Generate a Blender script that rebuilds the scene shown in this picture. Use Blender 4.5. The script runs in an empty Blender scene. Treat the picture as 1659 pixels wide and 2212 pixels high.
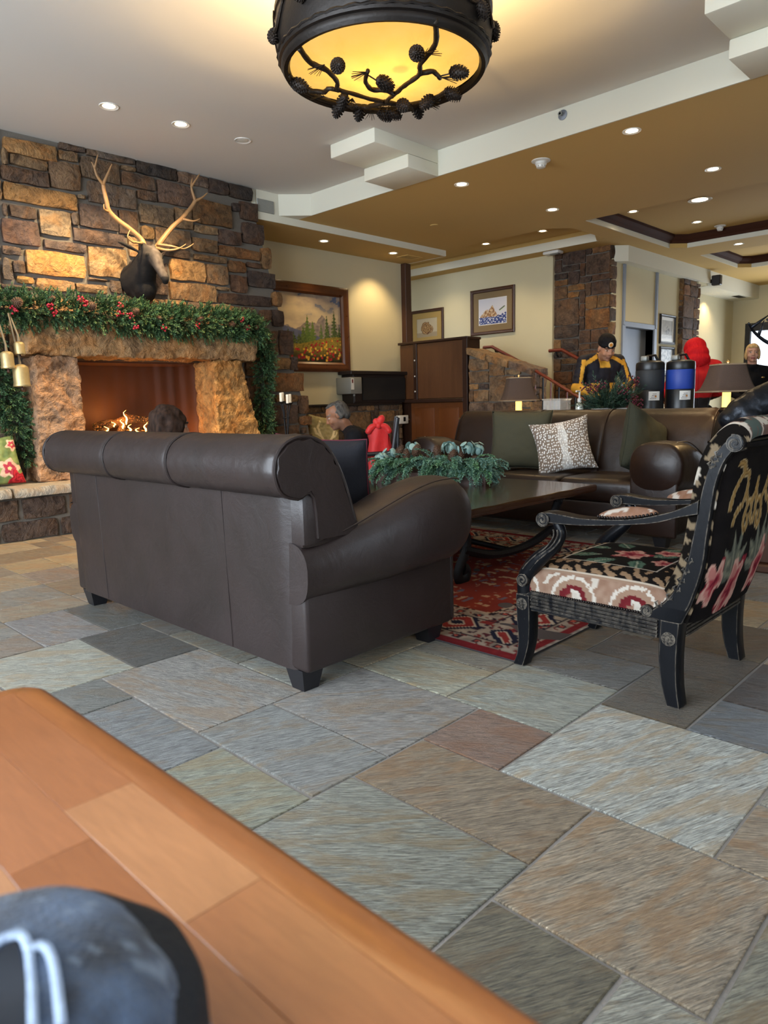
import bpy, bmesh, math, random
from mathutils import Vector, Matrix, Euler, noise

sc = bpy.context.scene
COL = sc.collection
PI = math.pi
# ------------------------------------------------------------------ camera, world, light, exposure
def cam_setup():
    cd = bpy.data.cameras.new('camera')
    cd.sensor_fit = 'VERTICAL'; cd.sensor_height = 36.0
    cd.lens = 1533.0 / 2212.0 * 36.0
    cd.clip_start = 0.02; cd.clip_end = 60
    cd.dof.use_dof = True; cd.dof.focus_distance = 3.6; cd.dof.aperture_fstop = 7.0
    o = bpy.data.objects.new('camera', cd); COL.objects.link(o)
    r = Vector((0.6961, -0.7175, -0.0262)); u = Vector((0.1274, 0.0876, 0.9880)); b = Vector((-0.7065, -0.6911, 0.1522))
    o.matrix_world = Matrix(((r.x, u.x, b.x, 0), (r.y, u.y, b.y, 0), (r.z, u.z, b.z, 1.05), (0, 0, 0, 1)))
    sc.camera = o
cam_setup()
w = bpy.data.worlds.new('sky'); sc.world = w; w.use_nodes = True
bg = w.node_tree.nodes['Background']; bg.inputs[0].default_value = (0.72, 0.84, 1.0, 1); bg.inputs[1].default_value = 2.6
sc.view_settings.view_transform = 'Standard'; sc.view_settings.look = 'None'; sc.view_settings.gamma = 1.0
sc.view_settings.use_curve_mapping = False
sc.view_settings.exposure = 0.0
cy = sc.cycles; cy.max_bounces = 6; cy.diffuse_bounces = 3; cy.glossy_bounces = 2; cy.transmission_bounces = 4; cy.transparent_max_bounces = 6; cy.caustics_reflective = False; cy.caustics_refractive = False
cy.use_adaptive_sampling = True; cy.adaptive_threshold = 0.1; cy.adaptive_min_samples = 16; cy.use_denoising = True
def area(name, loc, rot, sx, sy, power, col):
    l = bpy.data.lights.new(name, 'AREA'); l.shape = 'RECTANGLE'; l.size = sx; l.size_y = sy; l.energy = power; l.color = col
    o = bpy.data.objects.new(name, l); COL.objects.link(o); o.location = loc; o.rotation_euler = rot; return o
# daylight through the window band behind the camera (wall_window, x = -3) and through the glass doors at the far right
area('window_daylight', (-2.93, 2.3, 1.75), (0, -PI/2, 0), 2.3, 6.6, 580, (0.80, 0.90, 1.0))
area('window_daylight_entry', (1.0, -4.43, 1.75), (PI/2, 0, 0), 5.0, 2.3, 45, (0.78, 0.89, 1.0))
area('entry_door_daylight', (15.6, 3.2, 1.3), (0, PI/2, 0), 2.2, 2.6, 110, (0.82, 0.91, 1.0))

# ------------------------------------------------------------------ helpers
def lin(c):
    return tuple((v / 12.92 if v <= 0.04045 else ((v + 0.055) / 1.055) ** 2.4) for v in c)
_HC = {}
def H(h):
    if h in _HC: return _HC[h]
    _HC[h] = lin(tuple(int(h[i:i + 2], 16) / 255 for i in (0, 2, 4))); return _HC[h]
def desat(c, k):
    m = 0.3 * c[0] + 0.59 * c[1] + 0.11 * c[2]; return tuple(x + (m - x) * k for x in c)
def mixc(a, b, t):
    t = max(0.0, min(1.0, t)); return tuple(x + (y - x) * t for x, y in zip(a, b))
def sst(a, b, x):
    t = max(0.0, min(1.0, (x - a) / (b - a))); return t * t * (3 - 2 * t)
def nz(x, y, z=0.0): return noise.noise(Vector((x, y, z)))
def fbm(x, y, z=0.0, o=4):
    s = 0; a = 1.0; f = 1.0
    for _ in range(o): s += a * noise.noise(Vector((x * f, y * f, z * f + 7.3 * _))); a *= 0.5; f *= 2
    return s

class MB:
    """collects geometry; build() links it as one mesh object"""
    def __init__(s): s.v = []; s.f = []
    def add(s, vs, fs, M=None):
        k = len(s.v)
        s.v += [tuple(M @ Vector(p)) for p in vs] if M is not None else [tuple(p) for p in vs]
        s.f += [tuple(i + k for i in f) for f in fs]; return s
    def box(s, x0, y0, z0, x1, y1, z1, M=None):
        return s.add([(x0, y0, z0), (x1, y0, z0), (x1, y1, z0), (x0, y1, z0), (x0, y0, z1), (x1, y0, z1), (x1, y1, z1), (x0, y1, z1)],
                     [(0, 3, 2, 1), (4, 5, 6, 7), (0, 1, 5, 4), (1, 2, 6, 5), (2, 3, 7, 6), (3, 0, 4, 7)], M)
    def rbox(s, x0, y0, z0, x1, y1, z1, r=0.01, seg=2, M=None):
        bm = bmesh.new(); bmesh.ops.create_cube(bm, size=1)
        for v in bm.verts: v.co = Vector(((x0 + x1) / 2 + v.co.x * (x1 - x0), (y0 + y1) / 2 + v.co.y * (y1 - y0), (z0 + z1) / 2 + v.co.z * (z1 - z0)))
        bmesh.ops.bevel(bm, geom=bm.edges[:], offset=r, segments=seg, profile=0.5, affect='EDGES', clamp_overlap=True)
        bm.verts.index_update()
        s.add([v.co[:] for v in bm.verts], [[v.index for v in f.verts] for f in bm.faces], M); bm.free(); return s
    def loft(s, secs, closed=True, cap=True, M=None, ring=False):
        n = len(secs[0]); vs = [p for q in secs for p in q]; fs = []
        m = len(secs)
        for i in range(m if ring else m - 1):
            a = i * n; b = ((i + 1) % m) * n
            for j in range(n if closed else n - 1):
                k = (j + 1) % n; fs.append((a + j, a + k, b + k, b + j))
        if cap and closed and not ring: fs.append(tuple(range(n - 1, -1, -1))); fs.append(tuple((m - 1) * n + j for j in range(n)))
        return s.add(vs, fs, M)
    def tube(s, path, rad, n=8, cap=True, M=None, flat=1.0, ring=False, up=None):
        P = [Vector(p) for p in path]; m = len(P)
        if not hasattr(rad, '__len__'): rad = [rad] * m
        secs = []; prev = None
        for i in range(m):
            if ring: t = (P[(i + 1) % m] - P[i - 1])
            else: t = (P[min(i + 1, m - 1)] - P[max(i - 1, 0)])
            t = t.normalized() if t.length > 1e-9 else Vector((0, 0, 1))
            if prev is None:
                a = Vector(up) if up else (Vector((0, 0, 1)) if abs(t.z) < 0.9 else Vector((1, 0, 0)))
            else: a = prev
            a = (a - t * a.dot(t)); a = a.normalized() if a.length > 1e-6 else t.orthogonal().normalized()
            prev = a; b = t.cross(a)
            secs.append([tuple(P[i] + a * (math.cos(2 * PI * j / n) * rad[i] * flat) + b * (math.sin(2 * PI * j / n) * rad[i])) for j in range(n)])
        return s.loft(secs, True, cap, M, ring)
    def lathe(s, prof, n=16, M=None, cap=True):
        secs = [[(r * math.cos(2 * PI * j / n), r * math.sin(2 * PI * j / n), z) for j in range(n)] for r, z in prof]
        return s.loft(secs, True, cap, M)
    def ell(s, c, r, n=12, m=8, M=None):
        T = Matrix.Translation(Vector(c)) @ (M if M is not None else Matrix.Identity(4))
        prof = []
        for i in range(m + 1):
            a = -PI / 2 + PI * i / m; prof.append((max(1e-4, math.cos(a)), math.sin(a)))
        return s.lathe(prof, n, T @ Matrix.Diagonal((r[0], r[1], r[2], 1)))
    def prism(s, poly, fn, d0, d1):
        """poly: 2d outline; fn(u, v, d) -> 3d point"""
        n = len(poly)
        return s.loft([[fn(u, v, d0) for u, v in poly], [fn(u, v, d1) for u, v in poly]])
    def grid(s, nu, nv, fn, M=None):
        vs = [fn(i / nu, j / nv) for j in range(nv + 1) for i in range(nu + 1)]
        fs = [(j * (nu + 1) + i, j * (nu + 1) + i + 1, (j + 1) * (nu + 1) + i + 1, (j + 1) * (nu + 1) + i) for j in range(nv) for i in range(nu)]
        return s.add(vs, fs, M)
    def mesh(s, name, ang=35, smooth=True):
        me = bpy.data.meshes.new(name); me.from_pydata(s.v, [], s.f); me.validate(); me.update()
        bm = bmesh.new(); bm.from_mesh(me); bmesh.ops.recalc_face_normals(bm, faces=bm.faces[:]); bm.to_mesh(me); bm.free()
        if smooth:
            me.shade_smooth()
            if ang: me.set_sharp_from_angle(angle=math.radians(ang))
        return me
    def build(s, name, mat, parent=None, ang=35, smooth=True, color=None):
        me = s.mesh(name, ang, smooth); me.materials.append(mat)
        return place(name, me, parent, color)
def place(name, me, parent=None, color=None, mw=None):
    o = bpy.data.objects.new(name, me); COL.objects.link(o)
    if parent is not None: o.parent = parent
    if color is not None: o.color = (*color, 1)
    if mw is not None: o.matrix_local = mw
    return o
def tag(o, label=None, cat=None, group=None, kind=None):
    if label: o['label'] = label
    if cat: o['category'] = cat
    if group: o['group'] = group
    if kind: o['kind'] = kind
    return o
def thing(name, label, cat, loc=(0, 0, 0), rz=0.0, group=None, kind=None):
    o = bpy.data.objects.new(name, None); COL.objects.link(o); o.empty_display_size = 0.1
    o.location = loc; o.rotation_euler = (0, 0, rz)
    return tag(o, label, cat, group, kind)
def copy_tree(o, parent=None):
    c = o.copy(); COL.objects.link(c); c.parent = parent
    for ch in list(o.children): copy_tree(ch, c)
    return c
def smooth_path(P, k=6):
    """Catmull-Rom through points (any tuple length)"""
    out = []; n = len(P)
    for i in range(n - 1):
        p0 = P[max(i - 1, 0)]; p1 = P[i]; p2 = P[i + 1]; p3 = P[min(i + 2, n - 1)]
        for j in range(k):
            t = j / k
            out.append(tuple(0.5 * ((2 * b) + (-a + c) * t + (2 * a - 5 * b + 4 * c - d) * t * t + (-a + 3 * b - 3 * c + d) * t ** 3) for a, b, c, d in zip(p0, p1, p2, p3)))
    out.append(tuple(P[-1])); return out
def smooth_ring(P, k=4):
    n = len(P); out = []
    for i in range(n):
        p0, p1, p2, p3 = P[i - 1], P[i], P[(i + 1) % n], P[(i + 2) % n]
        for j in range(k):
            t = j / k
            out.append(tuple(0.5 * ((2 * b) + (-a + c) * t + (2 * a - 5 * b + 4 * c - d) * t * t + (-a + 3 * b - 3 * c + d) * t ** 3) for a, b, c, d in zip(p0, p1, p2, p3)))
    return out
def remesh(mb, voxel=0.012, smooth=6, name='tmp'):
    """union of overlapping shapes -> one continuous mesh"""
    me = mb.mesh(name, 0); o = bpy.data.objects.new(name, me); COL.objects.link(o)
    m = o.modifiers.new('r', 'REMESH'); m.mode = 'VOXEL'; m.voxel_size = voxel; m.use_smooth_shade = True
    if smooth: q = o.modifiers.new('s', 'SMOOTH'); q.factor = 0.5; q.iterations = smooth
    dg = bpy.context.evaluated_depsgraph_get()
    r = bpy.data.meshes.new_from_object(o.evaluated_get(dg)); r.name = name
    bpy.data.objects.remove(o); r.shade_smooth(); r.materials.clear(); return r
def paint(me, fn):
    """per-vertex colour attribute 'Col' from fn(co) -> linear rgb"""
    a = me.color_attributes.new('Col', 'FLOAT_COLOR', 'POINT'); buf = []
    for v in me.vertices:
        c = fn(v.co); buf += [c[0], c[1], c[2], 1.0]
    a.data.foreach_set('color', buf)
def displace(me, fn):
    n = len(me.vertices); co = [0.0] * (3 * n); no = [0.0] * (3 * n)
    me.vertices.foreach_get('co', co); me.vertices.foreach_get('normal', no)
    for i in range(0, 3 * n, 3):
        d = fn(co[i], co[i + 1], co[i + 2])
        for k in range(3): co[i + k] += no[i + k] * d
    me.vertices.foreach_set('co', co); me.update()
def light(name, kind, loc, power, col, parent=None, radius=0.03, spot=None, rot=None, blend=0.6):
    l = bpy.data.lights.new(name, kind); l.energy = power; l.color = col; l.shadow_soft_size = radius
    if kind == 'SPOT': l.spot_size = spot; l.spot_blend = blend
    o = bpy.data.objects.new(name, l); COL.objects.link(o); o.location = loc
    if rot: o.rotation_euler = rot
    if parent is not None: o.parent = parent
    return o

# ------------------------------------------------------------------ materials
class NT:
    def __init__(s, name):
        s.m = bpy.data.materials.new(name); s.m.use_nodes = True; s.t = s.m.node_tree; s.b = s.t.nodes['Principled BSDF']
    def n(s, ty, **kw):
        x = s.t.nodes.new('ShaderNode' + ty)
        for k, v in kw.items():
            if k.startswith('i_'): x.inputs[k[2:].replace('_', ' ')].default_value = v
            else: setattr(x, k, v)
        return x
    def l(s, a, b): s.t.links.new(a, b)
    def set(s, **kw):
        for k, v in kw.items(): s.b.inputs[k.replace('_', ' ')].default_value = (*v, 1) if isinstance(v, tuple) and len(v) == 3 else v
        return s
    def coords(s, kind='Object', scale=(1, 1, 1), rot=(0, 0, 0), rnd=False):
        t = s.n('TexCoord'); m = s.n('Mapping'); m.inputs['Scale'].default_value = scale; m.inputs['Rotation'].default_value = rot
        s.l(t.outputs[kind], m.inputs['Vector'])
        if rnd:
            oi = s.n('ObjectInfo'); mu = s.n('VectorMath', operation='SCALE'); mu.inputs[0].default_value = (37.0, 91.0, 53.0)
            s.l(oi.outputs['Random'], mu.inputs['Scale']); s.l(mu.outputs[0], m.inputs['Location'])
        return m.outputs[0]
    def noise(s, vec, scale, detail=4, rough=0.55, dist=0.0):
        x = s.n('TexNoise'); x.inputs['Scale'].default_value = scale; x.inputs['Detail'].default_value = detail
        x.inputs['Roughness'].default_value = rough; x.inputs['Distortion'].default_value = dist
        s.l(vec, x.inputs['Vector']); return x.outputs[0]
    def ramp(s, fac, stops, interp='LINEAR'):
        r = s.n('ValToRGB'); e = r.color_ramp.elements; r.color_ramp.interpolation = interp
        while len(e) < len(stops): e.new(0.5)
        for k, (p, c) in zip(e, stops): k.position = p; k.color = (*c, 1) if len(c) == 3 else c
        s.l(fac, r.inputs[0]); return r.outputs[0]
    def mix(s, fac, a, b, mode='MIX'):
        x = s.n('Mix', data_type='RGBA', blend_type=mode)
        for sock, v in ((0, fac), (6, a), (7, b)):
            if isinstance(v, (int, float)): x.inputs[sock].default_value = v
            elif isinstance(v, tuple): x.inputs[sock].default_value = (*v, 1)
            else: s.l(v, x.inputs[sock])
        return x.outputs[2]
    def bump(s, h, strength=0.3, dist=0.01, prev=None):
        b = s.n('Bump'); b.inputs['Strength'].default_value = strength; b.inputs['Distance'].default_value = dist
        s.l(h, b.inputs['Height'])
        if prev is not None: s.l(prev, b.inputs['Normal'])
        s.l(b.outputs[0], s.b.inputs['Normal']); return b.outputs[0]
    def base(s, c): s.l(c, s.b.inputs['Base Color'])
    def rough(s, fac, lo, hi):
        r = s.n('MapRange'); r.inputs['To Min'].default_value = lo; r.inputs['To Max'].default_value = hi
        s.l(fac, r.inputs['Value']); s.l(r.outputs[0], s.b.inputs['Roughness'])
MATS = {}
def simple(name, c, rough=0.5, metal=0.0, bump=0.0, bscale=60, vary=0.0, vscale=6, emit=None, estr=1.0, spec=0.5, coat=0.0, sheen=0.0):
    if name in MATS: return MATS[name]
    t = NT(name); t.set(Base_Color=c, Roughness=rough, Metallic=metal, Specular_IOR_Level=spec, Coat_Weight=coat, Sheen_Weight=sheen)
    if bump or vary: vec = t.coords()
    if vary:
        f = t.noise(vec, vscale, 5); t.base(t.mix(f, tuple(x * (1 - vary) for x in c), tuple(min(1, x * (1 + vary)) for x in c)))
    if bump: t.bump(t.noise(vec, bscale, 4), bump, 0.01)
    if emit: t.set(Emission_Color=emit, Emission_Strength=estr)
    MATS[name] = t.m; return t.m
def vcol(name, rough=0.8, bump=0.0, bscale=200, spec=0.3, sheen=0.0, coat=0.0):
    if name in MATS: return MATS[name]
    t = NT(name); a = t.n('VertexColor', layer_name='Col'); t.l(a.outputs[0], t.b.inputs['Base Color'])
    t.set(Roughness=rough, Specular_IOR_Level=spec, Sheen_Weight=sheen, Coat_Weight=coat)
    if bump: t.bump(t.noise(t.coords(), bscale, 3), bump, 0.005)
    MATS[name] = t.m; return t.m
def leather(name, c, c2, rough=0.36):
    t = NT(name); vec = t.coords()
    f = t.noise(vec, 3.5, 4, 0.6); t.base(t.ramp(f, [(0.3, c), (0.7, c2)]))
    vo = t.n('TexVoronoi', feature='DISTANCE_TO_EDGE'); vo.inputs['Scale'].default_value = 190; t.l(vec, vo.inputs['Vector'])
    n1 = t.bump(vo.outputs['Distance'], 0.12, 0.002)
    t.bump(t.noise(vec, 9, 5, 0.6, 0.6), 0.25, 0.012, n1)
    t.rough(t.noise(vec, 5, 3), rough - 0.07, rough + 0.1); t.set(Specular_IOR_Level=0.5); return t.m
def wood(name, c, c2, scale=(1, 1, 1), rough=0.4, rnd=False, tint=False, coat=0.0, gs=1.0):
    """grain runs along the axis with the smallest scale"""
    t = NT(name); vec = t.coords('Object', scale, rnd=rnd)
    d = t.noise(vec, 2.2 * gs, 4, 0.6, 0.4); g = t.noise(vec, 14 * gs, 5, 0.65, 1.2)
    col = t.mix(d, c, c2)
    mul = t.mix(0.5, col, t.ramp(g, [(0.3, (0.62, 0.58, 0.55)), (0.7, (1, 1, 1))]), 'MULTIPLY')
    if tint:
        oi = t.n('ObjectInfo'); mul = t.mix(1.0, mul, oi.outputs['Color'], 'MULTIPLY')
    t.base(mul); t.bump(g, 0.06, 0.004); t.rough(d, rough - 0.08, rough + 0.08); t.set(Coat_Weight=coat, Coat_Roughness=0.12); return t.m
def stone_mat(name, scale=1.0, bump=0.9, rough=0.75):
    """colour of each stone comes from the object's own colour"""
    t = NT(name); oi = t.n('ObjectInfo'); vec = t.coords('Object', (1, 1, 1), rnd=True)
    a = t.noise(vec, 6 * scale, 5, 0.66, 0.8); b = t.noise(vec, 34 * scale, 4, 0.65, 0.4); c = t.noise(vec, 3.2 * scale, 5, 0.6, 1.2); d = t.noise(vec, 13 * scale, 4, 0.7, 1.0)
    col = t.mix(1.0, oi.outputs['Color'], t.ramp(a, [(0.30, (0.45, 0.42, 0.42)), (0.48, (0.9, 0.88, 0.86)), (0.70, (1.4, 1.34, 1.22))]), 'MULTIPLY')
    col = t.mix(t.ramp(c, [(0.48, (0, 0, 0)), (0.62, (0.7, 0.7, 0.7))]), col, t.mix(1.0, oi.outputs['Color'], (1.2, 0.88, 0.56), 'MULTIPLY'))
    col = t.mix(0.75, col, t.ramp(d, [(0.32, (0.38, 0.35, 0.34)), (0.5, (1.0, 0.98, 0.96)), (0.68, (1.35, 1.3, 1.22))]), 'MULTIPLY')
    col = t.mix(0.45, col, t.ramp(b, [(0.3, (0.5, 0.48, 0.47)), (0.65, (1.2, 1.18, 1.15))]), 'MULTIPLY')
    t.base(col); n1 = t.bump(a, bump * 0.7, 0.06 / scale); n2 = t.bump(d, bump * 0.75, 0.03 / scale, n1); t.bump(b, bump * 0.6, 0.010 / scale, n2); t.set(Roughness=rough, Specular_IOR_Level=0.3); return t.m
def slate_mat(name):
    t = NT(name); oi = t.n('ObjectInfo')
    tc = t.n('TexCoord'); vr = t.n('VectorRotate', rotation_type='Z_AXIS'); mr = t.n('MapRange'); mr.inputs['To Min'].default_value = 0.3; mr.inputs['To Max'].default_value = 1.3
    t.l(oi.outputs['Random'], mr.inputs['Value']); t.l(mr.outputs[0], vr.inputs['Angle']); t.l(tc.outputs['Object'], vr.inputs['Vector'])
    mu = t.n('VectorMath', operation='SCALE'); mu.inputs[0].default_value = (41.0, 17.0, 29.0); t.l(oi.outputs['Random'], mu.inputs['Scale'])
    ad = t.n('VectorMath', operation='ADD'); t.l(vr.outputs[0], ad.inputs[0]); t.l(mu.outputs[0], ad.inputs[1])
    mp = t.n('Mapping'); mp.inputs['Scale'].default_value = (1, 13, 1); t.l(ad.outputs[0], mp.inputs['Vector'])
    mp2 = t.n('Mapping'); mp2.inputs['Scale'].default_value = (1, 3.2, 1); t.l(ad.outputs[0], mp2.inputs['Vector'])
    g = t.noise(mp.outputs[0], 19, 6, 0.75, 0.6); s2 = t.noise(mp2.outputs[0], 3.2, 6, 0.6, 1.2); fine = t.noise(mp2.outputs[0], 40, 5, 0.6)
    col = t.mix(1.0, oi.outputs['Color'], t.ramp(g, [(0.36, (0.36, 0.36, 0.36)), (0.47, (1.0, 1.0, 1.0)), (0.60, (1.85, 1.9, 1.95))]), 'MULTIPLY')
    rust = t.mix(1.0, oi.outputs['Color'], (1.22, 0.86, 0.50), 'MULTIPLY')
    col = t.mix(t.ramp(s2, [(0.49, (0, 0, 0)), (0.60, (0.6, 0.6, 0.6))]), col, rust)
    col = t.mix(0.5, col, t.ramp(fine, [(0.3, (0.62, 0.62, 0.63)), (0.65, (1.15, 1.15, 1.15))]), 'MULTIPLY')
    t.base(col); n1 = t.bump(g, 0.9, 0.016); n2 = t.bump(s2, 0.35, 0.02, n1); t.bump(fine, 0.3, 0.004, n2)
    t.rough(fine, 0.26, 0.5); t.set(Specular_IOR_Level=0.8); return t.m
# ------------------------------------------------------------------ shared materials
M_plaster = simple('plaster_cream', H('cfc3a0'), 0.85, bump=0.05, bscale=120, vary=0.03, vscale=2)
M_ceil = simple('plaster_white', H('d3cfc8'), 0.9, bump=0.04, bscale=120)
M_tan = simple('plaster_tan', H('c8a562'), 0.85, bump=0.04, bscale=100)
M_beam = simple('plaster_ivory', H('dcd8c6'), 0.85, bump=0.04, bscale=100)
M_mortar = simple('mortar_grey', H('6a635a'), 0.95, bump=0.3, bscale=90, vary=0.15)
M_grout = simple('grout_grey', H('8f8b88'), 0.8, bump=0.3, bscale=150, vary=0.1)
M_stone = stone_mat('ashlar_stone', 1.0)
M_rough = stone_mat('quarried_stone', 0.8, 1.0)
M_slate = slate_mat('quartzite_tile')
M_leather = leather('brown_leather', H('211917'), H('2b2120'), 0.40)
M_leather2 = leather('brown_leather_far', H('1a0f0a'), H('261710'), 0.38)
M_darkwood = wood('dark_wood', H('3a2318'), H('573524'), (8, 8, 0.8), 0.42)
M_trimwood = wood('trim_wood', H('3a2118'), H('4d2d1f'), (6, 0.8, 6), 0.8); M_trimwood.node_tree.nodes['Principled BSDF'].inputs['Specular IOR Level'].default_value = .15
M_cabwood = wood('cabinet_wood', H('4a2f1e'), H('6a4529'), (7, 7, 0.7), 0.42)
M_iron = simple('black_iron', H('1d1d20'), 0.5, 0.6, bump=0.15, bscale=60)
M_bronze = simple('dark_bronze', H('211c19'), 0.45, 0.5, bump=0.15, bscale=50)
M_white = simple('white_plastic', H('dedcd6'), 0.4)
M_black = simple('black_fabric', H('101014'), 0.85, bump=0.2, bscale=120, spec=.2)
M_feet = simple('black_wood', H('17161a'), 0.45)

rng = random.Random(11)
# ------------------------------------------------------------------ stone and tile pieces
def stone(parent, O, U, V, N, u0, v0, u1, v1, col, mat, depth=0.035, gap=0.016, name='stone', r=rng):
    O, U, V, N = Vector(O), Vector(U), Vector(V), Vector(N)
    a0, a1, b0, b1 = u0 + gap / 2, u1 - gap / 2, v0 + gap / 2, v1 - gap / 2
    w, h = a1 - a0, b1 - b0
    if w < 0.02 or h < 0.02: return
    nu = 4 if w > 0.26 else 3; nv = 3 if h > 0.1 else 2
    c = O + U * ((a0 + a1) / 2) + V * ((b0 + b1) / 2)
    vs = []; j0 = min(0.007, 0.04 * min(w, h) + 0.002)
    for j in range(nv + 1):
        for i in range(nu + 1):
            e = (i in (0, nu)) + (j in (0, nv))
            x = (i / nu - 0.5) * w; y = (j / nv - 0.5) * h
            if e == 2: x *= 1 - 0.009 / max(w, 0.05); y *= 1 - 0.009 / max(h, 0.05)
            x += r.uniform(-j0, j0); y += r.uniform(-j0, j0)
            d = depth * (0.72 if e else 1.0) + r.uniform(-0.18, 0.2) * depth
            vs.append(U * x + V * y + N * max(0.006, d))
    fs = [(j * (nu + 1) + i, j * (nu + 1) + i + 1, (j + 1) * (nu + 1) + i + 1, (j + 1) * (nu + 1) + i) for j in range(nv) for i in range(nu)]
    ring = [i for i in range(nu + 1)] + [j * (nu + 1) + nu for j in range(1, nv + 1)] + [nv * (nu + 1) + i for i in range(nu - 1, -1, -1)] + [j * (nu + 1) for j in range(nv - 1, 0, -1)]
    k = len(vs)
    for q in ring: p = vs[q]; vs.append(p - N * (p.dot(N) + 0.004))
    for q in range(len(ring)):
        z = (q + 1) % len(ring); fs.append((ring[q], k + q, k + z, ring[z]))
    mb = MB(); mb.add(vs, fs); o = mb.build(name, mat, parent, 28, color=col)
    o.location = c; return o
def fill_rects(u0, v0, u1, v1, cell, taken, sizes, r, inside=None):
    """irregular ashlar: random rectangles over the free cells of a grid"""
    nu = int(round((u1 - u0) / cell)); nv = int(round((v1 - v0) / cell)); occ = [[False] * nu for _ in range(nv)]
    for j in range(nv):
        for i in range(nu):
            u = u0 + (i + .5) * cell; v = v0 + (j + .5) * cell
            if inside and not inside(u, v): occ[j][i] = True
            for a, b, c, d in taken:
                if a - cell * .35 < u < c + cell * .35 and b - cell * .35 < v < d + cell * .35: occ[j][i] = True; break
    out = []
    for j in range(nv):
        for i in range(nu):
            if occ[j][i]: continue
            r.shuffle(sizes)
            for sw, sh in sizes + [(2, 1), (1, 2), (1, 1)]:
                if i + sw <= nu and j + sh <= nv and all(not occ[b][a] for b in range(j, j + sh) for a in range(i, i + sw)):
                    for b in range(j, j + sh):
                        for a in range(i, i + sw): occ[b][a] = True
                    out.append((u0 + i * cell, v0 + j * cell, u0 + (i + sw) * cell, v0 + (j + sh) * cell)); break
    return out
BROWN = [desat(H(x), .28) for x in ('7d6142', '8a6c48', '6b5440', '5f4c3e', '9a7440', '84643a', '6a5a4c', '77604f', '92764e', '5b4a43', 'a37c44', '70573f')]
DARKB = [H(x) for x in ('5f4c3e', '4f4038', '6b5440', '76573a', '55463f', '624a3a', '7d6142', '4a3f3a')]

# ------------------------------------------------------------------ floor
floor = MB(); floor.box(-3.2, -4.7, -0.2, 16.4, 10.2, -0.006)
floor = tag(floor.build('floor', M_grout), kind='structure')
TU = lambda j: 0.81 + 0.1485 * (j * (1 - 0.0017 * j) if j < 24 else 24 * (1 - 0.0408) + (j - 24) * 0.9184)
TV = lambda i: 1.123 + 0.1505 * i
TILES = [(0, -3, 3, 0, 'a2937d'), (3, -2, 7, 2, 'b5b6ad'), (1, 0, 3, 4, '8d7d67'), (-3, 0, 1, 4, '87877b'), (-3, -2, 0, 0, '6f6753'), (-3, -5, 0, -2, 'a3a193'),
    (3, 2, 5, 4, '806655'), (5, 2, 8, 5, '929386'), (5, 5, 7, 8, '9d9a86'), (2, 4, 5, 8, '8e8a84'), (0, 4, 2, 8, '8b8b86'), (0, 8, 3, 13, '8d877e'), (-2, 4, 0, 7, '8e8f7d'),
    (-2, 7, 0, 11, '7f807e'), (-2, 11, 0, 13, '63625a'), (1, 13, 3, 17, '55514a'), (-2, 13, 1, 17, '9c9b8c'), (0, 17, 2, 21, '86817c'), (0, 21, 3, 23, '8d7c62'), (2, 17, 5, 21, '595852'),
    (0, 23, 3, 26, '8f8677'), (3, 26, 5, 29, '97836f'), (3, 23, 6, 26, '8c7454'), (3, 8, 5, 11, '8c8a7e'), (3, 11, 5, 15, '7f7a6c'), (3, 15, 6, 17, '6d665c'), (7, 0, 10, 2, '574c3c'), (8, 2, 10, 5, '6a6660'),  # tiles under and behind the armchair: own dark tone, its shade darkened in
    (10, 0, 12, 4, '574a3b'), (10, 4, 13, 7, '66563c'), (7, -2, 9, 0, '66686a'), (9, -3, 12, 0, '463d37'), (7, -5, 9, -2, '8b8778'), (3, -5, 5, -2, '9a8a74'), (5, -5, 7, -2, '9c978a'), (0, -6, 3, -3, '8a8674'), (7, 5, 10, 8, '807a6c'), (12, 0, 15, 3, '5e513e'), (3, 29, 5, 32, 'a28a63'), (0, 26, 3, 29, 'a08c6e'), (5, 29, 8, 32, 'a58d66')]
def tile_mesh(w, h, r):
    vs = []; P = []
    nx = 3 if w > .35 else 2; ny = 3 if h > .35 else 2
    for i in range(nx): P.append((-w / 2 + w * i / nx, -h / 2))
    for j in range(ny): P.append((w / 2, -h / 2 + h * j / ny))
    for i in range(nx): P.append((w / 2 - w * i / nx, h / 2))
    for j in range(ny): P.append((-w / 2, h / 2 - h * j / ny))
    P = [(x + r.uniform(-.002, .002), y + r.uniform(-.002, .002)) for x, y in P]
    n = len(P); q = lambda x, d: x - math.copysign(d, x) if abs(x) > d else x
    vs = [(x, y, -0.02) for x, y in P] + [(x, y, -0.002) for x, y in P] + [(q(x, .002), q(y, .002), 0) for x, y in P]
    fs = []
    for k in (0, n):
        for i in range(n): j = (i + 1) % n; fs.append((k + i, k + j, k + n + j, k + n + i))
    fs.append(tuple(2 * n + i for i in range(n)))
    return vs, fs
TPAL = [H(x) for x in ('8f8a80', '9c9484', '7f7f7a', 'a39579', '877560', '6e6a60', 'a5aaa4', '948572', '8b9188', '7a6d5d')]
FARPAL = [H(x) for x in ('9a8564', '8f7c60', 'a28f70', '86735a', '7d6b55', 'a08258')]
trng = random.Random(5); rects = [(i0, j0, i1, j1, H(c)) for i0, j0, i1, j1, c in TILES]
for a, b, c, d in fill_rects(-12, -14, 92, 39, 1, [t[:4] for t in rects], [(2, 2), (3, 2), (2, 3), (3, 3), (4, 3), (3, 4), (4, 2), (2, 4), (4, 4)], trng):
    rects.append((a, b, c, d, trng.choice(FARPAL if b > 22 else TPAL)))
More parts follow.
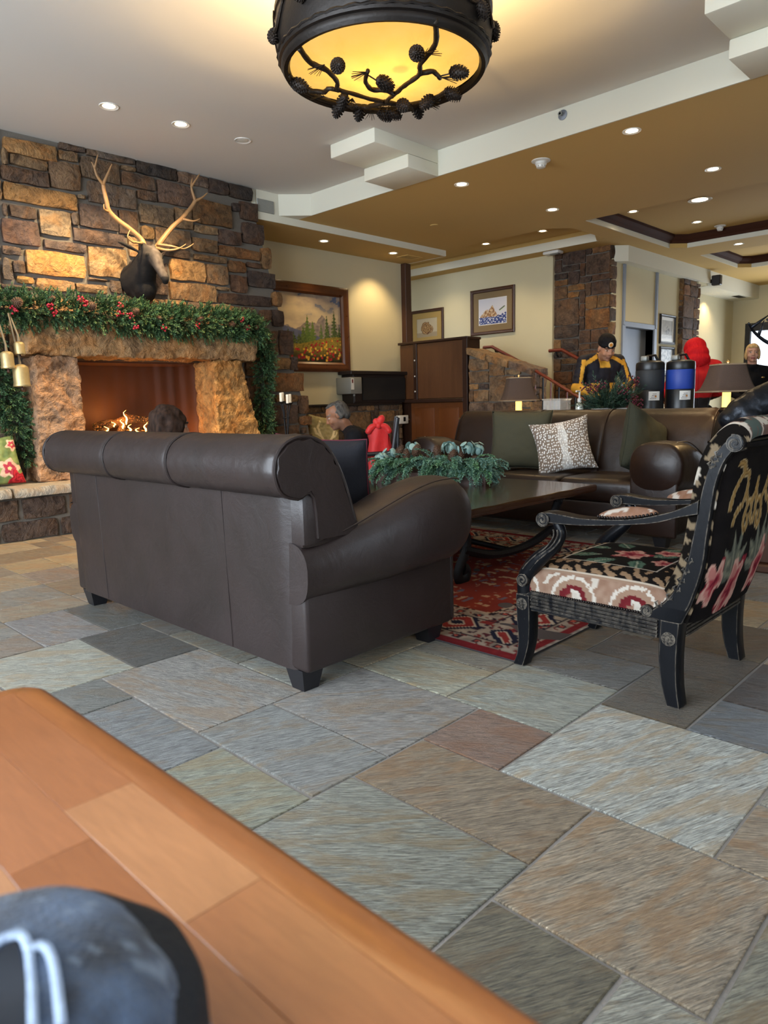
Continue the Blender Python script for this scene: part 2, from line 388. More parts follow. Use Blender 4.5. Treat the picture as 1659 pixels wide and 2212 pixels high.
def tile_seen(t):
    x, y = TV((t[0] + t[2]) / 2), TU((t[1] + t[3]) / 2); dep = 0.7065 * x + 0.6911 * y; lat = 0.6961 * x - 0.7175 * y
    return (0 if abs(lat) < 0.62 * dep + 0.35 and dep > 0 else 50) + dep
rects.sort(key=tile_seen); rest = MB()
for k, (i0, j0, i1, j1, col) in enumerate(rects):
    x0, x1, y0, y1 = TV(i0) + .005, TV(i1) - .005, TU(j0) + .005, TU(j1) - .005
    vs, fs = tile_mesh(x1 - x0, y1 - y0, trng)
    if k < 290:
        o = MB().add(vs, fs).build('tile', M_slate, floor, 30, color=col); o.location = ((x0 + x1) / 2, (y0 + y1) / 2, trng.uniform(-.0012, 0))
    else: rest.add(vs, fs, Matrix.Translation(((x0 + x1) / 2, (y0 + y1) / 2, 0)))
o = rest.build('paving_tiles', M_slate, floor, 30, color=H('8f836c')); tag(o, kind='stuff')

# ------------------------------------------------------------------ walls
def struct(name, mb, mat, parent=None, **k):
    o = mb.build(name, mat, parent, **k)
    if parent is None: tag(o, kind='structure')
    return o
EDGE = [(3.46, 4.93), (3.26, 4.97), (3.08, 5.03), (2.84, 5.10), (2.39, 5.21), (2.04, 5.31), (1.67, 5.39), (1.43, 5.48), (1.18, 5.56), (0.96, 5.62), (0.5, 5.7), (0, 5.78)]
def edge_x(z):
    for (z1, x1), (z0, x0) in zip(EDGE, EDGE[1:]):
        if z0 <= z <= z1: return x0 + (x1 - x0) * (z - z0) / (z1 - z0)
    return 4.9
mb = MB(); f = lambda x, z, d: (x, d, z)
zs = [3.46, 3.2, 2.9, 2.6, 2.3, 2.0, 1.75, 1.52]
mb.prism([(-3, 1.52), (-3, 3.46)] + [(edge_x(z) - .03, z) for z in zs], f, 6.76, 7.3)
mb.box(-3, 6.76, 0, 2.72, 7.3, 1.52)
mb.prism([(4.16, 0), (4.16, 1.52)] + [(edge_x(z) - .03, z) for z in (1.52, 1.3, 1.1, 0.9, 0.5, 0.0)], f, 6.76, 7.3)
wall_fire = struct('wall_fireplace', mb, M_mortar)
CH = [(2.39, 3.23, 2.84, 3.37), (2.37, 3.13, 2.43, 3.27), (2.43, 3.14, 2.75, 3.24), (2.86, 3.36, 3.1, 3.43), (2.85, 3.27, 3.03, 3.36), (2.35, 3.0, 2.75, 3.14), (2.75, 3.02, 3.04, 3.26), (3.04, 3.15, 3.42, 3.35), (3.11, 3.36, 3.59, 3.44), (3.43, 3.3, 3.59, 3.35), (3.59, 3.3, 4.03, 3.43), (3.43, 3.16, 3.78, 3.3), (3.09, 2.95, 3.57, 3.15), (3.58, 3.06, 3.79, 3.16), (3.8, 3.07, 4.2, 3.29), (4.03, 3.3, 4.39, 3.42), (4.39, 3.27, 4.64, 3.42), (4.64, 3.27, 4.95, 3.42), (2.35, 2.84, 2.99, 3.0), (2.99, 2.96, 3.08, 3.01), (2.33, 2.71, 2.38, 2.82), (2.39, 2.71, 2.62, 2.82), (2.63, 2.6, 2.91, 2.83), (2.91, 2.72, 2.99, 2.84), (2.99, 2.72, 3.37, 2.94), (3.37, 2.71, 3.57, 2.94), (3.59, 2.84, 3.97, 3.04), (3.97, 2.85, 4.18, 3.06), (4.18, 2.94, 4.66, 3.19), (4.67, 3.13, 4.77, 3.23), (4.77, 3.06, 5.01, 3.26), (2.31, 2.48, 2.63, 2.7), (2.65, 2.48, 3.04, 2.57), (2.92, 2.58, 3.42, 2.71), (3.59, 2.7, 3.73, 2.83), (3.74, 2.67, 4.14, 2.84), (4.18, 2.84, 4.48, 2.93), (4.48, 2.77, 4.77, 2.93), (4.78, 2.82, 5.08, 3.05), (2.29, 2.39, 2.46, 2.47), (2.28, 2.18, 2.37, 2.37), (2.37, 2.24, 2.48, 2.36), (2.48, 2.25, 3.01, 2.47), (3.04, 2.29, 3.43, 2.57), (3.45, 2.51, 3.55, 2.7), (3.56, 2.51, 3.72, 2.69), (3.72, 2.56, 4.13, 2.66), (4.15, 2.65, 4.46, 2.8), (4.47, 2.64, 5.01, 2.76), (4.16, 2.56, 4.57, 2.64), (3.88, 2.34, 4.29, 2.55), (4.3, 2.34, 4.57, 2.55), (4.58, 2.49, 4.81, 2.62), (4.82, 2.56, 5.02, 2.63), (5.02, 2.57, 5.16, 2.81), (2.39, 2.16, 2.54, 2.23), (2.26, 2.1, 2.53, 2.15), (2.55, 2.12, 2.9, 2.23), (2.9, 2.13, 3.21, 2.22), (3.02, 2.24, 3.21, 2.28), (3.23, 2.15, 3.35, 2.28), (3.36, 2.15, 3.52, 2.28), (3.53, 2.17, 3.85, 2.5), (3.86, 2.14, 4.41, 2.33), (4.6, 2.28, 4.82, 2.47), (4.83, 2.36, 5.2, 2.54), (4.42, 2.28, 4.58, 2.33), (4.43, 2.15, 5.13, 2.27), (5.14, 2.17, 5.29, 2.34), (4.96, 1.98, 5.13, 2.13), (5.13, 1.94, 5.31, 2.14), (5.07, 1.62, 5.2, 1.9), (5.22, 1.63, 5.43, 1.92), (5.11, 1.46, 5.37, 1.6), (5.37, 1.45, 5.48, 1.62), (5.1, 1.2, 5.56, 1.43), (5.13, 1.08, 5.46, 1.18), (5.46, 0.94, 5.62, 1.17), (5.08, 0.83, 5.45, 1.06), (5.47, 0.8, 5.66, 0.92), (5.1, 0.66, 5.46, 0.82)]
HOT = {42: 'b0813a', 50: 'b08447', 18: '9c7030', 0: '9d7236', 22: '8f7a5c', 5: '66503f', 31: '5f4a43', 7: '6a543c', 10: '3f3834', 17: '3d3532', 16: '4a3c36', 28: '6e5029', 26: '7a6449', 14: '6f5646', 6: '7c5f40', 43: '8c7048', 63: '8a6c46', 55: '94702e', 34: '94703a'}
def in_fire(u, v):
    return v < 3.42 and u < edge_x(max(0, min(3.45, v))) - 0.05 and not (2.3 < u < 4.72 and v < 1.86) and not (v < 0.44)
srng = random.Random(3)
fl = fill_rects(0.9, 0.36, 5.76, 3.42, 0.085, CH, [(3, 2), (4, 2), (2, 2), (4, 3), (3, 1), (5, 2), (3, 3)], srng, in_fire)
for k, q in enumerate(CH + fl):
    c = desat(H(HOT[k]), .22) if k in HOT else srng.choice(BROWN if q[2] < 4.7 else DARKB)
    stone(wall_fire, (0, 6.76, 0), (1, 0, 0), (0, 0, 1), (0, -1, 0), *q, c, M_stone, 0.055, 0.014, r=srng)
# plain plaster walls
struct('wall_painting', MB().box(4.6, 7.55, 0, 8.28, 7.72, 3.14), M_plaster)
struct('wall_gallery', MB().box(9.82, 5.9, 0, 10.0, 10.2, 3.6), M_plaster)
struct('wall_stairwell', MB().box(4.5, 10.0, 0, 10.0, 10.2, 3.6), M_plaster)
struct('wall_elevator', MB().box(9.95, 5.0, 2.1, 12.5, 5.2, 3.4).box(9.95, 5.0, 0, 10.36, 5.2, 2.1).box(11.36, 5.0, 0, 12.5, 5.2, 2.1), M_plaster)
struct('wall_hall', MB().box(12.9, 5.35, 0, 16.2, 5.5, 3.4), M_plaster)
struct('wall_entry', MB().box(16.0, 5.1, 0, 16.2, 5.5, 3.4).box(16.0, 1.6, 2.45, 16.2, 5.1, 3.4).box(16.0, -4.7, 0, 16.2, 1.6, 3.4), M_plaster)
# window walls behind the camera: sill, head and piers around tall openings
struct('wall_window', MB().box(-3.2, -4.7, 0, -3, 7.3, 0.5).box(-3.2, -4.7, 2.95, -3, 7.3, 3.6).box(-3.2, -4.7, 0.5, -3, -1.1, 2.95).box(-3.2, 5.7, 0.5, -3, 7.3, 2.95), M_plaster)
struct('wall_right', MB().box(-3.2, -4.7, 0, 16.2, -4.5, 0.5).box(-3.2, -4.7, 2.95, 16.2, -4.5, 3.6).box(-3.2, -4.7, 0.5, -1.6, -4.5, 2.95).box(3.6, -4.7, 0.5, 16.2, -4.5, 2.95), M_plaster)
mb = MB()
for y in (-1.05, 0.6, 2.3, 4.0, 5.65): mb.box(-3.15, y - .04, .5, -3.05, y + .04, 2.95)
mb.box(-3.15, -1.1, .5, -3.05, 5.7, .56); mb.box(-3.15, -1.1, 2.89, -3.05, 5.7, 2.95)
struct('window_1', mb, M_darkwood)
mb = MB()
for x in (-1.55, 0.15, 1.85, 3.55): mb.box(x - .04, -4.65, .5, x + .04, -4.55, 2.95)
mb.box(-1.6, -4.65, .5, 3.6, -4.55, .56); mb.box(-1.6, -4.65, 2.89, 3.6, -4.55, 2.95)
struct('window_2', mb, M_darkwood)
# ------------------------------------------------------------------ ceilings
struct('ceiling', MB().box(-3.2, -4.7, 3.42, 5.6, 7.0, 3.62), M_ceil)
mb = MB().box(5.602, -4.7, 3.19, 8.32, 6.758, 3.6)
mb.box(8.322, 4.55, 3.19, 9.5, 4.86, 3.6).box(9.502, 4.55, 3.19, 11, 10.2, 3.6).box(11.002, -4.7, 3.19, 11.75, 10.2, 3.6).box(11.752, 4.45, 3.19, 13.6, 10.2, 3.6).box(13.602, -4.7, 3.19, 16.2, 10.2, 3.6)
fz = lambda x, y, d: (x, y, d)
mb.prism([(8.322, 4.862), (8.55, 4.862), (8.322, 5.08)], fz, 3.19, 3.5); mb.prism([(9.498, 4.862), (9.15, 4.862), (9.498, 5.02)], fz, 3.19, 3.5)
mb.prism([(10.998, 4.548), (10.998, 4.36), (10.8, 4.548)], fz, 3.19, 3.5); mb.prism([(13.598, 4.448), (13.598, 4.28), (13.4, 4.448)], fz, 3.19, 3.5)
struct('ceiling_lower', mb, M_tan)
struct('ceiling_tray', MB().box(8.3, -4.7, 3.36, 13.62, 10.2, 3.42), M_tan)
# ivory vertical faces: beam, soffit fascias, tray sides, stepped corbels
mb = MB().box(5.592, -4.7, 3.188, 5.606, 6.5, 3.425)
mb.prism([(5.30, 6.77), (5.60, 6.50), (5.60, 6.77)], fz, 3.188, 3.425)
struct('trim_beam', mb, M_beam)
struct('trim_soffit', MB().box(5.02, 6.752, 3.11, 8.315, 6.766, 3.425).box(4.9, 6.775, 3.11, 5.02, 6.8, 3.425).box(8.308, 6.75, 3.11, 8.318, 7.6, 3.2), M_beam)
struct('ceiling_soffit', MB().box(5.03, 6.768, 3.112, 8.31, 7.7, 3.5), M_tan)
mb = MB().box(9.488, 5.0, 3.188, 9.506, 10.1, 3.30).box(8.33, 4.542, 3.188, 10.8, 4.556, 3.27).box(10.99, -4.6, 3.188, 11.006, 4.36, 3.27).box(11.76, 4.442, 3.188, 13.4, 4.456, 3.27).box(13.59, -4.6, 3.188, 13.606, 4.28, 3.27)
struct('trim_tray', mb, M_beam)
for k, y0 in enumerate((4.62, 1.25)):
    t = thing('ceiling_corbel', ['stepped ivory plaster corbel under the ceiling beside the beam, near the pine cone lamp', 'stepped ivory plaster corbel cut by the top right corner of the picture'][k], 'corbel', (5.6, y0, 3.18), group='stepped ceiling corbels')
    MB().rbox(-.87, 0, .12, 0.0, .58, .245, .012).build('upper_step', M_beam, t)
    MB().rbox(-.44, 0, 0, 0.0, .58, .121, .012).build('lower_step', M_beam, t)
# wooden crown mouldings of the coffers
def crown(name, pts, inn):
    mb = MB(); prof = [(0, .06), (.02, .06), (.035, .09), (.06, .10), (.085, .135), (.085, .17), (0, .17)]
    for (x0, y0), (x1, y1) in zip(pts, pts[1:]):
        d = Vector((x1 - x0, y1 - y0, 0)).normalized(); n = Vector((d.y, -d.x, 0))
        if n.dot(Vector((inn[0] - x0, inn[1] - y0, 0))) < 0: n = -n
        mb.loft([[(x0 + n.x * a, y0 + n.y * a, 3.19 + b) for a, b in prof], [(x1 + n.x * a, y1 + n.y * a, 3.19 + b) for a, b in prof]])
    return struct(name, mb, M_trimwood)
crown('trim_coffer_1', [(8.33, 4.54), (10.8, 4.54), (10.99, 4.36), (10.99, -4.5)], (9.5, 1))
crown('trim_coffer_2', [(11.76, 4.44), (13.4, 4.44), (13.59, 4.28), (13.59, -4.5)], (12.5, 1))
# dropped beam in front of the elevator wall
mb = MB().prism([(9.98, 5.0), (9.98, 4.98), (10.12, 4.85), (13.3, 4.85), (13.3, 5.36), (9.98, 5.36)], fz, 2.97, 3.2)
mb.box(13.3, 4.87, 2.93, 16.1, 5.36, 3.2)
struct('trim_dropped_beam', mb, M_beam)
struct('ceiling_hall', MB().box(12.9, 4.9, 2.935, 16.2, 5.5, 3.0), M_plaster)

# ------------------------------------------------------------------ stone columns, pier, low wall
def stone_box(name, x0, y0, x1, y1, h, faces, seed, cell=0.085, label=None, kind='structure', z0=0.0, pal=DARKB, sizes=None, top=None):
    o = MB().box(x0 + .02, y0 + .02, z0, x1 - .02, y1 - .02, h).build(name, M_mortar); tag(o, kind=kind)
    r = random.Random(seed); sizes = sizes or [(3, 2), (4, 2), (2, 2), (4, 3), (3, 1), (5, 2), (2, 1), (5, 4)]
    for fc in faces:
        if fc == '-x': O, U, N, L = (x0 + .02, y0, z0), (0, 1, 0), (-1, 0, 0), y1 - y0
        elif fc == '-y': O, U, N, L = (x0, y0 + .02, z0), (1, 0, 0), (0, -1, 0), x1 - x0
        elif fc == '+x': O, U, N, L = (x1 - .02, y0, z0), (0, 1, 0), (1, 0, 0), y1 - y0
        ins = (lambda u, v: v < top(u) - z0) if top else None
        for q in fill_rects(0, 0, L, h - z0, cell, [], sizes, r, ins):
            stone(o, O, U, (0, 0, 1), N, *q, r.choice(pal), M_stone, 0.035, 0.013, r=r)
    return o
stone_box('wall_column_near', 9.88, 5.0, 10.06, 5.97, 3.2, ['-x', '-y'], 21, 0.097)
stone_box('wall_column_far', 12.35, 4.93, 13.05, 5.2, 3.0, ['-x', '-y'], 22, 0.09)
# ------------------------------------------------------------------ fireplace
def rough_block(c, n=16, amp=0.02, freq=7.0, seed=0.0, rnd=0.03):
    """c: 8 corners (x0y0z0, x1y0z0, x1y1z0, x0y1z0, then z1); quarry-faced block"""
    c = [Vector(p) for p in c]
    def tri(u, v, w):
        a = c[0].lerp(c[1], u).lerp(c[3].lerp(c[2], u), v); b = c[4].lerp(c[5], u).lerp(c[7].lerp(c[6], u), v); return a.lerp(b, w)
    bm = bmesh.new()
    L = [(c[1] - c[0]).length, (c[3] - c[0]).length, (c[4] - c[0]).length]; m = [max(3, int(n * l / max(L))) for l in L]
    cen = sum(c, Vector()) / 8
    def pos(u, v, w):
        e = [rnd / l for l in L]; q = [u, v, w]
        p = tri(*q); k = sum(1 for a, b in zip(q, e) if a < b * .5 or a > 1 - b * .5)
        if k >= 2: p = p.lerp(cen, 0.02 * (k - 1))
        s = p * freq + Vector((seed, seed * 1.7, 0))
        d = noise.noise_vector(s) * amp + noise.noise_vector(s * 2.6) * amp * .6 + noise.noise_vector(s * 6) * amp * .4 + noise.noise_vector(s * 13) * amp * .22
        return p + d
    for ax in range(3):
        for side in (0, 1):
            a, b = [i for i in range(3) if i != ax]; g = []
            for i in range(m[a] + 1):
                row = []
                for j in range(m[b] + 1):
                    q = [0, 0, 0]; q[ax] = side; q[a] = i / m[a]; q[b] = j / m[b]; row.append(bm.verts.new(pos(*q)))
                g.append(row)
            for i in range(m[a]):
                for j in range(m[b]): bm.faces.new((g[i][j], g[i + 1][j], g[i + 1][j + 1], g[i][j + 1]))
    bmesh.ops.remove_doubles(bm, verts=bm.verts[:], dist=1e-4); bm.verts.index_update()
    mb = MB(); mb.add([v.co[:] for v in bm.verts], [[v.index for v in f.verts] for f in bm.faces]); bm.free(); return mb
def corners(x0, y0, z0, x1, y1, z1, tx0=None, tx1=None):
    tx0 = x0 if tx0 is None else tx0; tx1 = x1 if tx1 is None else tx1
    return [(x0, y0, z0), (x1, y0, z0), (x1, y1, z0), (x0, y1, z0), (tx0, y0, z1), (tx1, y0, z1), (tx1, y1, z1), (tx0, y1, z1)]
fp = thing('fireplace', 'stone fireplace with a rough quarried lintel, two pillars and a lit fire', 'fireplace', (3.45, 6.6, 0))
def fpart(mb, name, mat, parent=None, **k):
    o = mb.build(name, mat, parent or fp, **k)
    if parent is None: o.location = (-3.45, -6.6, 0)
    return o
fpart(rough_block(corners(2.29, 6.40, 1.53, 4.67, 6.85, 1.81), 110, .024, 7, 1), 'lintel', M_rough, ang=60, color=H('9d7f5c'))
fpart(rough_block(corners(2.30, 6.42, 0.44, 2.76, 6.80, 1.53, 2.37, 2.73), 56, .022, 8, 5), 'pillar', M_rough, ang=60, color=H('a3846a'))
fpart(rough_block(corners(4.13, 6.42, 0.44, 4.72, 6.80, 1.53, 4.12, 4.47), 56, .022, 8, 9), 'pillar', M_rough, ang=60, color=H('ab8350'))
M_soot = simple('soot_brown_metal', H('5a3826'), 0.6, 0.2, vary=0.3, vscale=3)
fpart(MB().box(2.73, 7.25, .3, 4.16, 7.3, 1.53).box(2.70, 6.8, .3, 2.74, 7.27, 1.53).box(4.14, 6.8, .3, 4.18, 7.27, 1.53).box(2.73, 6.8, 1.50, 4.16, 7.27, 1.54).box(2.73, 6.76, .36, 4.16, 7.27, .44), 'firebox', M_soot)
t = NT('wire_mesh_curtain'); t.set(Base_Color=H('5a3523'), Metallic=0.3, Roughness=0.5)
tr = t.n('BsdfTransparent'); mx = t.n('MixShader'); mx.inputs[0].default_value = 0.22
t.l(tr.outputs[0], mx.inputs[1]); t.l(t.b.outputs[0], mx.inputs[2]); t.l(mx.outputs[0], t.t.nodes['Material Output'].inputs[0]); M_mesh = t.m
def curt(u, v):
    x = 2.76 + 1.38 * u; fold = 0.018 * math.sin(u * 60) * (1.0 if u > .62 or u < .2 else .35)
    return (x, 6.83 + fold, 0.45 + 1.06 * v)
fpart(MB().grid(110, 3, curt), 'mesh_curtain', M_mesh, ang=0)
hb = MB().box(0.2, 6.19, 0, 5.6, 6.757, .36); hb = fpart(hb, 'hearth_base', M_mortar)
hr = random.Random(8)
for q in [(1.5, .17, 2.03, .35), (2.05, .17, 2.42, .35), (2.44, .17, 2.8, .35), (1.3, .0, 1.86, .165), (1.88, .0, 2.33, .165), (2.35, 0, 2.75, .165), (2.77, 0, 3.3, .165), (2.82, .17, 3.4, .35), (3.32, 0, 3.9, .165), (3.42, .17, 3.95, .35), (3.92, 0, 4.5, .165), (3.97, .17, 4.6, .35), (4.52, 0, 5.1, .165), (4.62, .17, 5.2, .35), (.8, .17, 1.48, .35), (.7, 0, 1.28, .165), (.22, 0, .68, .165), (.22, .17, .78, .35), (5.12, 0, 5.58, .165), (5.22, .17, 5.58, .35)]:
    stone(hb, (0, 6.19, 0), (1, 0, 0), (0, 0, 1), (0, -1, 0), *q, hr.choice([H('5c4a3d'), H('6b5443'), H('54463e')]), M_stone, .03, .018, r=hr)
x = 0.2
for k, l in enumerate((.72, .6, .46, .74, .62, .7, .6, .7, .27)):
    fpart(rough_block(corners(x + .004, 6.10, .362, x + l - .004, 6.757, .44), 12, .005, 9, k), 'hearth_slab', M_slate, ang=40, color=hr.choice([H('b3a58f'), H('a99b86'), H('b8ab97')])); x += l
# logs and flames
M_log = stone_mat('charred_log', 3.0, 0.8); lt = M_log.node_tree; nn = lt.nodes.new('ShaderNodeTexNoise'); nn.inputs['Scale'].default_value = 16; rr_ = lt.nodes.new('ShaderNodeValToRGB'); rr_.color_ramp.elements[0].position = .58; rr_.color_ramp.elements[0].color = (0, 0, 0, 1); rr_.color_ramp.elements[1].position = .72; rr_.color_ramp.elements[1].color = (1, .32, .05, 1); lt.links.new(nn.outputs[0], rr_.inputs[0]); lb = lt.nodes['Principled BSDF']; lt.links.new(rr_.outputs[0], lb.inputs['Emission Color']); lb.inputs['Emission Strength'].default_value = 2.2; fr = random.Random(2)
for (a, b, r) in [((3.06, 6.98, .50), (3.75, 7.02, .52), .06), ((3.05, 7.06, .62), (3.80, 7.1, .64), .06), ((3.06, 6.96, .76), (3.62, 7.06, .80), .055), ((3.10, 7.05, .88), (3.52, 7.0, .95), .042), ((3.30, 6.93, .80), (3.46, 7.05, 1.0), .036), ((3.40, 7.02, .97), (3.66, 6.98, .93), .036), ((3.5, 6.95, .72), (3.85, 7.05, .92), .045), ((3.12, 6.93, .84), (3.26, 6.96, .92), .03)]:
    P = [Vector(a).lerp(Vector(b), i / 6) + Vector((0, 0, fr.uniform(-.008, .008))) for i in range(7)]
    fpart(MB().tube(P, [r * fr.uniform(.85, 1.12) for _ in P], 9), 'log', M_log, color=H('4a3526'))
for sx in (3.06, 3.76): fpart(MB().rbox(sx - .02, 6.9, .44, sx + .02, 7.16, .70, .005, 1), 'fire_grate_bar', M_iron)
fpart(MB().rbox(3.0, 6.9, .44, 3.9, 7.18, .47, .01), 'burner_tray', M_iron)
t = NT('flame'); lw = t.n('LayerWeight'); lw.inputs[0].default_value = 0.4
t.set(Base_Color=(0, 0, 0), Roughness=1.0); t.l(t.ramp(lw.outputs['Facing'], [(0.0, (1.0, 0.70, 0.22)), (0.6, (1.0, 0.36, 0.05)), (1.0, (0.7, 0.12, 0.0))]), t.b.inputs['Emission Color']); t.set(Emission_Strength=16.0); M_flame = t.m
for (x, z, h, w_) in [(3.36, .90, .18, .02), (3.33, .86, .12, .022), (3.16, .82, .09, .022), (3.10, .80, .06, .02), (3.41, .82, .10, .024), (3.47, .80, .08, .02), (3.56, .82, .12, .022), (3.60, .80, .06, .02), (3.24, .88, .07, .016), (3.20, .66, .12, .03), (3.45, .66, .12, .03), (3.66, .74, .07, .018)]:
    y = fr.uniform(6.88, 6.92); h *= .8; w_ *= .72; P = [(x + .02 * math.sin(k * 1.3 + x * 9) * k / 4, y, z + h * k / 6) for k in range(7)]
    fpart(MB().tube(P, [w_ * q for q in (.5, .95, 1, .75, .5, .25, .04)], 8, flat=.5), 'flame', M_flame)
light('fire_glow', 'POINT', (-.12, .30, .98), 9, (1.0, .42, .10), fp, .07)
light('fire_glow_ember', 'POINT', (.42, .35, .80), 6, (1.0, .40, .1), fp, .06)

# ------------------------------------------------------------------ elk head above the mantel
elk = thing('mounted_elk_head', 'dark mounted elk head with pale forked antlers on the stone chimney', 'elk head', (3.5, 6.74, 2.1))
EL = Matrix.Translation((-3.5, -6.74, -2.1))
mb = MB()
spine = [(3.49, 6.70, 2.28, .165), (3.49, 6.62, 2.30, .15), (3.48, 6.53, 2.36, .125), (3.475, 6.44, 2.43, .1), (3.475, 6.36, 2.47, .086), (3.478, 6.31, 2.45, .074), (3.487, 6.27, 2.385, .056), (3.502, 6.235, 2.31, .043), (3.513, 6.205, 2.255, .041), (3.518, 6.19, 2.23, .033)]
for a, b in zip(spine, spine[1:]):
    for k in range(4):
        q = [x + (y - x) * k / 4 for x, y in zip(a, b)]; mb.ell(q[:3], (q[3], q[3], q[3] * 1.02), 12, 8)
mb.ell((3.51, 6.58, 2.20), (.115, .11, .11)); mb.ell((3.52, 6.64, 2.16), (.13, .08, .09))
for sx in (-1, 1):
    mb.ell((3.478 + sx * .062, 6.30, 2.455), (.03, .035, .03)); mb.ell((3.515 + sx * .022, 6.195, 2.262), (.02, .02, .02))
    mb.ell((3.47 + sx * .045, 6.38, 2.53), (.035, .035, .05))
    e = [(3.47 + sx * .08, 6.42, 2.50), (3.47 + sx * .15, 6.45, 2.535), (3.47 + sx * .21, 6.47, 2.565), (3.47 + sx * .255, 6.49, 2.58)]
    mb.tube(e, [.02, .04, .034, .008], 10, flat=.45)
mb.ell((3.525, 6.215, 2.212), (.03, .035, .022))
me = remesh(mb, .011, 4); rr = random.Random(4)
def elkc(c):
    face = sst(.0, .07, -(c.y - 6.40)) * sst(2.30, 2.44, c.z + .12); dark = mixc(H('131110'), H('1f1b19'), .5 + .5 * nz(c.x * 30, c.y * 30, c.z * 60))
    g = mixc(H('5f564f'), H('3a312c'), .5 + .6 * nz(c.x * 40, c.y * 40, c.z * 25))
    top = sst(-.02, .05, (c.z - 2.40) * .5 - (c.y - 6.30) * .8 + .02)
    col = mixc(dark, g, face * top * (1 - .75 * sst(.03, .07, abs(c.x - 3.49))))
    if c.y < 6.21 and c.z < 2.25: col = H('171413')
    if (c - Vector((3.515, 6.195, 2.262))).length < .03 and abs(c.x - 3.515) > .018: col = H('120f0e')
    if abs(abs(c.x - 3.478) - .082) < .016 and abs(c.z - 2.452) < .014 and c.y < 6.3: col = H('0b0908')
    return col
paint(me, elkc); me.materials.append(vcol('elk_hair', .85, .5, 160)); me.transform(EL); place('head', me, elk)
M_antler = simple('antler_bone', H('947049'), .5, bump=.3, bscale=40, vary=.35, vscale=9)
def antler(parts, name='antler'):
    mb = MB()
    for P, r0, r1 in parts:
        Q = smooth_path(P, 5); n = len(Q); mb.tube(Q, [r0 + (r1 - r0) * (i / (n - 1)) ** .8 for i in range(n)], 9)
    me = mb.mesh('antler', 0); me.materials.append(M_antler); me.transform(EL); place(name, me, elk)
antler([([(3.43, 6.40, 2.52), (3.45, 6.45, 2.61), (3.34, 6.46, 2.70), (3.228, 6.46, 2.762), (3.148, 6.45, 2.827), (3.12, 6.43, 2.908), (3.10, 6.42, 2.99), (3.093, 6.41, 3.04)], .027, .017), ([(3.095, 6.41, 3.03), (3.039, 6.4, 3.09), (3.018, 6.4, 3.161), (2.998, 6.4, 3.2)], .016, .005), ([(3.02, 6.4, 3.15), (3.03, 6.38, 3.20), (3.047, 6.37, 3.263)], .011, .004),
    ([(3.09, 6.41, 3.03), (3.131, 6.38, 3.127), (3.165, 6.36, 3.207)], .017, .005), ([(3.14, 6.45, 2.82), (3.08, 6.4, 2.819), (3.069, 6.38, 2.856)], .013, .004), ([(3.42, 6.41, 2.58), (3.36, 6.32, 2.555), (3.275, 6.29, 2.552), (3.235, 6.28, 2.59)], .016, .005), ([(3.32, 6.34, 2.56), (3.25, 6.26, 2.54), (3.20, 6.24, 2.573), (3.219, 6.23, 2.63)], .013, .004)])
antler([([(3.53, 6.39, 2.52), (3.593, 6.44, 2.573), (3.67, 6.46, 2.659), (3.784, 6.46, 2.786), (3.888, 6.45, 2.879), (3.99, 6.43, 3.0), (4.025, 6.41, 3.065)], .029, .018), ([(4.02, 6.41, 3.06), (3.986, 6.4, 3.144), (3.982, 6.4, 3.199), (3.999, 6.4, 3.257)], .016, .005), ([(3.984, 6.4, 3.18), (4.02, 6.38, 3.24), (4.065, 6.37, 3.305)], .012, .004), ([(4.02, 6.41, 3.055), (4.083, 6.38, 3.091), (4.133, 6.36, 3.139)], .016, .005),
    ([(3.89, 6.44, 2.87), (3.973, 6.39, 2.855), (4.038, 6.37, 2.883)], .014, .004), ([(3.53, 6.38, 2.545), (3.595, 6.27, 2.515), (3.69, 6.24, 2.533), (3.774, 6.22, 2.585)], .017, .004), ([(3.57, 6.40, 2.585), (3.669, 6.30, 2.564), (3.779, 6.27, 2.551), (3.868, 6.24, 2.604)], .015, .004)])

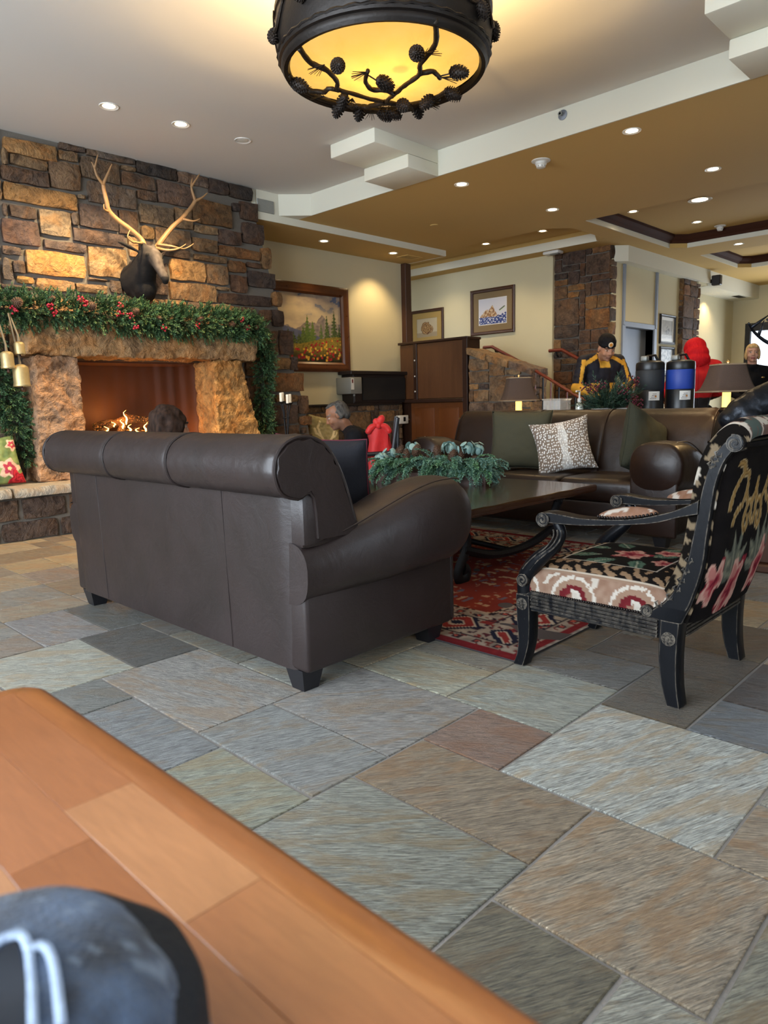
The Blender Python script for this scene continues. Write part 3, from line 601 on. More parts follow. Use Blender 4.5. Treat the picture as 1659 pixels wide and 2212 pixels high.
# ------------------------------------------------------------------ evergreens
class Leafy:
    def __init__(s): s.v = []; s.f = []; s.c = []
    def tri(s, p, d, l, w, n, c0, c1):
        k = len(s.v); sd = d.cross(n); sd = sd.normalized() * w * .5 if sd.length > 1e-6 else Vector((w * .5, 0, 0))
        s.v += [p - sd, p + sd, p + d * l * .6 + sd * .9, p + d * l, p + d * l * .6 - sd * .9]; s.f.append((k, k + 1, k + 2, k + 3, k + 4)); s.c += [c0, c0, c1, c1, c1]
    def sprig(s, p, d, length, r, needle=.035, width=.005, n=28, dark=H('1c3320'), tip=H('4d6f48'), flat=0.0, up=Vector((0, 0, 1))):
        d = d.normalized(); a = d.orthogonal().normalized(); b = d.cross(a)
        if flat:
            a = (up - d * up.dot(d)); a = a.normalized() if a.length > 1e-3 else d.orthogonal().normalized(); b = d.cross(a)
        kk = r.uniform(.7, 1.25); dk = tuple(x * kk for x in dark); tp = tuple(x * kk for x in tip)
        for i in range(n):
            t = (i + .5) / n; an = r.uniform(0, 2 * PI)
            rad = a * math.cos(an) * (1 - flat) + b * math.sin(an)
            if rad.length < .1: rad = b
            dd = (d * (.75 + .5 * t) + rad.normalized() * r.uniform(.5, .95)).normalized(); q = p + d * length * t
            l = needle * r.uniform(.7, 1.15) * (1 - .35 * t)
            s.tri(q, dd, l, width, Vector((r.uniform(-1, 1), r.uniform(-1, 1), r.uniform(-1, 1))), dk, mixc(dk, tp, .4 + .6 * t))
    def build(s, name, mat, parent=None, off=None):
        me = bpy.data.meshes.new(name); me.from_pydata([tuple(v) for v in s.v], [], s.f); me.update()
        a = me.color_attributes.new('Col', 'FLOAT_COLOR', 'POINT'); buf = []
        for c in s.c: buf += [c[0], c[1], c[2], 1]
        a.data.foreach_set('color', buf); me.materials.append(mat)
        if off is not None: me.transform(Matrix.Translation(off))
        o = place(name, me, parent); return o
M_needle = vcol('evergreen_needles', .6, spec=.4)
def cone_mesh(rows=9, per=9, L=1.0, R=.36):
    mb = MB(); core = []
    for i in range(9): t = i / 8; core.append((max(.01, R * .72 * math.sin(PI * (t * .86 + .09)) ** .8), t * L))
    mb.lathe(core, 10)
    for i in range(rows):
        t = (i + .4) / rows; rad = R * .7 * math.sin(PI * (t * .86 + .09)) ** .8; sc_ = L * .17 * (1.05 - .5 * t)
        for k in range(per):
            an = 2 * PI * (k + .5 * (i % 2)) / per; o = Vector((math.cos(an), math.sin(an), 0)); sd = Vector((-o.y, o.x, 0))
            b = o * rad * .8 + Vector((0, 0, t * L)); tip = o * (rad + sc_ * .75) + Vector((0, 0, t * L + sc_ * .35)); u = Vector((0, 0, sc_ * .28))
            mb.add([b - sd * sc_ * .3, b + sd * sc_ * .3, tip + sd * sc_ * .42, tip + u, tip - sd * sc_ * .42, b + u * 1.4], [(0, 1, 2, 3, 4), (4, 3, 5), (3, 2, 5), (0, 4, 5), (2, 1, 5)])
    return mb.mesh('pine_cone', 0)
ME_cone = cone_mesh(); ME_cone.materials.append(simple('pine_cone_brown', H('5a3f2c'), .7, vary=.4, vscale=3))
ME_cone_dark = ME_cone.copy(); ME_cone_dark.materials.clear(); ME_cone_dark.materials.append(simple('pine_cone_iron', H('2a211b'), .6, .3, vary=.3, vscale=3))
def cone(parent, loc, size, axis, name='pine_cone', me=None):
    M = Matrix.Translation(loc) @ Vector(axis).to_track_quat('Z', 'Y').to_matrix().to_4x4() @ Matrix.Scale(size, 4) @ Matrix.Translation((0, 0, -.5))
    return place(name, me or ME_cone, parent, mw=M)
M_berry = simple('red_berry', H('a8122a'), .3, coat=.4)
mb = MB(); br = random.Random(6)
for k in range(11):
    p = Vector((br.uniform(-1, 1), br.uniform(-1, 1), br.uniform(-1, 1))) * .028; mb.ell(p, (.0105, .0105, .0105), 7, 5)
ME_berry = mb.mesh('berry_cluster', 0); ME_berry.materials.append(M_berry)
garl = thing('mantel_garland', 'green pine garland with cones and red berries draped along the mantel', 'garland', (3.4, 6.4, 1.81))
OFF = Vector((-3.4, -6.4, -1.81)); g = Leafy(); gr = random.Random(9)
def run(path, rad, count, droop=.3, front=True, dk=H('17301f'), tp=H('567a4c')):
    Q = smooth_path(path, 8); n = len(Q)
    for k in range(count):
        i = gr.uniform(0, n - 1.001); a = int(i); c = Vector(Q[a]).lerp(Vector(Q[a + 1]), i - a); t = (Vector(Q[a + 1]) - Vector(Q[a])).normalized()
        an = gr.uniform(0, 2 * PI); s1 = t.orthogonal().normalized(); s2 = t.cross(s1); o = s1 * math.cos(an) + s2 * math.sin(an)
        if o.y > .5: continue
        d = o + t * gr.uniform(-.5, .5) + Vector((0, -.25, -droop * gr.random())); rd = rad(i / n) if callable(rad) else rad
        p = c + o * rd * gr.uniform(.1, .75)
        if p.y > 6.66: p.y = 6.66
        lite = gr.random()
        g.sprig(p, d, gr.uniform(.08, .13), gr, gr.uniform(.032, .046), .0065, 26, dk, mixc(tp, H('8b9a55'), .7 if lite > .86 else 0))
run([(1.95, 6.44, 1.90), (2.4, 6.42, 1.90), (2.9, 6.40, 1.91), (3.35, 6.38, 1.88), (3.7, 6.37, 1.87), (4.1, 6.39, 1.90), (4.45, 6.42, 1.88), (4.72, 6.46, 1.85)], lambda t: .135, 2600)
run([(4.72, 6.5, 1.86), (4.88, 6.58, 1.7), (4.89, 6.62, 1.45), (4.87, 6.63, 1.15), (4.86, 6.63, .9), (4.87, 6.63, .62)], .08, 620, 1.0, dk=H('12271a'))
run([(2.05, 6.52, 1.85), (2.0, 6.58, 1.6), (2.1, 6.62, 1.35), (2.2, 6.6, 1.1), (2.22, 6.6, .85), (2.28, 6.58, .62)], .11, 760, 1.0, dk=H('142a1c'))
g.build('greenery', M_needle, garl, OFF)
mb = MB(); mb.tube(smooth_path([(1.95, 6.48, 1.88), (2.9, 6.46, 1.89), (3.7, 6.44, 1.87), (4.72, 6.5, 1.84)], 6), .03, 6); mb.tube([(4.72, 6.5, 1.86), (4.88, 6.6, 1.7), (4.88, 6.65, 1.2), (4.87, 6.65, .65)], .02, 6); mb.tube([(2.0, 6.5, 1.86), (2.03, 6.62, 1.5), (2.2, 6.62, 1.1), (2.27, 6.62, .65)], .025, 6)
o = mb.build('stem', simple('branch_brown', H('2c2a1c'), .9), garl); o.location = OFF
for (x, y, z, s_) in [(2.21, 6.26, 1.93, .12), (2.5, 6.3, 1.98, .09), (2.83, 6.27, 1.95, .11), (3.22, 6.26, 1.93, .1), (3.46, 6.26, 1.88, .08), (3.9, 6.26, 1.9, .09), (4.28, 6.28, 1.88, .09), (4.46, 6.3, 1.86, .08), (4.62, 6.33, 1.87, .07)]:
    cone(garl, Vector((x, y, z)) + OFF, s_, (gr.uniform(-.4, .4), -.9, gr.uniform(-.1, .6)))
for (x, y, z) in [(2.18, 6.25, 1.87), (2.47, 6.27, 1.92), (2.50, 6.27, 1.87), (2.73, 6.26, 2.0), (2.77, 6.26, 1.97), (3.08, 6.26, 1.97), (3.07, 6.25, 1.9), (3.16, 6.24, 1.89), (3.20, 6.23, 1.79), (3.49, 6.25, 1.8), (3.85, 6.25, 1.84), (4.40, 6.28, 1.93), (4.47, 6.3, 1.86)]:
    o = place('berry_cluster', ME_berry, garl); o.location = Vector((x, y, z)) + OFF; o.rotation_euler = (gr.uniform(0, 6), gr.uniform(0, 6), 0)
# bells on cords at the left of the mantel
M_bell = simple('aged_brass', H('bfa878'), .45, .75, bump=.3, bscale=14, vary=.35, vscale=9)
M_cord = simple('jute_cord', H('7a6a52'), .9)
for k, (x, y, z, r, h, lab) in enumerate([(2.045, 6.12, 1.395, .05, .135, 'left one of three brass bells hanging by the mantel'), (2.155, 6.15, 1.51, .041, .10, 'smallest and highest of three brass bells hanging by the mantel'), (2.14, 6.13, 1.255, .062, .175, 'largest and lowest of three brass bells hanging by the mantel')]):
    t = thing('brass_bell', lab, 'bell', (x, y, z), group='brass bells by the mantel')
    MB().lathe([(r * .9, .012), (r, 0), (r * 1.04, .006), (r, .02), (r * .97, .03), (r * .96, h * .8), (r * .86, h * .9), (r * .5, h * .98), (r * .2, h), (.001, h)], 20, cap=False).build('bell_body', M_bell, t)
    MB().tube([(0, 0, h * .7), (0, 0, -.02)], .006, 6).ell((0, 0, -.02), (.012, .012, .016), 8, 6).build('clapper', M_darkwood, t)
    MB().tube([(0, 0, h), (0, .005, h + .05), (-.01, .12, 1.84 - z)], [.011, .008, .006], 6).build('cord', M_cord, t)
# ------------------------------------------------------------------ rug
rug_u, rug_v = (2.31, 4.62), (1.53, 4.75)
def rugc(c):
    x = (c.x - rug_u[0]); y = (c.y - rug_v[0]); W = rug_u[1] - rug_u[0]; L = rug_v[1] - rug_v[0]
    e = min(x, y, W - x, L - y); q = .012
    gx, gy = round(x / q) * q, round(y / q) * q
    n = fbm(gx * 14, gy * 14, 3, 3); n2 = nz(gx * 34, gy * 34, 9); n3 = nz(gx * 5, gy * 5, 1)
    red = mixc(H('7d2c26'), H('9a3d2c'), .5 + .6 * n3)
    if e < .018 and min(y, L - y) > .017: return H('7c2229')
    if e < .018: return mixc(H('cfc8bd'), H('8b8580'), .5 + n2)
    if e < .06: return mixc(H('7a1f27'), H('8d2b30'), .5 + n2)
    if e < .44:
        run_ = (gy if e in (x, W - x) else gx)
        if e < .13 or e > .37:
            k = (run_ % .11) - .055; r_ = math.hypot(k, e - (.095 if e < .13 else .405))
            if r_ < .012: return H('b9564a')
            if r_ < .024: return H('3a2530')
            if n2 > .28: return H('7d3a36')
            return mixc(H('b9ada0'), H('8f8378'), .5 + n)
        if abs(e - .135) < .006 or abs(e - .365) < .006: return H('2a2530')
        k = (run_ % .34) - .17; m = abs(k) + abs(e - .25) * 1.05
        if m < .035: return H('23263c')
        if m < .055: return H('c8b8a8')
        if m < .105: return mixc(H('8e2c2c'), H('9f3a35'), .5 + n2)
        if m < .118: return H('c9bba9')
        if m < .15: return H('1d2138')
        if n2 > .22: return mixc(H('1f2238'), H('7a3030'), n3)
        if n > .25: return H('8a3230')
        return mixc(H('b7aa9c'), H('94887b'), .5 + n)
    if e < .47: return H('2b2027') if n2 > 0 else H('b7a592')
    f = nz(gx * 22 + 5, gy * 22, 4); f2 = nz(gx * 9, gy * 9, 7)
    if f > .30 and f2 > -.15: return mixc(H('b98f66'), H('c2a284'), .5 + n2)
    if f < -.34 and f2 > 0: return H('6f6a78')
    if n > .55: return H('a9735a')
    return red
mb = MB(); NU, NV = 210, 290
mb.grid(NU, NV, lambda u, v: (rug_u[0] + (rug_u[1] - rug_u[0]) * u, rug_v[0] + (rug_v[1] - rug_v[0]) * v, .0095 + .0012 * nz(u * 9, v * 12)))
me = mb.mesh('rug_pile', 0); paint(me, lambda c: tuple(x * .62 for x in rugc(c))); me.materials.append(vcol('wool_pile', .95, .4, 300, .1))
rug = thing('oriental_rug', 'faded red oriental rug with cream medallion border under the coffee table', 'rug', (3.46, 3.1, 0))
o = place('pile', me, rug); o.location = (-3.46, -3.1, 0)
MB().rbox(rug_u[0] - 3.46, rug_v[0] - 3.1, 0.001, rug_u[1] - 3.46, rug_v[1] - 3.1, .009, .004, 1).build('backing', simple('rug_edge', H('3a3436'), .95), rug)

# ------------------------------------------------------------------ leather sofas
def make_sofa(name, label, L, cuts, mat, loc, rz, square=False):
    """local: length along x, back panel at y=0.13, front at +y"""
    s = thing(name, label, 'sofa', loc, rz); h = L / 2
    ax = h - .045                                      # outer arm face
    def bp(u, v):
        x = (u - .5) * 2 * (ax - .055); z = .085 + .66 * v
        return (x, .104 - .012 * v + .004 * nz(x * 3, z * 3, 2) + .02 * abs(2 * u - 1) ** 40, z)
    MB().grid(60, 24, bp).build('back_panel', mat, s, 0)
    for x in (-.62, .52): MB().tube([(x * ax, .1035 - .012 * v, .09 + .64 * v) for v in (0, .25, .5, .75, 1)], .0013, 5).build('panel_seam', mat, s)
    MB().rbox(-ax + .06, .15, .085, ax - .06, .93, .30, .03, 3).build('base', mat, s)
    MB().rbox(-ax - .004, .110, .545, ax + .004, .30, .745, .02, 2).build('back_frame', mat, s)
    # rolled back cushions
    prof = [(.16, .725), (.085, .728), (.015, .755), (-.012, .82), (.0, .885), (.045, .93), (.115, .948), (.185, .935), (.245, .89), (.30, .80), (.35, .66), (.40, .48), (.40, .42), (.20, .42)]
    pr = smooth_ring(prof, 4); cx, cz = .14, .78
    edges = [-h + .03] + cuts + [h - .03]
    for k, (a, b) in enumerate(zip(edges, edges[1:])):
        secs = []; N = 34
        for i in range(N + 1):
            t = i / N; x = a + (b - a) * t; dd = min(t, 1 - t) * (b - a); first = (k == 0 and t < .5) or (k == len(edges) - 2 and t > .5)
            sc_ = 1 - (.10 if first else .04) * max(0, 1 - dd / (.045 if first else .028)) ** 2
            wr = .010 * max(0, 1 - dd / .22) if first else .002
            zmin = .575 if abs(x) > ax - .16 else 0
            secs.append([(x, cx + (y - cx) * sc_ + wr * nz(x * 22, math.atan2(z - cz, y - cx) * 5, 2), max(zmin, cz + (z - cz) * sc_ + wr * nz(x * 22, math.atan2(z - cz, y - cx) * 5, 7))) for y, z in pr])
        MB().loft(secs).build('back_cushion', mat, s, 50)
    for sx, e in ((-1, edges[0]), (1, edges[-1])):
        pts = [(e - sx * .008, cx + (y - cx) * .965, max(.58, cz + (z - cz) * .965)) for y, z in pr]
        MB().tube(pts, .0068, 6, ring=True).build('piping', mat, s)
    for c in cuts:
        pts = [(c, cx + (y - cx) * .985, cz + (z - cz) * .985) for y, z in pr]; MB().tube(pts, .0065, 6, ring=True).build('piping', mat, s)
    # arms: a roll that swells towards the front, over a flat panel
    def section(t):
        y = .105 + .86 * t; zt = .565 + .175 * sst(0, .80, t); zl = .335 + .05 * t; bulge = .012 + .10 * sst(.0, .75, t)
        k = max(0, (t - (.95 if square else .86)) / (.05 if square else .14)); sh = (.86 if square else .52) + (.14 if square else .48) * math.sqrt(max(0, 1 - k * k))
        if square: bulge *= .5
        zc = (zt + zl) / 2 + .02 * (1 - sh); hr_ = (zt - zl) / 2 * sh; w_ = ((.32 if square else .21) + bulge) / 2; oc = w_ - (.24 if square else .13); P = []
        for k in range(26):
            a = -PI * .5 + 2 * PI * k / 26; ca, sa = math.cos(a), math.sin(a); ex = 2.6
            P.append((oc + math.copysign(abs(ca) ** (2 / ex), ca) * w_ * (.35 + .65 * sh), zc + math.copysign(abs(sa) ** (2 / ex), sa) * hr_))
        return y, P
    for sx in (-1, 1):
        secs = []
        for i in range(41):
            y, P = section(i / 40); secs.append([(sx * (ax - .07 + p + .004 * nz(p * 12, q * 12, y * 6)), y, q + .003 * nz(p * 7, q * 30, y * 9)) for p, q in P])
        MB().loft(secs).build('arm', mat, s, 60)
        x0, x1 = sorted((sx * (ax - (.27 if square else .15)), sx * (ax - .002)))
        MB().rbox(x0, .108, .085, x1, .935, .46, .018, 3).build('arm_panel', mat, s)
        x0, x1 = sorted((sx * (ax - (.30 if square else .16)), sx * (ax + (.035 if square else -.006))))
        MB().rbox(x0, .925, .085, x1, .962, .56, .03, 3).build('arm_front', mat, s)
        top = [section(i / 40) for i in range(0, 38)]
        MB().tube([(sx * (ax - .07 + (P[13][0] + P[9][0]) / 2 + .04), y, P[13][1] - .006) for y, P in top], .0035, 5).build('arm_seam', mat, s)
    ai = .26 if square else .10
    ed = [-ax + ai] + [(-ax + ai) + 2 * (ax - ai) * k / (len(cuts) + 1) for k in range(1, len(cuts) + 1)] + [ax - ai]
    for a, b in zip(ed, ed[1:]): MB().rbox(a + .004, .34, .29, b - .004, .965, .465, .05, 4).build('seat_cushion', mat, s, 60)
    MB().rbox(-ax + .05, .90, .10, ax - .05, .955, .30, .02, 2).build('front_rail', mat, s)
    for sx in (-1, 1):
        for y in (.165, .87):
            x = sx * (ax - .092); MB().loft([[(x - .035, y - .035, 0), (x + .035, y - .035, 0), (x + .035, y + .035, 0), (x - .035, y + .035, 0)], [(x - .05, y - .052, .087), (x + .05, y - .052, .087), (x + .05, y + .052, .087), (x - .05, y + .052, .087)]]).build('foot', M_feet, s)
    return s
make_sofa('leather_sofa', 'brown leather sofa seen from behind, nearest the camera', 2.06, [-.29, .28], M_leather, (1.435, 2.895, 0), -PI / 2)
make_sofa('leather_sofa', 'brown leather sofa with three cushions, facing the camera behind the coffee table', 2.42, [-.33, .33], M_leather2, (5.68, 3.08, 0), PI / 2, True)

# ------------------------------------------------------------------ cushions
def cushion(name, label, loc, rot, w_, h_, d_, mat=None, pc=None, pipe=None, group=None, n=26, ear=.07, sag=0.0):
    t = tag(bpy.data.objects.new(name, None), label, 'cushion', group); COL.objects.link(t); t.location = loc; t.rotation_euler = rot
    def surf(sgn):
        def f(u, v):
            a, b = 2 * u - 1, 2 * v - 1
            x = a * (1 - ear * (1 - b * b)) * w_ / 2; z = b * (1 - ear * (1 - a * a)) * h_ / 2
            th = max(0, (1 - a ** 4) * (1 - b ** 4)) ** .55 * d_ / 2
            th *= 1 + .10 * nz(a * 2.4, b * 2.4, sgn * 3 + loc[0]) ; z -= sag * (1 - b) * 0
            return (x, -sgn * th + .006 * nz(a * 6, b * 6, loc[1]), z + h_ / 2)
        return f
    mb = MB(); mb.grid(n, n, surf(1)); mb.grid(n, n, surf(-1)); me = mb.mesh('cover', 0)
    bm = bmesh.new(); bm.from_mesh(me); bmesh.ops.remove_doubles(bm, verts=bm.verts[:], dist=1e-4); bmesh.ops.recalc_face_normals(bm, faces=bm.faces[:]); bm.to_mesh(me); bm.free(); me.shade_smooth()
    if pc: paint(me, pc)
    me.materials.append(mat); place('cover', me, t)
    if pipe:
        P = []
        for k in range(80):
            q = k / 80 * 4; s_ = int(q); r_ = q - s_; a, b = [(2 * r_ - 1, -1), (1, 2 * r_ - 1), (1 - 2 * r_, 1), (-1, 1 - 2 * r_)][s_]
            P.append((a * (1 - ear * (1 - b * b)) * w_ / 2, 0, b * (1 - ear * (1 - a * a)) * h_ / 2 + h_ / 2))
        MB().tube(P, .0032, 6, ring=True).build('piping', pipe, t)
    return t
M_navy = simple('navy_cotton', H('15151d'), .85, bump=.25, bscale=160)
M_olive = simple('olive_velvet', H('2c2d1e'), .85, bump=.25, bscale=140)
M_olive2 = simple('khaki_cotton', H('403e2c'), .85, bump=.25, bscale=140)
cushion('cushion', 'large dark navy cushion with red piping on the near sofa', (2.07, 2.36, .466), (math.radians(12), math.radians(3), math.radians(-74)), .46, .46, .17, M_navy, pipe=simple('red_piping', H('5a1626'), .7))
def spots(c):
    if abs(c.x) < .03 + .02 * nz(c.z * 9, 1): base = mixc(H('b9b0a6'), H('d8d3cb'), .5 + nz(c.z * 20, c.x * 20))
    else: base = mixc(H('8f7d6c'), H('6b5c52'), abs(c.x) * 3.0)
    q = Vector((c.x * 60, c.z * 44, 0)); best = 9
    ix, iz = math.floor(q.x), math.floor(q.y)
    for i in (-1, 0, 1):
        for j in (-1, 0, 1):
            h1 = math.sin((ix + i) * 12.9898 + (iz + j) * 78.233) * 43758.5453; h2 = math.sin((ix + i) * 39.346 + (iz + j) * 11.135) * 24634.6345; p = Vector((ix + i + .15 + .7 * (h1 % 1), iz + j + .15 + .7 * (h2 % 1), 0)); best = min(best, (p - q).length)
    return mixc(H('efece6'), base, sst(.24, .33, best))
cushion('cushion', 'spotted fawn print cushion with white dots on the far sofa', (5.02, 2.86, .462), (math.radians(-20), math.radians(-9), math.radians(-52)), .47, .45, .15, vcol('spotted_fur', .85, .2, 200, sheen=.3), pc=spots, n=150, ear=.13)
cushion('cushion', 'khaki green cushion in the left corner of the far sofa', (5.08, 3.36, .463), (math.radians(-13), 0, math.radians(-70)), .52, .50, .16, M_olive2, pipe=M_olive2)
cushion('cushion', 'dark olive cushion leaning on the near arm of the far sofa', (4.98, 2.26, .462), (math.radians(9), math.radians(-24), math.radians(170)), .5, .5, .17, M_olive, pipe=M_olive)

# ------------------------------------------------------------------ coffee table
ct = thing('coffee_table', 'dark wood coffee table with scrolled iron legs on the red rug', 'table', (3.68, 3.2, 0))
M_table = wood('table_wood', H('2d1a10'), H('4a2c19'), (6, .7, 6), .2, coat=.5)
def slab_edge(n, x0, y0, x1, y1, r):
    P = []
    for (a, b) in (((x0, y0), (x1, y0)), ((x1, y0), (x1, y1)), ((x1, y1), (x0, y1)), ((x0, y1), (x0, y0))):
        for k in range(n): t = k / n; P.append((a[0] + (b[0] - a[0]) * t + r.uniform(-.012, .012), a[1] + (b[1] - a[1]) * t + r.uniform(-.012, .012)))
    return P
er = random.Random(14); P = slab_edge(12, -.70, -.92, .70, .92, er)
P2 = [(x * (1 - .012 * er.random()), y * (1 - .012 * er.random())) for x, y in P]
MB().loft([[(x, y, .425) for x, y in P2], [(x, y, .435) for x, y in P], [(x, y, .463) for x, y in P], [(x * .992, y * .994, .472) for x, y in P]]).build('table_top', M_table, ct, 40)
for sy in (-1, 1):
    for sx in (-1, 1):
        x, y = sx * .52, sy * .72
        path = smooth_path([(x - sx * .02, y, .425), (x + sx * .02, y, .36), (x - sx * .05, y, .27), (x - sx * .045, y, .19), (x + sx * .02, y, .10), (x + sx * .03, y, .05), (x, y, .022), (x - sx * .04, y, .03), (x - sx * .05, y, .07), (x - sx * .02, y, .085)], 5)
        MB().tube(path, [.038] * len(path), 8, flat=.5, up=(0, 1, 0)).build('leg', M_iron, ct, 50)
        sp = [(x + sx * .03 + sx * .05 * math.cos(a) * (1 - a / 9), y, .37 + .05 * math.sin(a) * (1 - a / 9)) for a in [k * .5 for k in range(15)]]
        MB().tube(sp, .019, 7).build('scroll', M_iron, ct, 50)
    MB().tube(smooth_path([(-.50, sy * .72, .20), (-.25, sy * .72, .13), (0, sy * .72, .11), (.25, sy * .72, .13), (.50, sy * .72, .20)], 5), .028, 8).build('stretcher', M_iron, ct)
MB().tube([(0, -.72, .11), (0, -.3, .14), (0, .3, .14), (0, .72, .11)], .018, 8).build('stretcher', M_iron, ct)
for yy in (-.8, .72): MB().box(-.6, yy, .40, .6, yy + .08, .426).build('apron', M_darkwood, ct)

# ------------------------------------------------------------------ centrepiece
cp = thing('evergreen_centrepiece', 'cedar centrepiece with pine cones and eucalyptus in a wooden trough on the coffee table', 'centrepiece', (3.92, 3.33, .4725), math.radians(112))
MB().box(-.40, -.10, 0, .40, .10, .012).box(-.42, -.11, .0, -.40, .11, .075).box(.40, -.11, 0, .42, .11, .075).box(-.42, -.115, 0, .42, -.10, .075).box(-.42, .10, 0, .42, .115, .075).build('trough', M_darkwood, cp)
g = Leafy(); cr = random.Random(31)
def cedar(p, d, L, r, dk, tp):
    d = d.normalized(); side = d.cross(Vector((0, 0, 1))); side = side.normalized() if side.length > .1 else Vector((1, 0, 0)); q = Vector(p)
    for k in range(9):
        q = q + d * L / 9; d = (d + Vector((0, 0, -.12))).normalized()
        for sg in (-1, 1): g.sprig(q, d * .8 + side * sg * .8 + Vector((0, 0, -.1)), L * .22 * (1.2 - k / 10), r, .020, .0055, 7, dk, tp, flat=.6)
    g.sprig(q, d, L * .2, r, .02, .005, 8, dk, tp)
for k in range(230):
    a = cr.uniform(0, 2 * PI); x = cr.uniform(-.42, .42); sd = cr.choice((-1, 1))
    d = Vector((x * 1.0 + cr.uniform(-.4, .4), sd * cr.uniform(.3, 1.0), cr.uniform(-.35, .55)))
    L = cr.uniform(.12, .20); gn = cr.random()
    cedar((x, sd * cr.uniform(0, .08), .10 + cr.uniform(0, .07)), d, L, cr, mixc(H('335a50'), H('3a6a42'), gn), mixc(H('93bcae'), H('84ad78'), gn))
for k in range(26):
    sx = cr.choice((-1, 1)); cedar((sx * .36, cr.uniform(-.08, .08), .09), Vector((sx, cr.uniform(-.6, .6), cr.uniform(-.3, .3))), cr.uniform(.10, .15), cr, H('335a50'), H('93bcae'))
g.build('cedar_greens', M_needle, cp)
for (x, y, z, s_) in [(-.22, .04, .21, .09), (-.14, -.05, .18, .085), (-.05, .05, .22, .095), (.05, -.05, .19, .085), (.10, .06, .23, .095), (.20, -.13, .14, .09), (.25, .0, .22, .10), (-.30, -.06, .17, .08), (.0, -.12, .15, .08), (-.18, .1, .2, .09), (.17, .08, .2, .09)]:
    cone(cp, (x, y, z), s_, (cr.uniform(-.4, .4), cr.uniform(-.5, .1), .8))
M_euc = simple('eucalyptus_leaf', H('8fb0ab'), .6, vary=.15, vscale=20)
mb = MB(); mb.loft([[(0.5 * (1 - .05 * k) * math.cos(a) * (.25 + .75 * k / 3 if k < 3 else 1), .5 * math.sin(a) * (.25 + .75 * k / 3 if k < 3 else 1), .10 * (1 - (k / 3) ** 2)) for a in [2 * PI * j / 12 for j in range(12)]] for k in range(4)], cap=True); ME_leaf = mb.mesh('leaf', 60); ME_leaf.materials.append(M_euc)
for (cx, cy, cz) in [(-.32, -.04, .225), (-.11, -.05, .235), (.16, -.02, .235), (.36, -.07, .185), (.06, -.17, .11), (.40, .03, .16), (-.26, .02, .235)]:
    for k in range(17 if cz > .15 else 4):
        d = Vector((cr.uniform(-1, 1), cr.uniform(-1, .5), cr.uniform(-.3, 1))).normalized(); p = Vector((cx, cy, cz)) + d * cr.uniform(.015, .065)
        place('leaf', ME_leaf, cp, mw=Matrix.Translation(p) @ d.to_track_quat('Z', 'Y').to_matrix().to_4x4() @ Matrix.Scale(cr.uniform(.045, .065), 4))

# ------------------------------------------------------------------ tapestry armchair (profile in y,z; chair spans x 0..0.65)
CHX, CHY = 2.30, 0.0
ac = thing('tapestry_armchair', 'carved black armchair with floral needlepoint seat and back at the right', 'armchair', (2.625, 1.15, 0))
AO = Vector((-.325, -1.15, 0))                          # local = (x, y_world, z) + AO
t = NT('distressed_black'); vec = t.coords('Object', (1, 1, .35))
wear = t.noise(vec, 60, 6, .75, .4); bv = t.n('Bevel', samples=3); bv.inputs['Radius'].default_value = .006; ge = t.n('NewGeometry'); dp_ = t.n('VectorMath', operation='DOT_PRODUCT'); t.l(bv.outputs[0], dp_.inputs[0]); t.l(ge.outputs['Normal'], dp_.inputs[1])
edge = t.ramp(dp_.outputs['Value'], [(.80, (1, 1, 1)), (.97, (0, 0, 0))]); wm = t.mix(1.0, edge, t.ramp(wear, [(.40, (0, 0, 0)), (.58, (.8, .8, .8))]), 'MULTIPLY'); wm = t.mix(1.0, wm, t.ramp(wear, [(.66, (0, 0, 0)), (.72, (.5, .5, .5))]), 'ADD')
t.base(t.mix(wm, t.mix(t.noise(vec, 9, 4), H('0b0b0e'), H('131519')), H('9a8f80'))); t.bump(t.noise(vec, 60, 4), .2, .004); t.set(Roughness=.30, Specular_IOR_Level=.14); M_dist = t.m
def apart(mb, name, mat=M_dist, ang=40, **k): o = mb.build(name, mat, ac, ang, **k); o.location = AO; return o
def strip(mb, outer, inner, x0, x1, k=5):
    """curved plank between two (y,z) curves, thickness in x"""
    A = smooth_path(outer, k); B = smooth_path(inner, k); n = min(len(A), len(B)); A = [A[int(i * (len(A) - 1) / (n - 1))] for i in range(n)]; B = [B[int(i * (len(B) - 1) / (n - 1))] for i in range(n)]
    b = (x1 - x0) * .12
    secs = [[(x0, B[i][0] * .92 + A[i][0] * .08, B[i][1] * .92 + A[i][1] * .08), (x0, A[i][0] * .92 + B[i][0] * .08, A[i][1] * .92 + B[i][1] * .08), (x0 + b, A[i][0], A[i][1]), (x1 - b, A[i][0], A[i][1]), (x1, A[i][0] * .92 + B[i][0] * .08, A[i][1] * .92 + B[i][1] * .08), (x1, B[i][0] * .92 + A[i][0] * .08, B[i][1] * .92 + A[i][1] * .08), (x1 - b, B[i][0], B[i][1]), (x0 + b, B[i][0], B[i][1])] for i in range(n)]
    mb.loft(secs); return mb
def scroll(mb, x0, x1, cy, cz, r, turns=1.6, a0=0.0, sgn=1):
    mb.lathe([(.001, 0), (r * .96, 0), (r, (x1 - x0) * .1), (r, (x1 - x0) * .9), (r * .96, x1 - x0), (.001, x1 - x0)], 22, Matrix.Translation((x0, cy, cz)) @ Matrix.Rotation(PI / 2, 4, 'Y'))
    for xs in (x0 - .001, x1 + .001):
        P = [(xs, cy + sgn * math.cos(a0 + q) * r * (1 - q / (turns * 2 * PI + 1.2)), cz + math.sin(a0 + q) * r * (1 - q / (turns * 2 * PI + 1.2))) for q in [k * .28 for k in range(int(turns * 2 * PI / .28))]]
        mb.tube(P, [r * .13 * (1 - .5 * k / len(P)) for k in range(len(P))], 6)
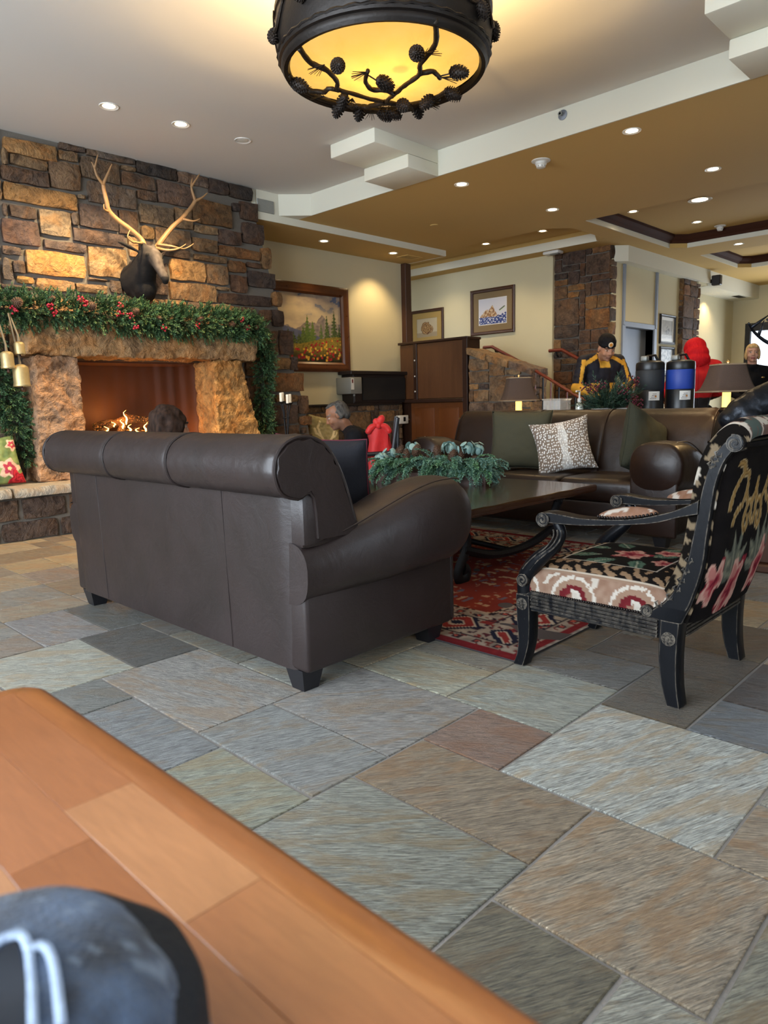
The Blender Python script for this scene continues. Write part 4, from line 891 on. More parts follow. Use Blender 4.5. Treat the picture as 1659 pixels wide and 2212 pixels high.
for side in (0, 1):
    x0, x1 = (0.0, .055) if side == 0 else (.595, .65); xm = (x0 + x1) / 2; xo = x0 if side == 0 else x1; so = -1 if side == 0 else 1
    # front leg with block and rosette
    mb = MB(); strip(mb, [(1.535, .294), (1.532, .205), (1.523, .116), (1.529, .05), (1.546, 0.002)], [(1.468, .294), (1.466, .22), (1.468, .116), (1.482, .05), (1.497, .002)], x0 - .004, x1 + .008); apart(mb, 'leg')
    mb = MB(); strip(mb, [(.958, .30), (.960, .173), (.949, .08), (.927, .002)], [(.888, .30), (.893, .188), (.890, .086), (.878, .002)], x0 - .004, x1 + .008); apart(mb, 'leg')
    for (y, z) in ((1.503, .257), (.925, .24)):
        mb = MB(); Mx = Matrix.Translation((xo + so * .004, y, z)) @ Matrix.Rotation(so * PI / 2, 4, 'Y')
        mb.lathe([(.001, 0), (.024, 0), (.024, .003), (.001, .004)], 16, Mx)
        for q in range(8): mb.ell(Mx @ Vector((.014 * math.cos(q * PI / 4), .014 * math.sin(q * PI / 4), .004)), (.004, .006, .006), 6, 4)
        mb.ell(Mx @ Vector((0, 0, .005)), (.005, .005, .005), 6, 4); apart(mb, 'rosette')
    # reeded side rail
    mb = MB(); mb.rbox(x0 + .004, .93, .232, x1 - .004, 1.49, .305, .004, 1); apart(mb, 'side_rail')
    for k in range(5): apart(MB().tube([(xo, .965, .241 + k * .0135), (xo, 1.465, .241 + k * .0135 + .012)], .0062, 6), 'reed')
    # back stile with scroll
    mb = MB(); strip(mb, [(1.03, .297), (.985, .335), (.947, .366), (.906, .427), (.879, .505), (.865, .581), (.851, .666), (.842, .735), (.830, .79), (.811, .85), (.785, .893), (.762, .915)], [(.888, .297), (.872, .335), (.856, .373), (.831, .464), (.820, .53), (.815, .60), (.809, .658), (.803, .715), (.797, .764), (.779, .829), (.757, .867), (.745, .878)], x0, x1); apart(mb, 'back_stile')
    mb = MB(); scroll(mb, x0 - .004, x1 + .004, .745, .899, .027, 1.7, 1.2, 1); apart(mb, 'back_scroll')
    for (y, z, a) in [(1.005, .315, 2.2), (.97, .343, 2.0), (.935, .375, 2.2), (.91, .405, 2.0), (.895, .435, 1.9), (.88, .47, 1.75), (.87, .505, 1.7), (.80, .855, 2.2), (.808, .838, 2.0), (.815, .82, 1.9)]:
        d = Vector((0, math.cos(a), math.sin(a))); p = Vector((xo, y, z)); n_ = Vector((0, -d.z, d.y))
        for sg in (-1, 1): apart(MB().tube([p - n_ * sg * .004, p + d * .012 + n_ * sg * .012, p + d * .022 + n_ * sg * .006], [.003, .0042, .0012], 5), 'carved_leaf')
    mb = MB(); scroll(mb, x0 - .002, x1 + .002, 1.005, .322, .021, 1.5, 0, 1); apart(mb, 'stile_scroll')
    # arm
    mb = MB(); strip(mb, [(1.425, .618), (1.395, .631), (1.347, .629), (1.272, .622), (1.2, .623), (1.077, .634), (.988, .655), (.916, .68), (.845, .718)], [(1.425, .585), (1.39, .587), (1.345, .588), (1.294, .59), (1.214, .596), (1.077, .613), (.981, .629), (.903, .655), (.846, .668)], x0 - .006, x1 + .006); apart(mb, 'arm_rest')
    mb = MB(); scroll(mb, x0 - .01, x1 + .01, 1.412, .600, .028, 1.7, 2.6, 1); apart(mb, 'arm_scroll')
    S_ = smooth_path([(1.37, .59), (1.352, .555), (1.358, .525), (1.385, .49), (1.42, .462), (1.465, .42), (1.497, .375), (1.507, .335), (1.506, .295)], 5)
    mb = MB(); mb.tube([(xm, y, z) for y, z in S_], [.019 + .014 * sst(8, 26, i) for i in range(len(S_))], 12, up=(1, 0, 0)); apart(mb, 'arm_support', ang=60)
    for q in range(3):
        rot = [(-.6 + .6 * q)]; mb = MB(); off = .0195
        mb.tube([(xo + so * (.0) , y + (-.016 + .016 * q), z + .004) for y, z in S_[4:-12]], [.003] * (len(S_) - 16), 5); apart(mb, 'flute')
    mb = MB(); mb.lathe([(.022, -.008), (.026, -.003), (.026, .004), (.022, .008)], 14, Matrix.Translation((xm, 1.418, .463)) @ Matrix.Rotation(.9, 4, 'X')); apart(mb, 'arm_collar')
    mb = MB(); scroll(mb, x0 - .006, x1 + .006, 1.502, .352, .026, 1.6, 1.9, 1); apart(mb, 'arm_support_scroll')
# cross rails
for (y0, y1, nm) in ((1.47, 1.525, 'front_rail'), (.895, .945, 'rear_rail')):
    apart(MB().rbox(.05, y0, .232, .60, y1, .305, .004, 1), nm)
    for k in range(5): apart(MB().tube([(.06, y0 if y0 < 1 else y1, .241 + k * .0135), (.59, y0 if y0 < 1 else y1, .241 + k * .0135)], .0062, 6), 'reed')
apart(MB().tube([(.03, .745, .899), (.62, .745, .899)], .020, 10), 'crest_rail')
# needlepoint
def petal(px, py, cx, cy, r, seed):
    dx, dy = px - cx, py - cy; d = math.hypot(dx, dy); a = math.atan2(dy, dx)
    rr_ = r * (.78 + .16 * math.cos(5 * a + seed) + .18 * nz(px * 30 + seed, py * 30)); return d / rr_, a
ROSE = [H('7b2130'), H('a8434c'), H('c58078'), H('d9aa9a'), H('93303c')]
def rose(px, py, cx, cy, r, seed):
    q, a = petal(px, py, cx, cy, r, seed)
    if q > 1: return None
    ring_ = q * 3.3 + .8 * nz(px * 40, py * 40, seed) + .35 * math.sin(3 * a + 5 * q); return ROSE[int(ring_ * 1.3) % 5]
def leaf(px, py, cx, cy, ang, l, w_):
    dx, dy = px - cx, py - cy; u = dx * math.cos(ang) + dy * math.sin(ang); v = -dx * math.sin(ang) + dy * math.cos(ang)
    if 0 < u < l and abs(v) < w_ * math.sin(PI * (u / l) ** .8) * (1 + .25 * nz(px * 60, py * 60)): return abs(v) / w_
    return None
def scrollwork(px, py, f=1.0, c0=H('1a1514'), c1=H('a5876a')):
    a = math.sin(px * 46 * f + 2.4 * math.sin(py * 50 * f)) * math.cos(py * 46 * f + 2.2 * math.sin(px * 42 * f)); return c1 if a + .35 * nz(px * 50, py * 50) > .28 else c0
Q = .0048
def seatc(c):
    x = c.x - AO.x * 0; y = c.y; z = c.z; px, py = round(x / Q) * Q, round(y / Q) * Q
    ex = min(x, .65 - x); ey = min(1.54 - y, y - .88); pz = round(z / Q) * Q
    if z < .395:                                           # boxed sides: tan ground with scallops
        s_ = py if (ex < .06 and ey > .05) else px; k = (s_ % .235) - .1175; d = math.hypot(k, (pz - .315) * 1.15) + .006 * nz(s_ * 90, pz * 90)
        if d < .022: return H('a27e6c') if k > 0 else H('d9cfc2')
        if d < .036: return H('e0d7cb') if k < .012 else H('7c2a30')
        if d < .054: return H('75262c')
        if d < .078: return H('a98a75')
        if d < .092: return H('e3dacd') if nz(s_ * 70, pz * 70) > -.35 else H('a98a75')
        if nz(s_ * 26, pz * 30, 2) > .34: return H('ddd3c5')
        return mixc(H('9c7a66'), H('b29480'), .5 + nz(s_ * 40, pz * 40))
    e = min(ex - .03, 1.50 - y, y - .93)
    if e < .012: return H('ab8d78')
    if e < .018: return H('d8cab8')
    if e < .095: return scrollwork(px, py, 1.1)
    if e < .103: return H('dcd2c4')
    col = H('171311')
    for (cx, cy, an, l, w_) in [(.20, 1.22, 2.4, .16, .035), (.24, 1.30, 1.9, .15, .03), (.30, 1.12, -.6, .14, .03), (.40, 1.26, .6, .14, .03), (.22, 1.14, 3.5, .12, .03), (.36, 1.32, 1.3, .12, .028), (.42, 1.12, -.2, .1, .03)]:
        m = leaf(px, py, cx, cy, an, l, w_)
        if m is not None: col = H('5d7a68') if m > .35 else (H('a9b09a') if m < .12 else H('3f5d50'))
    for k, (cx, cy, r) in enumerate([(.30, 1.20, .085), (.40, 1.10, .06), (.24, 1.05, .05)]):
        m = rose(px, py, cx, cy, r, k * 2.1)
        if m: col = m
    return col
def seatf(u, v):
    cl = lambda s_: math.copysign(1 - (1 - abs(s_)) ** 2.3, s_)
    a, b = cl(2 * u - 1), cl(2 * v - 1); x = .325 + .313 * a; y = 1.21 + .31 * b
    e = max(0, (1 - abs(a) ** 6)) * max(0, (1 - abs(b) ** 6)); return (x, y, .305 + .135 * e ** .33 * (1 + .10 * math.cos(a * 1.5) * math.cos(b * 1.5) - .08))
mb = MB(); mb.grid(190, 190, seatf); me = mb.mesh('seat', 0); paint(me, lambda c: tuple(x * k_ for x, k_ in zip(seatc(c), (.55, .54, .53)))); M_need = vcol('needlepoint_wool', .95, .4, 420, .08); me.materials.append(M_need); o = place('seat', me, ac); o.location = AO
GOLD = [smooth_path(q, 4) for q in ([(.10, .68), (.115, .74), (.16, .79), (.21, .785), (.225, .73), (.26, .685), (.31, .70), (.325, .76)], [(.225, .73), (.20, .685), (.16, .665), (.14, .63)], [(.26, .685), (.235, .63), (.25, .59), (.275, .60), (.27, .635)], [(.16, .79), (.14, .82), (.10, .83)], [(.31, .70), (.30, .65), (.315, .61)])]
def backpat(px, pz):
    col = mixc(H('141112'), H('1c1817'), .5 + nz(px * 20, pz * 20))
    for (sx, sz) in ((.20, .44), (.44, .44), (.56, .47)):
        for (an, l, w_) in [(1.25, .2, .02), (2.3, .14, .03), (.7, .15, .028), (1.75, .16, .024), (2.9, .11, .034), (.2, .11, .032)]:
            m = leaf(px, pz, sx, sz, an, l, w_)
            if m is not None: col = H('5c5f55') if m > .3 else H('7d7c6c')
        for (dx, dz) in ((-.05, .05), (.04, .06), (0, .0), (.06, -.01)):
            q, a = petal(px, pz, sx + dx, sz + dz, .028, dx * 50)
            if q < 1: col = H('6f6f60') if q > .45 else H('8d8974')
    best = 9
    for xx in (px, .65 - px):
        for P_ in GOLD:
            for (ax_, az_), (bx_, bz_) in zip(P_, P_[1:]):
                ux, uz = bx_ - ax_, bz_ - az_; t_ = max(0, min(1, ((xx - ax_) * ux + (pz - az_) * uz) / (ux * ux + uz * uz))); best = min(best, math.hypot(xx - ax_ - ux * t_, pz - az_ - uz * t_))
    best += .004 * nz(px * 60, pz * 60)
    if best < .0125: col = H('a88550') if best < .0045 else (H('7d5f34') if best < .0085 else H('c2a87c'))
    for k, (cx, cz, r) in enumerate([(.08, .43, .06), (.25, .375, .10), (.50, .42, .08), (.60, .36, .05)]):
        m = rose(px, cz + (pz - cz) * .62, cx + (pz - cz) * .2, cz, r, k * 1.9)
        if m: col = tuple(v_ * .9 for v_ in m)
    return col
def frontpat(px, pz):
    col = scrollwork(px, pz, .9, H('16120f'), H('8f7c63'))
    for k, (cx, cz, r) in enumerate([(.325, .62, .12), (.14, .8, .07), (.5, .8, .07), (.12, .5, .06), (.54, .5, .06)]):
        m = rose(px, pz, cx, cz, r, k * 1.3)
        if m: col = m
    if nz(px * 13, pz * 13, 8) > .36: col = H('cfc4b4')
    if nz(px * 11, pz * 11, 3) > .40: col = H('4b6a5c')
    return col
BC = [(.955, .40), (.93, .45), (.905, .52), (.892, .60), (.882, .68), (.872, .76), (.857, .83), (.835, .89), (.80, .935), (.765, .957), (.73, .95), (.71, .925), (.712, .90)]   # front curve over the roll
RC = [(.875, .295), (.85, .37), (.825, .46), (.812, .55), (.805, .64), (.795, .73), (.783, .80), (.765, .85), (.74, .875), (.715, .885), (.712, .90)]
fc = smooth_path(BC, 10); rc = smooth_path(RC, 10)
def curve_grid(C, bul, sgn):
    n = len(C)
    def f(u, v):
        i = min(n - 1.001, v * (n - 1)); k = int(i); t_ = i - k; y = C[k][0] + (C[min(k + 1, n - 1)][0] - C[k][0]) * t_; z = C[k][1] + (C[min(k + 1, n - 1)][1] - C[k][1]) * t_
        x = .02 + .61 * u; q = max(0, 1 - abs(2 * u - 1) ** 8); roll = sst(.84, .9, z)
        return (x, y + sgn * bul * q * (1 - roll) - (1 - q) * .02 * (1 if sgn > 0 else -1) * (1 - roll), z + (.018 * q * roll if sgn > 0 else -.0))
    return f
mb = MB(); mb.grid(110, len(fc) - 1, curve_grid(fc, .03, 1)); me = mb.mesh('inner_back', 0)
def bfc(c):
    px, pz = round(c.x / Q) * Q, round(c.z / Q) * Q; roll = c.z > .86
    if roll:
        py = round(c.y / Q) * Q; m = rose(px, py, .40, .76, .10, 1.0) or rose(px, py, .16, .80, .05, 3.0)
        if m: return m
        n_ = nz(px * 24, py * 24, 6)
        return H('d9cdbd') if n_ > .22 else (H('7a5a50') if n_ > .05 else (H('5b6660') if nz(px * 8, py * 8) > -.05 else H('1c1a1c')))
    return frontpat(px, pz)
paint(me, lambda c: tuple(x * .68 for x in bfc(c))); me.materials.append(M_need); o = place('inner_back', me, ac); o.location = AO
mb = MB(); mb.grid(130, len(rc) - 1, curve_grid(rc, .022, -1)); me = mb.mesh('outer_back', 0); paint(me, lambda c: tuple(x * .75 for x in backpat(round(c.x / Q) * Q, round(c.z / Q) * Q))); me.materials.append(M_need); o = place('outer_back', me, ac); o.location = AO
for xx in (.02, .63):
    mb = MB(); a = fc; b = [rc[int(i * (len(rc) - 1) / (len(fc) - 1))] for i in range(len(fc))]; mb.grid(len(a) - 1, 14, lambda u, v: (xx, a[round(u * (len(a) - 1))][0] * (1 - v) + b[round(u * (len(a) - 1))][0] * v, a[round(u * (len(a) - 1))][1] * (1 - v) + b[round(u * (len(a) - 1))][1] * v)); me = mb.mesh('back_side', 0); paint(me, lambda c: tuple(x * .6 for x in frontpat(round(c.y / Q) * Q, round(c.z / Q) * Q))); me.materials.append(M_need); o = place('back_side', me, ac); o.location = AO
# arm pads and nail trim
M_nail = simple('nail_heads', H('2c2624'), .35, .8); nail = MB().ell((0, 0, 0), (.0055, .0055, .0055), 6, 4).mesh('nail_head', 0); nail.materials.append(M_nail)
for side in (0, 1):
    x = .0275 + .595 * side; mb = MB()
    mb.grid(16, 30, lambda u, v: (x + (u - .5) * .075 * math.sin(PI * min(1, max(0, v))) ** .5, 1.205 - .22 * v, .628 + .05 * v * v * .6 + .036 * math.sin(PI * u) ** .7 * math.sin(PI * v) ** .6)); me = mb.mesh('arm_pad', 0)
    paint(me, lambda c: H('a89f94') if nz(round(c.y / Q) * Q * 34, round(c.x / Q) * Q * 50, 2) > .18 else mixc(H('74533f'), H('806252'), .5 + nz(c.x * 60, c.y * 60))); me.materials.append(M_need); o = place('arm_pad', me, ac); o.location = AO
    for k in range(19):
        v = (k + .5) / 19; o = place('nail_head', nail, ac); o.location = AO + Vector((x + (-1 if side == 0 else 1) * .0375 * math.sin(PI * v) ** .5, 1.205 - .22 * v, .63 + .03 * v * v))
    for k in range(46): o = place('nail_head', nail, ac); o.location = AO + Vector(((.010 if side == 0 else .64), 1.03 + .44 * k / 45, .309))
# ------------------------------------------------------------------ framed pictures
def picture(name, label, O, U, N, w_, h_, fw, mat, pc, nx=90, mat_w=0.0, mat_c=None, depth=.035, group=None, glass=False):
    """O: lower left corner on the wall, U along the wall, N out of the wall"""
    t = thing(name, label, 'picture', O, 0, group); U, N, V = Vector(U), Vector(N), Vector((0, 0, 1))
    P = lambda u, v, d: tuple(U * u + V * v + N * d)
    prof = [(0, .002), (0, depth * .8), (fw * .25, depth), (fw * .55, depth * .8), (fw * .8, depth * .85), (fw, depth * .5), (fw, .002)]
    for k, (a, b) in enumerate((((0, 0), (w_, 0)), ((w_, 0), (w_, h_)), ((w_, h_), (0, h_)), ((0, h_), (0, 0)))):
        d = Vector((b[0] - a[0], b[1] - a[1])).normalized(); n = Vector((-d.y, d.x)); secs = []
        for (q, sg) in ((a, 1), (b, -1)): secs.append([P(q[0] + n.x * o + d.x * o * sg, q[1] + n.y * o + d.y * o * sg, z) for o, z in prof])
        MB().loft(secs).build('frame_rail', mat, t, 40)
    i0, j0, i1, j1 = fw, fw, w_ - fw, h_ - fw
    if mat_w:
        o = MB(); o.add([P(i0, j0, .010), P(i1, j0, .010), P(i1, j1, .010), P(i0, j1, .010), P(i0 + mat_w, j0 + mat_w, .010), P(i1 - mat_w, j0 + mat_w, .010), P(i1 - mat_w, j1 - mat_w, .010), P(i0 + mat_w, j1 - mat_w, .010)], [(0, 1, 5, 4), (1, 2, 6, 5), (2, 3, 7, 6), (3, 0, 4, 7)]); o.build('mat_board', mat_c, t)
        i0 += mat_w; j0 += mat_w; i1 -= mat_w; j1 -= mat_w
    ny = max(4, int(nx * (j1 - j0) / (i1 - i0))); mb = MB(); mb.grid(nx, ny, lambda u, v: P(i0 + (i1 - i0) * u, j0 + (j1 - j0) * v, .006)); me = mb.mesh('canvas', 0)
    a = me.color_attributes.new('Col', 'FLOAT_COLOR', 'POINT'); buf = []
    for j in range(ny + 1):
        for i in range(nx + 1): c = pc(i / nx, j / ny); buf += [*c, 1]
    a.data.foreach_set('color', buf); me.materials.append(vcol('print_glazed', .35 if glass else .5, coat=.5 if glass else .1)); place('canvas', me, t); return t
M_frame = wood('frame_wood', H('4d2a17'), H('70401f'), (5, 5, 5), .3, coat=.3)
M_frame2 = wood('frame_walnut', H('3c2418'), H('553422'), (5, 5, 5), .35)
pr_ = random.Random(77)
flowers = [(pr_.uniform(.3, 1), pr_.uniform(.03, .36), pr_.choice((H('a5222e'), H('b02b38'), H('8d1e2c'), H('dba23a'), H('e0b34e')))) for _ in range(170)]
TREES = [(.60, .30, .70, .075, '49602f'), (.66, .28, .62, .07, '566b33'), (.55, .28, .54, .06, '4a5c30'), (.76, .30, .60, .04, '51653f'), (.83, .33, .72, .05, '394a2f'), (.92, .33, .80, .065, '33432c'), (.98, .33, .58, .04, '33422b'), (.50, .26, .42, .06, '3d4a2b'), (.44, .24, .46, .05, '343d28'), (.38, .24, .5, .05, '2f3826')]
def landscape(u, v):
    n = fbm(u * 6, v * 7, 2, 4); hill = .26 + .13 * sst(.42, .95, u) + .01 * nz(u * 30, 3)
    sky = mixc(H('8d7f7c'), H('c9b394'), .5 + .9 * n)
    if n < -.33 and v > .7: sky = H('5d6780')
    sky = mixc(sky, H('cdb891'), .5 * sst(.25, 0, abs(v - .68)))
    col = sky
    m1 = .60 + .10 * nz(u * 7, 1.2) + .04 * nz(u * 23, 4) - .10 * sst(.62, .5, u) + .16 * max(0, 1 - abs(u - .77) / .07)
    if v < m1: col = mixc(H('726868'), H('9a8c82'), .5 + nz(u * 30, v * 24))
    if v < .50 - .35 * (u - .40) and v < m1: col = mixc(H('4f5570'), H('606480'), .5 + nz(u * 18, v * 18))
    for (cx, b, tp, w_, c) in TREES:
        if b - .05 < v < tp:
            k = (tp - v) / (tp - b); wd = w_ * k * (.75 + .45 * nz(u * 70, v * 60, cx * 9) + .25 * math.sin(v * 120 + cx * 30))
            if abs(u - cx) < wd: col = mixc(H(c), H('7c8a45'), .35 * (1 if nz(u * 60, v * 60, 3) > .15 else 0) + .2 * ((cx - u) / w_ + .5)); 
    if v < hill:
        col = mixc(H('7c6c2e'), H('9a8238'), .5 + nz(u * 40, v * 60)); col = mixc(H('26251a'), col, sst(.0, .22, v - .02 + .06 * nz(u * 12, v * 12)))
        if nz(u * 60, v * 50, 5) > .3: col = mixc(col, H('3a4024'), .6)
        for (fx, fy, fcol) in flowers:
            if fy < hill - .05 and abs(u - fx) < .009 + .008 * (.4 - fy) and abs(v - fy) < .012 + .014 * (.4 - fy): col = fcol; break
    return col
picture('landscape_painting', 'large framed painting of mountains, firs and a red flower meadow', (5.30, 7.55, 1.49), (1, 0, 0), (0, -1, 0), 1.77, 1.15, .13, M_frame, landscape, 190, depth=.06)
def rockfish(u, v):
    n = fbm(u * 9, v * 9, 1, 4); col = H('c9c7cf')
    rock = .34 + .38 * max(0, 1 - abs(u - .50) / .16) * (1 + .2 * nz(u * 20, 2)) + .26 * max(0, 1 - abs(u - .28) / .22)
    if .05 < u < .72 and v < rock * (1 + .1 * nz(u * 30, v * 30)): col = mixc(H('8a5c32'), H('cdb08c'), .5 + 1.2 * fbm(u * 14, v * 14, 4, 3))
    if nz(u * 22, v * 22, 8) > .33 and v < rock and u < .72: col = H('5c3a2c')
    if v < .30 + .12 * sst(.6, 1, u) + .04 * nz(u * 14, 5): col = H('e2e2e6') if nz(u * 16, v * 34, 3) > .2 else mixc(H('28356e'), H('3f4f8c'), .5 + nz(u * 30, v * 40))
    d = (u - .84) * .8 + (v - .56) * .6; e = -(u - .84) * .6 + (v - .56) * .8
    if abs(d) < .12 and abs(e) < .045: col = H('5b6450') if e > 0 else H('c9cfc4')
    if min(u, v, 1 - u, 1 - v) < .025: col = H('dcd8d4')
    return col
picture('framed_print', 'brown framed print of a rock and leaping fish in blue waves', (9.82, 7.44, 2.11), (0, -1, 0), (-1, 0, 0), .87, .73, .055, M_frame2, rockfish, 120, .10, simple('mat_brown', H('7d6848'), .8), glass=True)
def rockcave(u, v):
    col = H('b9a98c'); d = math.hypot((u - .45) / .24, (v - .48) / .34) + .15 * nz(u * 9, v * 9); d2 = math.hypot((u - .68) / .13, (v - .4) / .2)
    if v < .25: col = H('a08d70')
    if d < 1: col = H('6b4a2c') if math.sin(d * 22 + 3 * nz(u * 8, v * 8)) > 0 else H('b08a58')
    elif d2 < 1: col = H('7d5a38') if nz(u * 20, v * 20) > 0 else H('a88a60')
    return col
picture('framed_print', 'small framed sepia print of a rock arch beside the wooden post', (9.82, 8.80, 2.03), (0, -1, 0), (-1, 0, 0), .77, .62, .05, M_frame2, rockcave, 70, .10, simple('mat_gold', H('a88a4e'), .8), glass=True)
def skier(u, v):
    col = mixc(H('8b8880'), H('a39e94'), .5 + fbm(u * 4, v * 4))
    if v < .22: col = mixc(H('c9cdd2'), H('e2e5e8'), .5 + nz(u * 12, v * 12))
    if math.hypot((u - .55) / .18, (v - .45) / .22) < 1 and nz(u * 12, v * 9, 3) > 0: col = H('4c4a48')
    return col
picture('framed_photograph', 'black framed photograph hung higher beside the elevator', (11.58, 5.0, 1.88), (1, 0, 0), (0, -1, 0), .60, .47, .04, M_feet, skier, 40, .05, M_white, glass=True)
picture('framed_photograph', 'black framed snowy photograph hung lower beside the elevator', (11.60, 5.0, 1.36), (1, 0, 0), (0, -1, 0), .57, .48, .04, M_feet, lambda u, v: mixc(H('8f9aa5'), H('dfe6ea'), .5 + 1.4 * fbm(u * 9, v * 9)), 40, .0, glass=True)

# ------------------------------------------------------------------ wood post, lift cabinet, stone low wall, control boxes
post = MB().rbox(8.22, 7.46, 0, 8.35, 7.60, 3.11, .006, 1).build('trim_post', M_darkwood); tag(post, kind='structure')
cb = thing('wooden_cabinet', 'tall brown wooden cabinet with panelled doors beside the stone stair pier', 'cabinet', (8.1, 6.75, 0))
def cpart(name, y0, z0, y1, z1, x0, x1, mat, r=.006): return MB().rbox(x0 - 8.1, y0 - 6.75, z0, x1 - 8.1, y1 - 6.75, z1, r, 1).build(name, mat, cb)
M_cabdark = wood('cabinet_dark', H('2a1811'), H('3b2317'), (7, 7, .7), .4)
cpart('body', 6.14, 0.0, 7.42, 1.90, 8.03, 8.30, M_cabdark)
cpart('upper_door', 6.22, 1.09, 7.06, 1.885, 8.0, 8.03, M_cabwood); cpart('side_door', 7.13, 1.09, 7.40, 1.885, 8.0, 8.03, M_cabwood)
cpart('stile', 7.06, 1.06, 7.13, 1.90, 7.985, 8.03, M_cabdark); cpart('stile', 6.13, .02, 6.215, 1.92, 7.985, 8.03, M_cabdark); cpart('ledge', 6.2, 1.035, 7.42, 1.085, 7.97, 8.03, M_cabdark); cpart('cornice', 6.12, 1.89, 7.43, 1.925, 7.98, 8.3, M_cabdark)
d_ = cpart('lower_door', 6.22, .06, 7.20, 1.03, 8.0, 8.03, wood('door_mahogany', H('552f1a'), H('73431f'), (7, 7, .7), .35))
for (a, b) in ((6.29, 6.66), (6.74, 7.12)):
    MB().rbox(7.992 - 8.1, a - 6.75, .14, 8.004 - 8.1, b - 6.75, .96, .012, 2).build('door_panel', d_.data.materials[0], d_)
MB().tube([(7.99 - 8.1, 6.25 - 6.75, .80), (7.955 - 8.1, 6.25 - 6.75, .80)], .012, 8).build('door_knob', simple('brass_knob', H('b9a474'), .3, .9), cb)
for z in (1.2, 1.42, 1.65): MB().ell((7.98 - 8.1, 7.095 - 6.75, z), (.008, .012, .012), 8, 6).build('hinge_screw', M_white, cb)
ls = thing('dark_shelf_cabinet', 'black open wall shelf cabinet above the low stone wall', 'cabinet', (7.45, 7.42, 1.05))
M_espresso = simple('espresso_wood', H('1e1411'), .5, vary=.2, vscale=4)
MB().rbox(-.60, -.16, .40, .57, .12, .45, .006, 1).build('top', M_espresso, ls); MB().rbox(-.53, -.12, 0, .53, .12, .40, .004, 1).build('body', M_espresso, ls)
MB().rbox(-.36, -.135, .04, .53, -.118, .36, .004, 1).build('front_panel', simple('speaker_cloth', H('15100f'), .9), ls); MB().rbox(-.52, -.13, .02, -.38, -.118, .38, .004, 1).build('side_panel', M_espresso, ls)
eb = thing('electrical_box', 'grey metal switch box with a white label beside the dark shelf', 'box', (6.93, 7.30, 1.18))
M_grey = simple('grey_metal', H('8c8d88'), .45, .3)
MB().rbox(-.11, -.05, 0, .11, .25, .23, .012, 2).build('housing', M_grey, eb); MB().box(-.10, -.052, .06, -.045, -.0505, .215).build('label_sticker', M_white, eb); MB().box(-.085, -.0535, .15, -.06, -.052, .20).build('warning_mark', simple('dark_red', H('6b2420'), .6), eb); MB().tube([(.0, .0, 0), (.0, .0, -.03)], .015, 8).build('gland', M_grey, eb)
wb = thing('key_switch_box', 'small white key switch box on the wooden cabinet front edge', 'switch', (7.90, 7.28, .73))
MB().rbox(-.095, -.03, 0, .095, .06, .125, .008, 2).build('plate', M_white, wb); MB().rbox(-.02, -.036, .035, .03, -.028, .10, .004, 1).build('slot', M_black, wb); MB().ell((.115, -.01, .06), (.02, .015, .015), 8, 6).build('knob', simple('brass_knob', H('b9a474'), .3, .9), wb)
stone_box('wall_low_stone', 5.75, 7.34, 7.93, 7.548, 1.02, ['-y'], 33, .085, pal=BROWN)
struct('trim_low_wall_cap', MB().rbox(5.9, 7.30, 1.02, 7.92, 7.548, 1.05, .005, 1), M_espresso)
# stair pier with sloped cap and railings
pier = stone_box('wall_stair_pier', 7.98, 5.08, 8.3, 6.10, 1.70, ['-x', '-y'], 41, .085, pal=BROWN, top=lambda u: 1.40 + .34 * u / 1.05 - .06)
pier.data.clear_geometry() if False else None
me = MB().prism([(5.10, 0), (6.10, 0), (6.10, 1.66), (5.10, 1.36)], lambda y, z, d: (d, y, z), 8.0, 8.28).mesh('pier_core'); me.materials.append(M_mortar); pier.data = me
cr_ = random.Random(12)
for (y0, y1) in ((5.06, 5.42), (5.43, 5.78), (5.79, 6.11)):
    f_ = lambda y: 1.37 + .33 * (y - 5.08) / 1.05
    b = rough_block([(7.93, y0, f_(y0) - .02), (8.34, y0, f_(y0) - .02), (8.34, y1, f_(y1) - .02), (7.93, y1, f_(y1) - .02), (7.93, y0, f_(y0) + .07), (8.34, y0, f_(y0) + .07), (8.34, y1, f_(y1) + .07), (7.93, y1, f_(y1) + .07)], 9, .012, 8, y0); b.build('cap_stone', M_stone, pier, 60, color=cr_.choice(BROWN))
M_rail = simple('red_brown_rail', H('6e2d1e'), .35, vary=.2, vscale=5)
rl = thing('stair_railing', 'reddish brown stair railing with twisted balusters below the stone pier', 'railing', (8.05, 4.7, 0))
MB().tube([(0, .42, 1.43), (0, -.52, .90)], .028, 8, flat=.7).build('handrail', M_rail, rl)
for k in range(7):
    y = .38 - .115 * k; zt = 1.40 - .565 * (.42 - y)
    MB().tube([(0, y, .5), (0, y, zt)], .011, 6).build('baluster', M_rail if k % 2 == 0 else M_iron, rl)
MB().rbox(-.06, -.6, .0, .06, .37, .55, .01, 1).build('stringer', M_cabwood, rl)
wr = thing('wall_handrail', 'dark brown handrail fixed to the cream gallery wall', 'handrail', (9.72, 6.5, 1.6))
MB().tube([(0, .62, .30), (0, .45, .30), (0, -.50, -.18)], .026, 8).build('rail', M_rail, wr)
for (y, z) in ((.4, .27), (-.3, -.08)): MB().tube([(0, y, z), (.03, y, z - .05), (.095, y, z - .05)], .012, 6).build('bracket', M_iron, wr)
wr2 = thing('wall_handrail', 'red brown handrail fixed to the stone column behind the man', 'handrail', (9.80, 5.6, 1.7))
MB().tube([(0, .34, .07), (0, .12, .07), (0, -.62, -.33)], .026, 8).build('rail', M_rail, wr2); MB().tube([(0, .22, .06), (.02, .22, .0), (.06, .22, -.02)], .013, 6).build('bracket', M_iron, wr2)
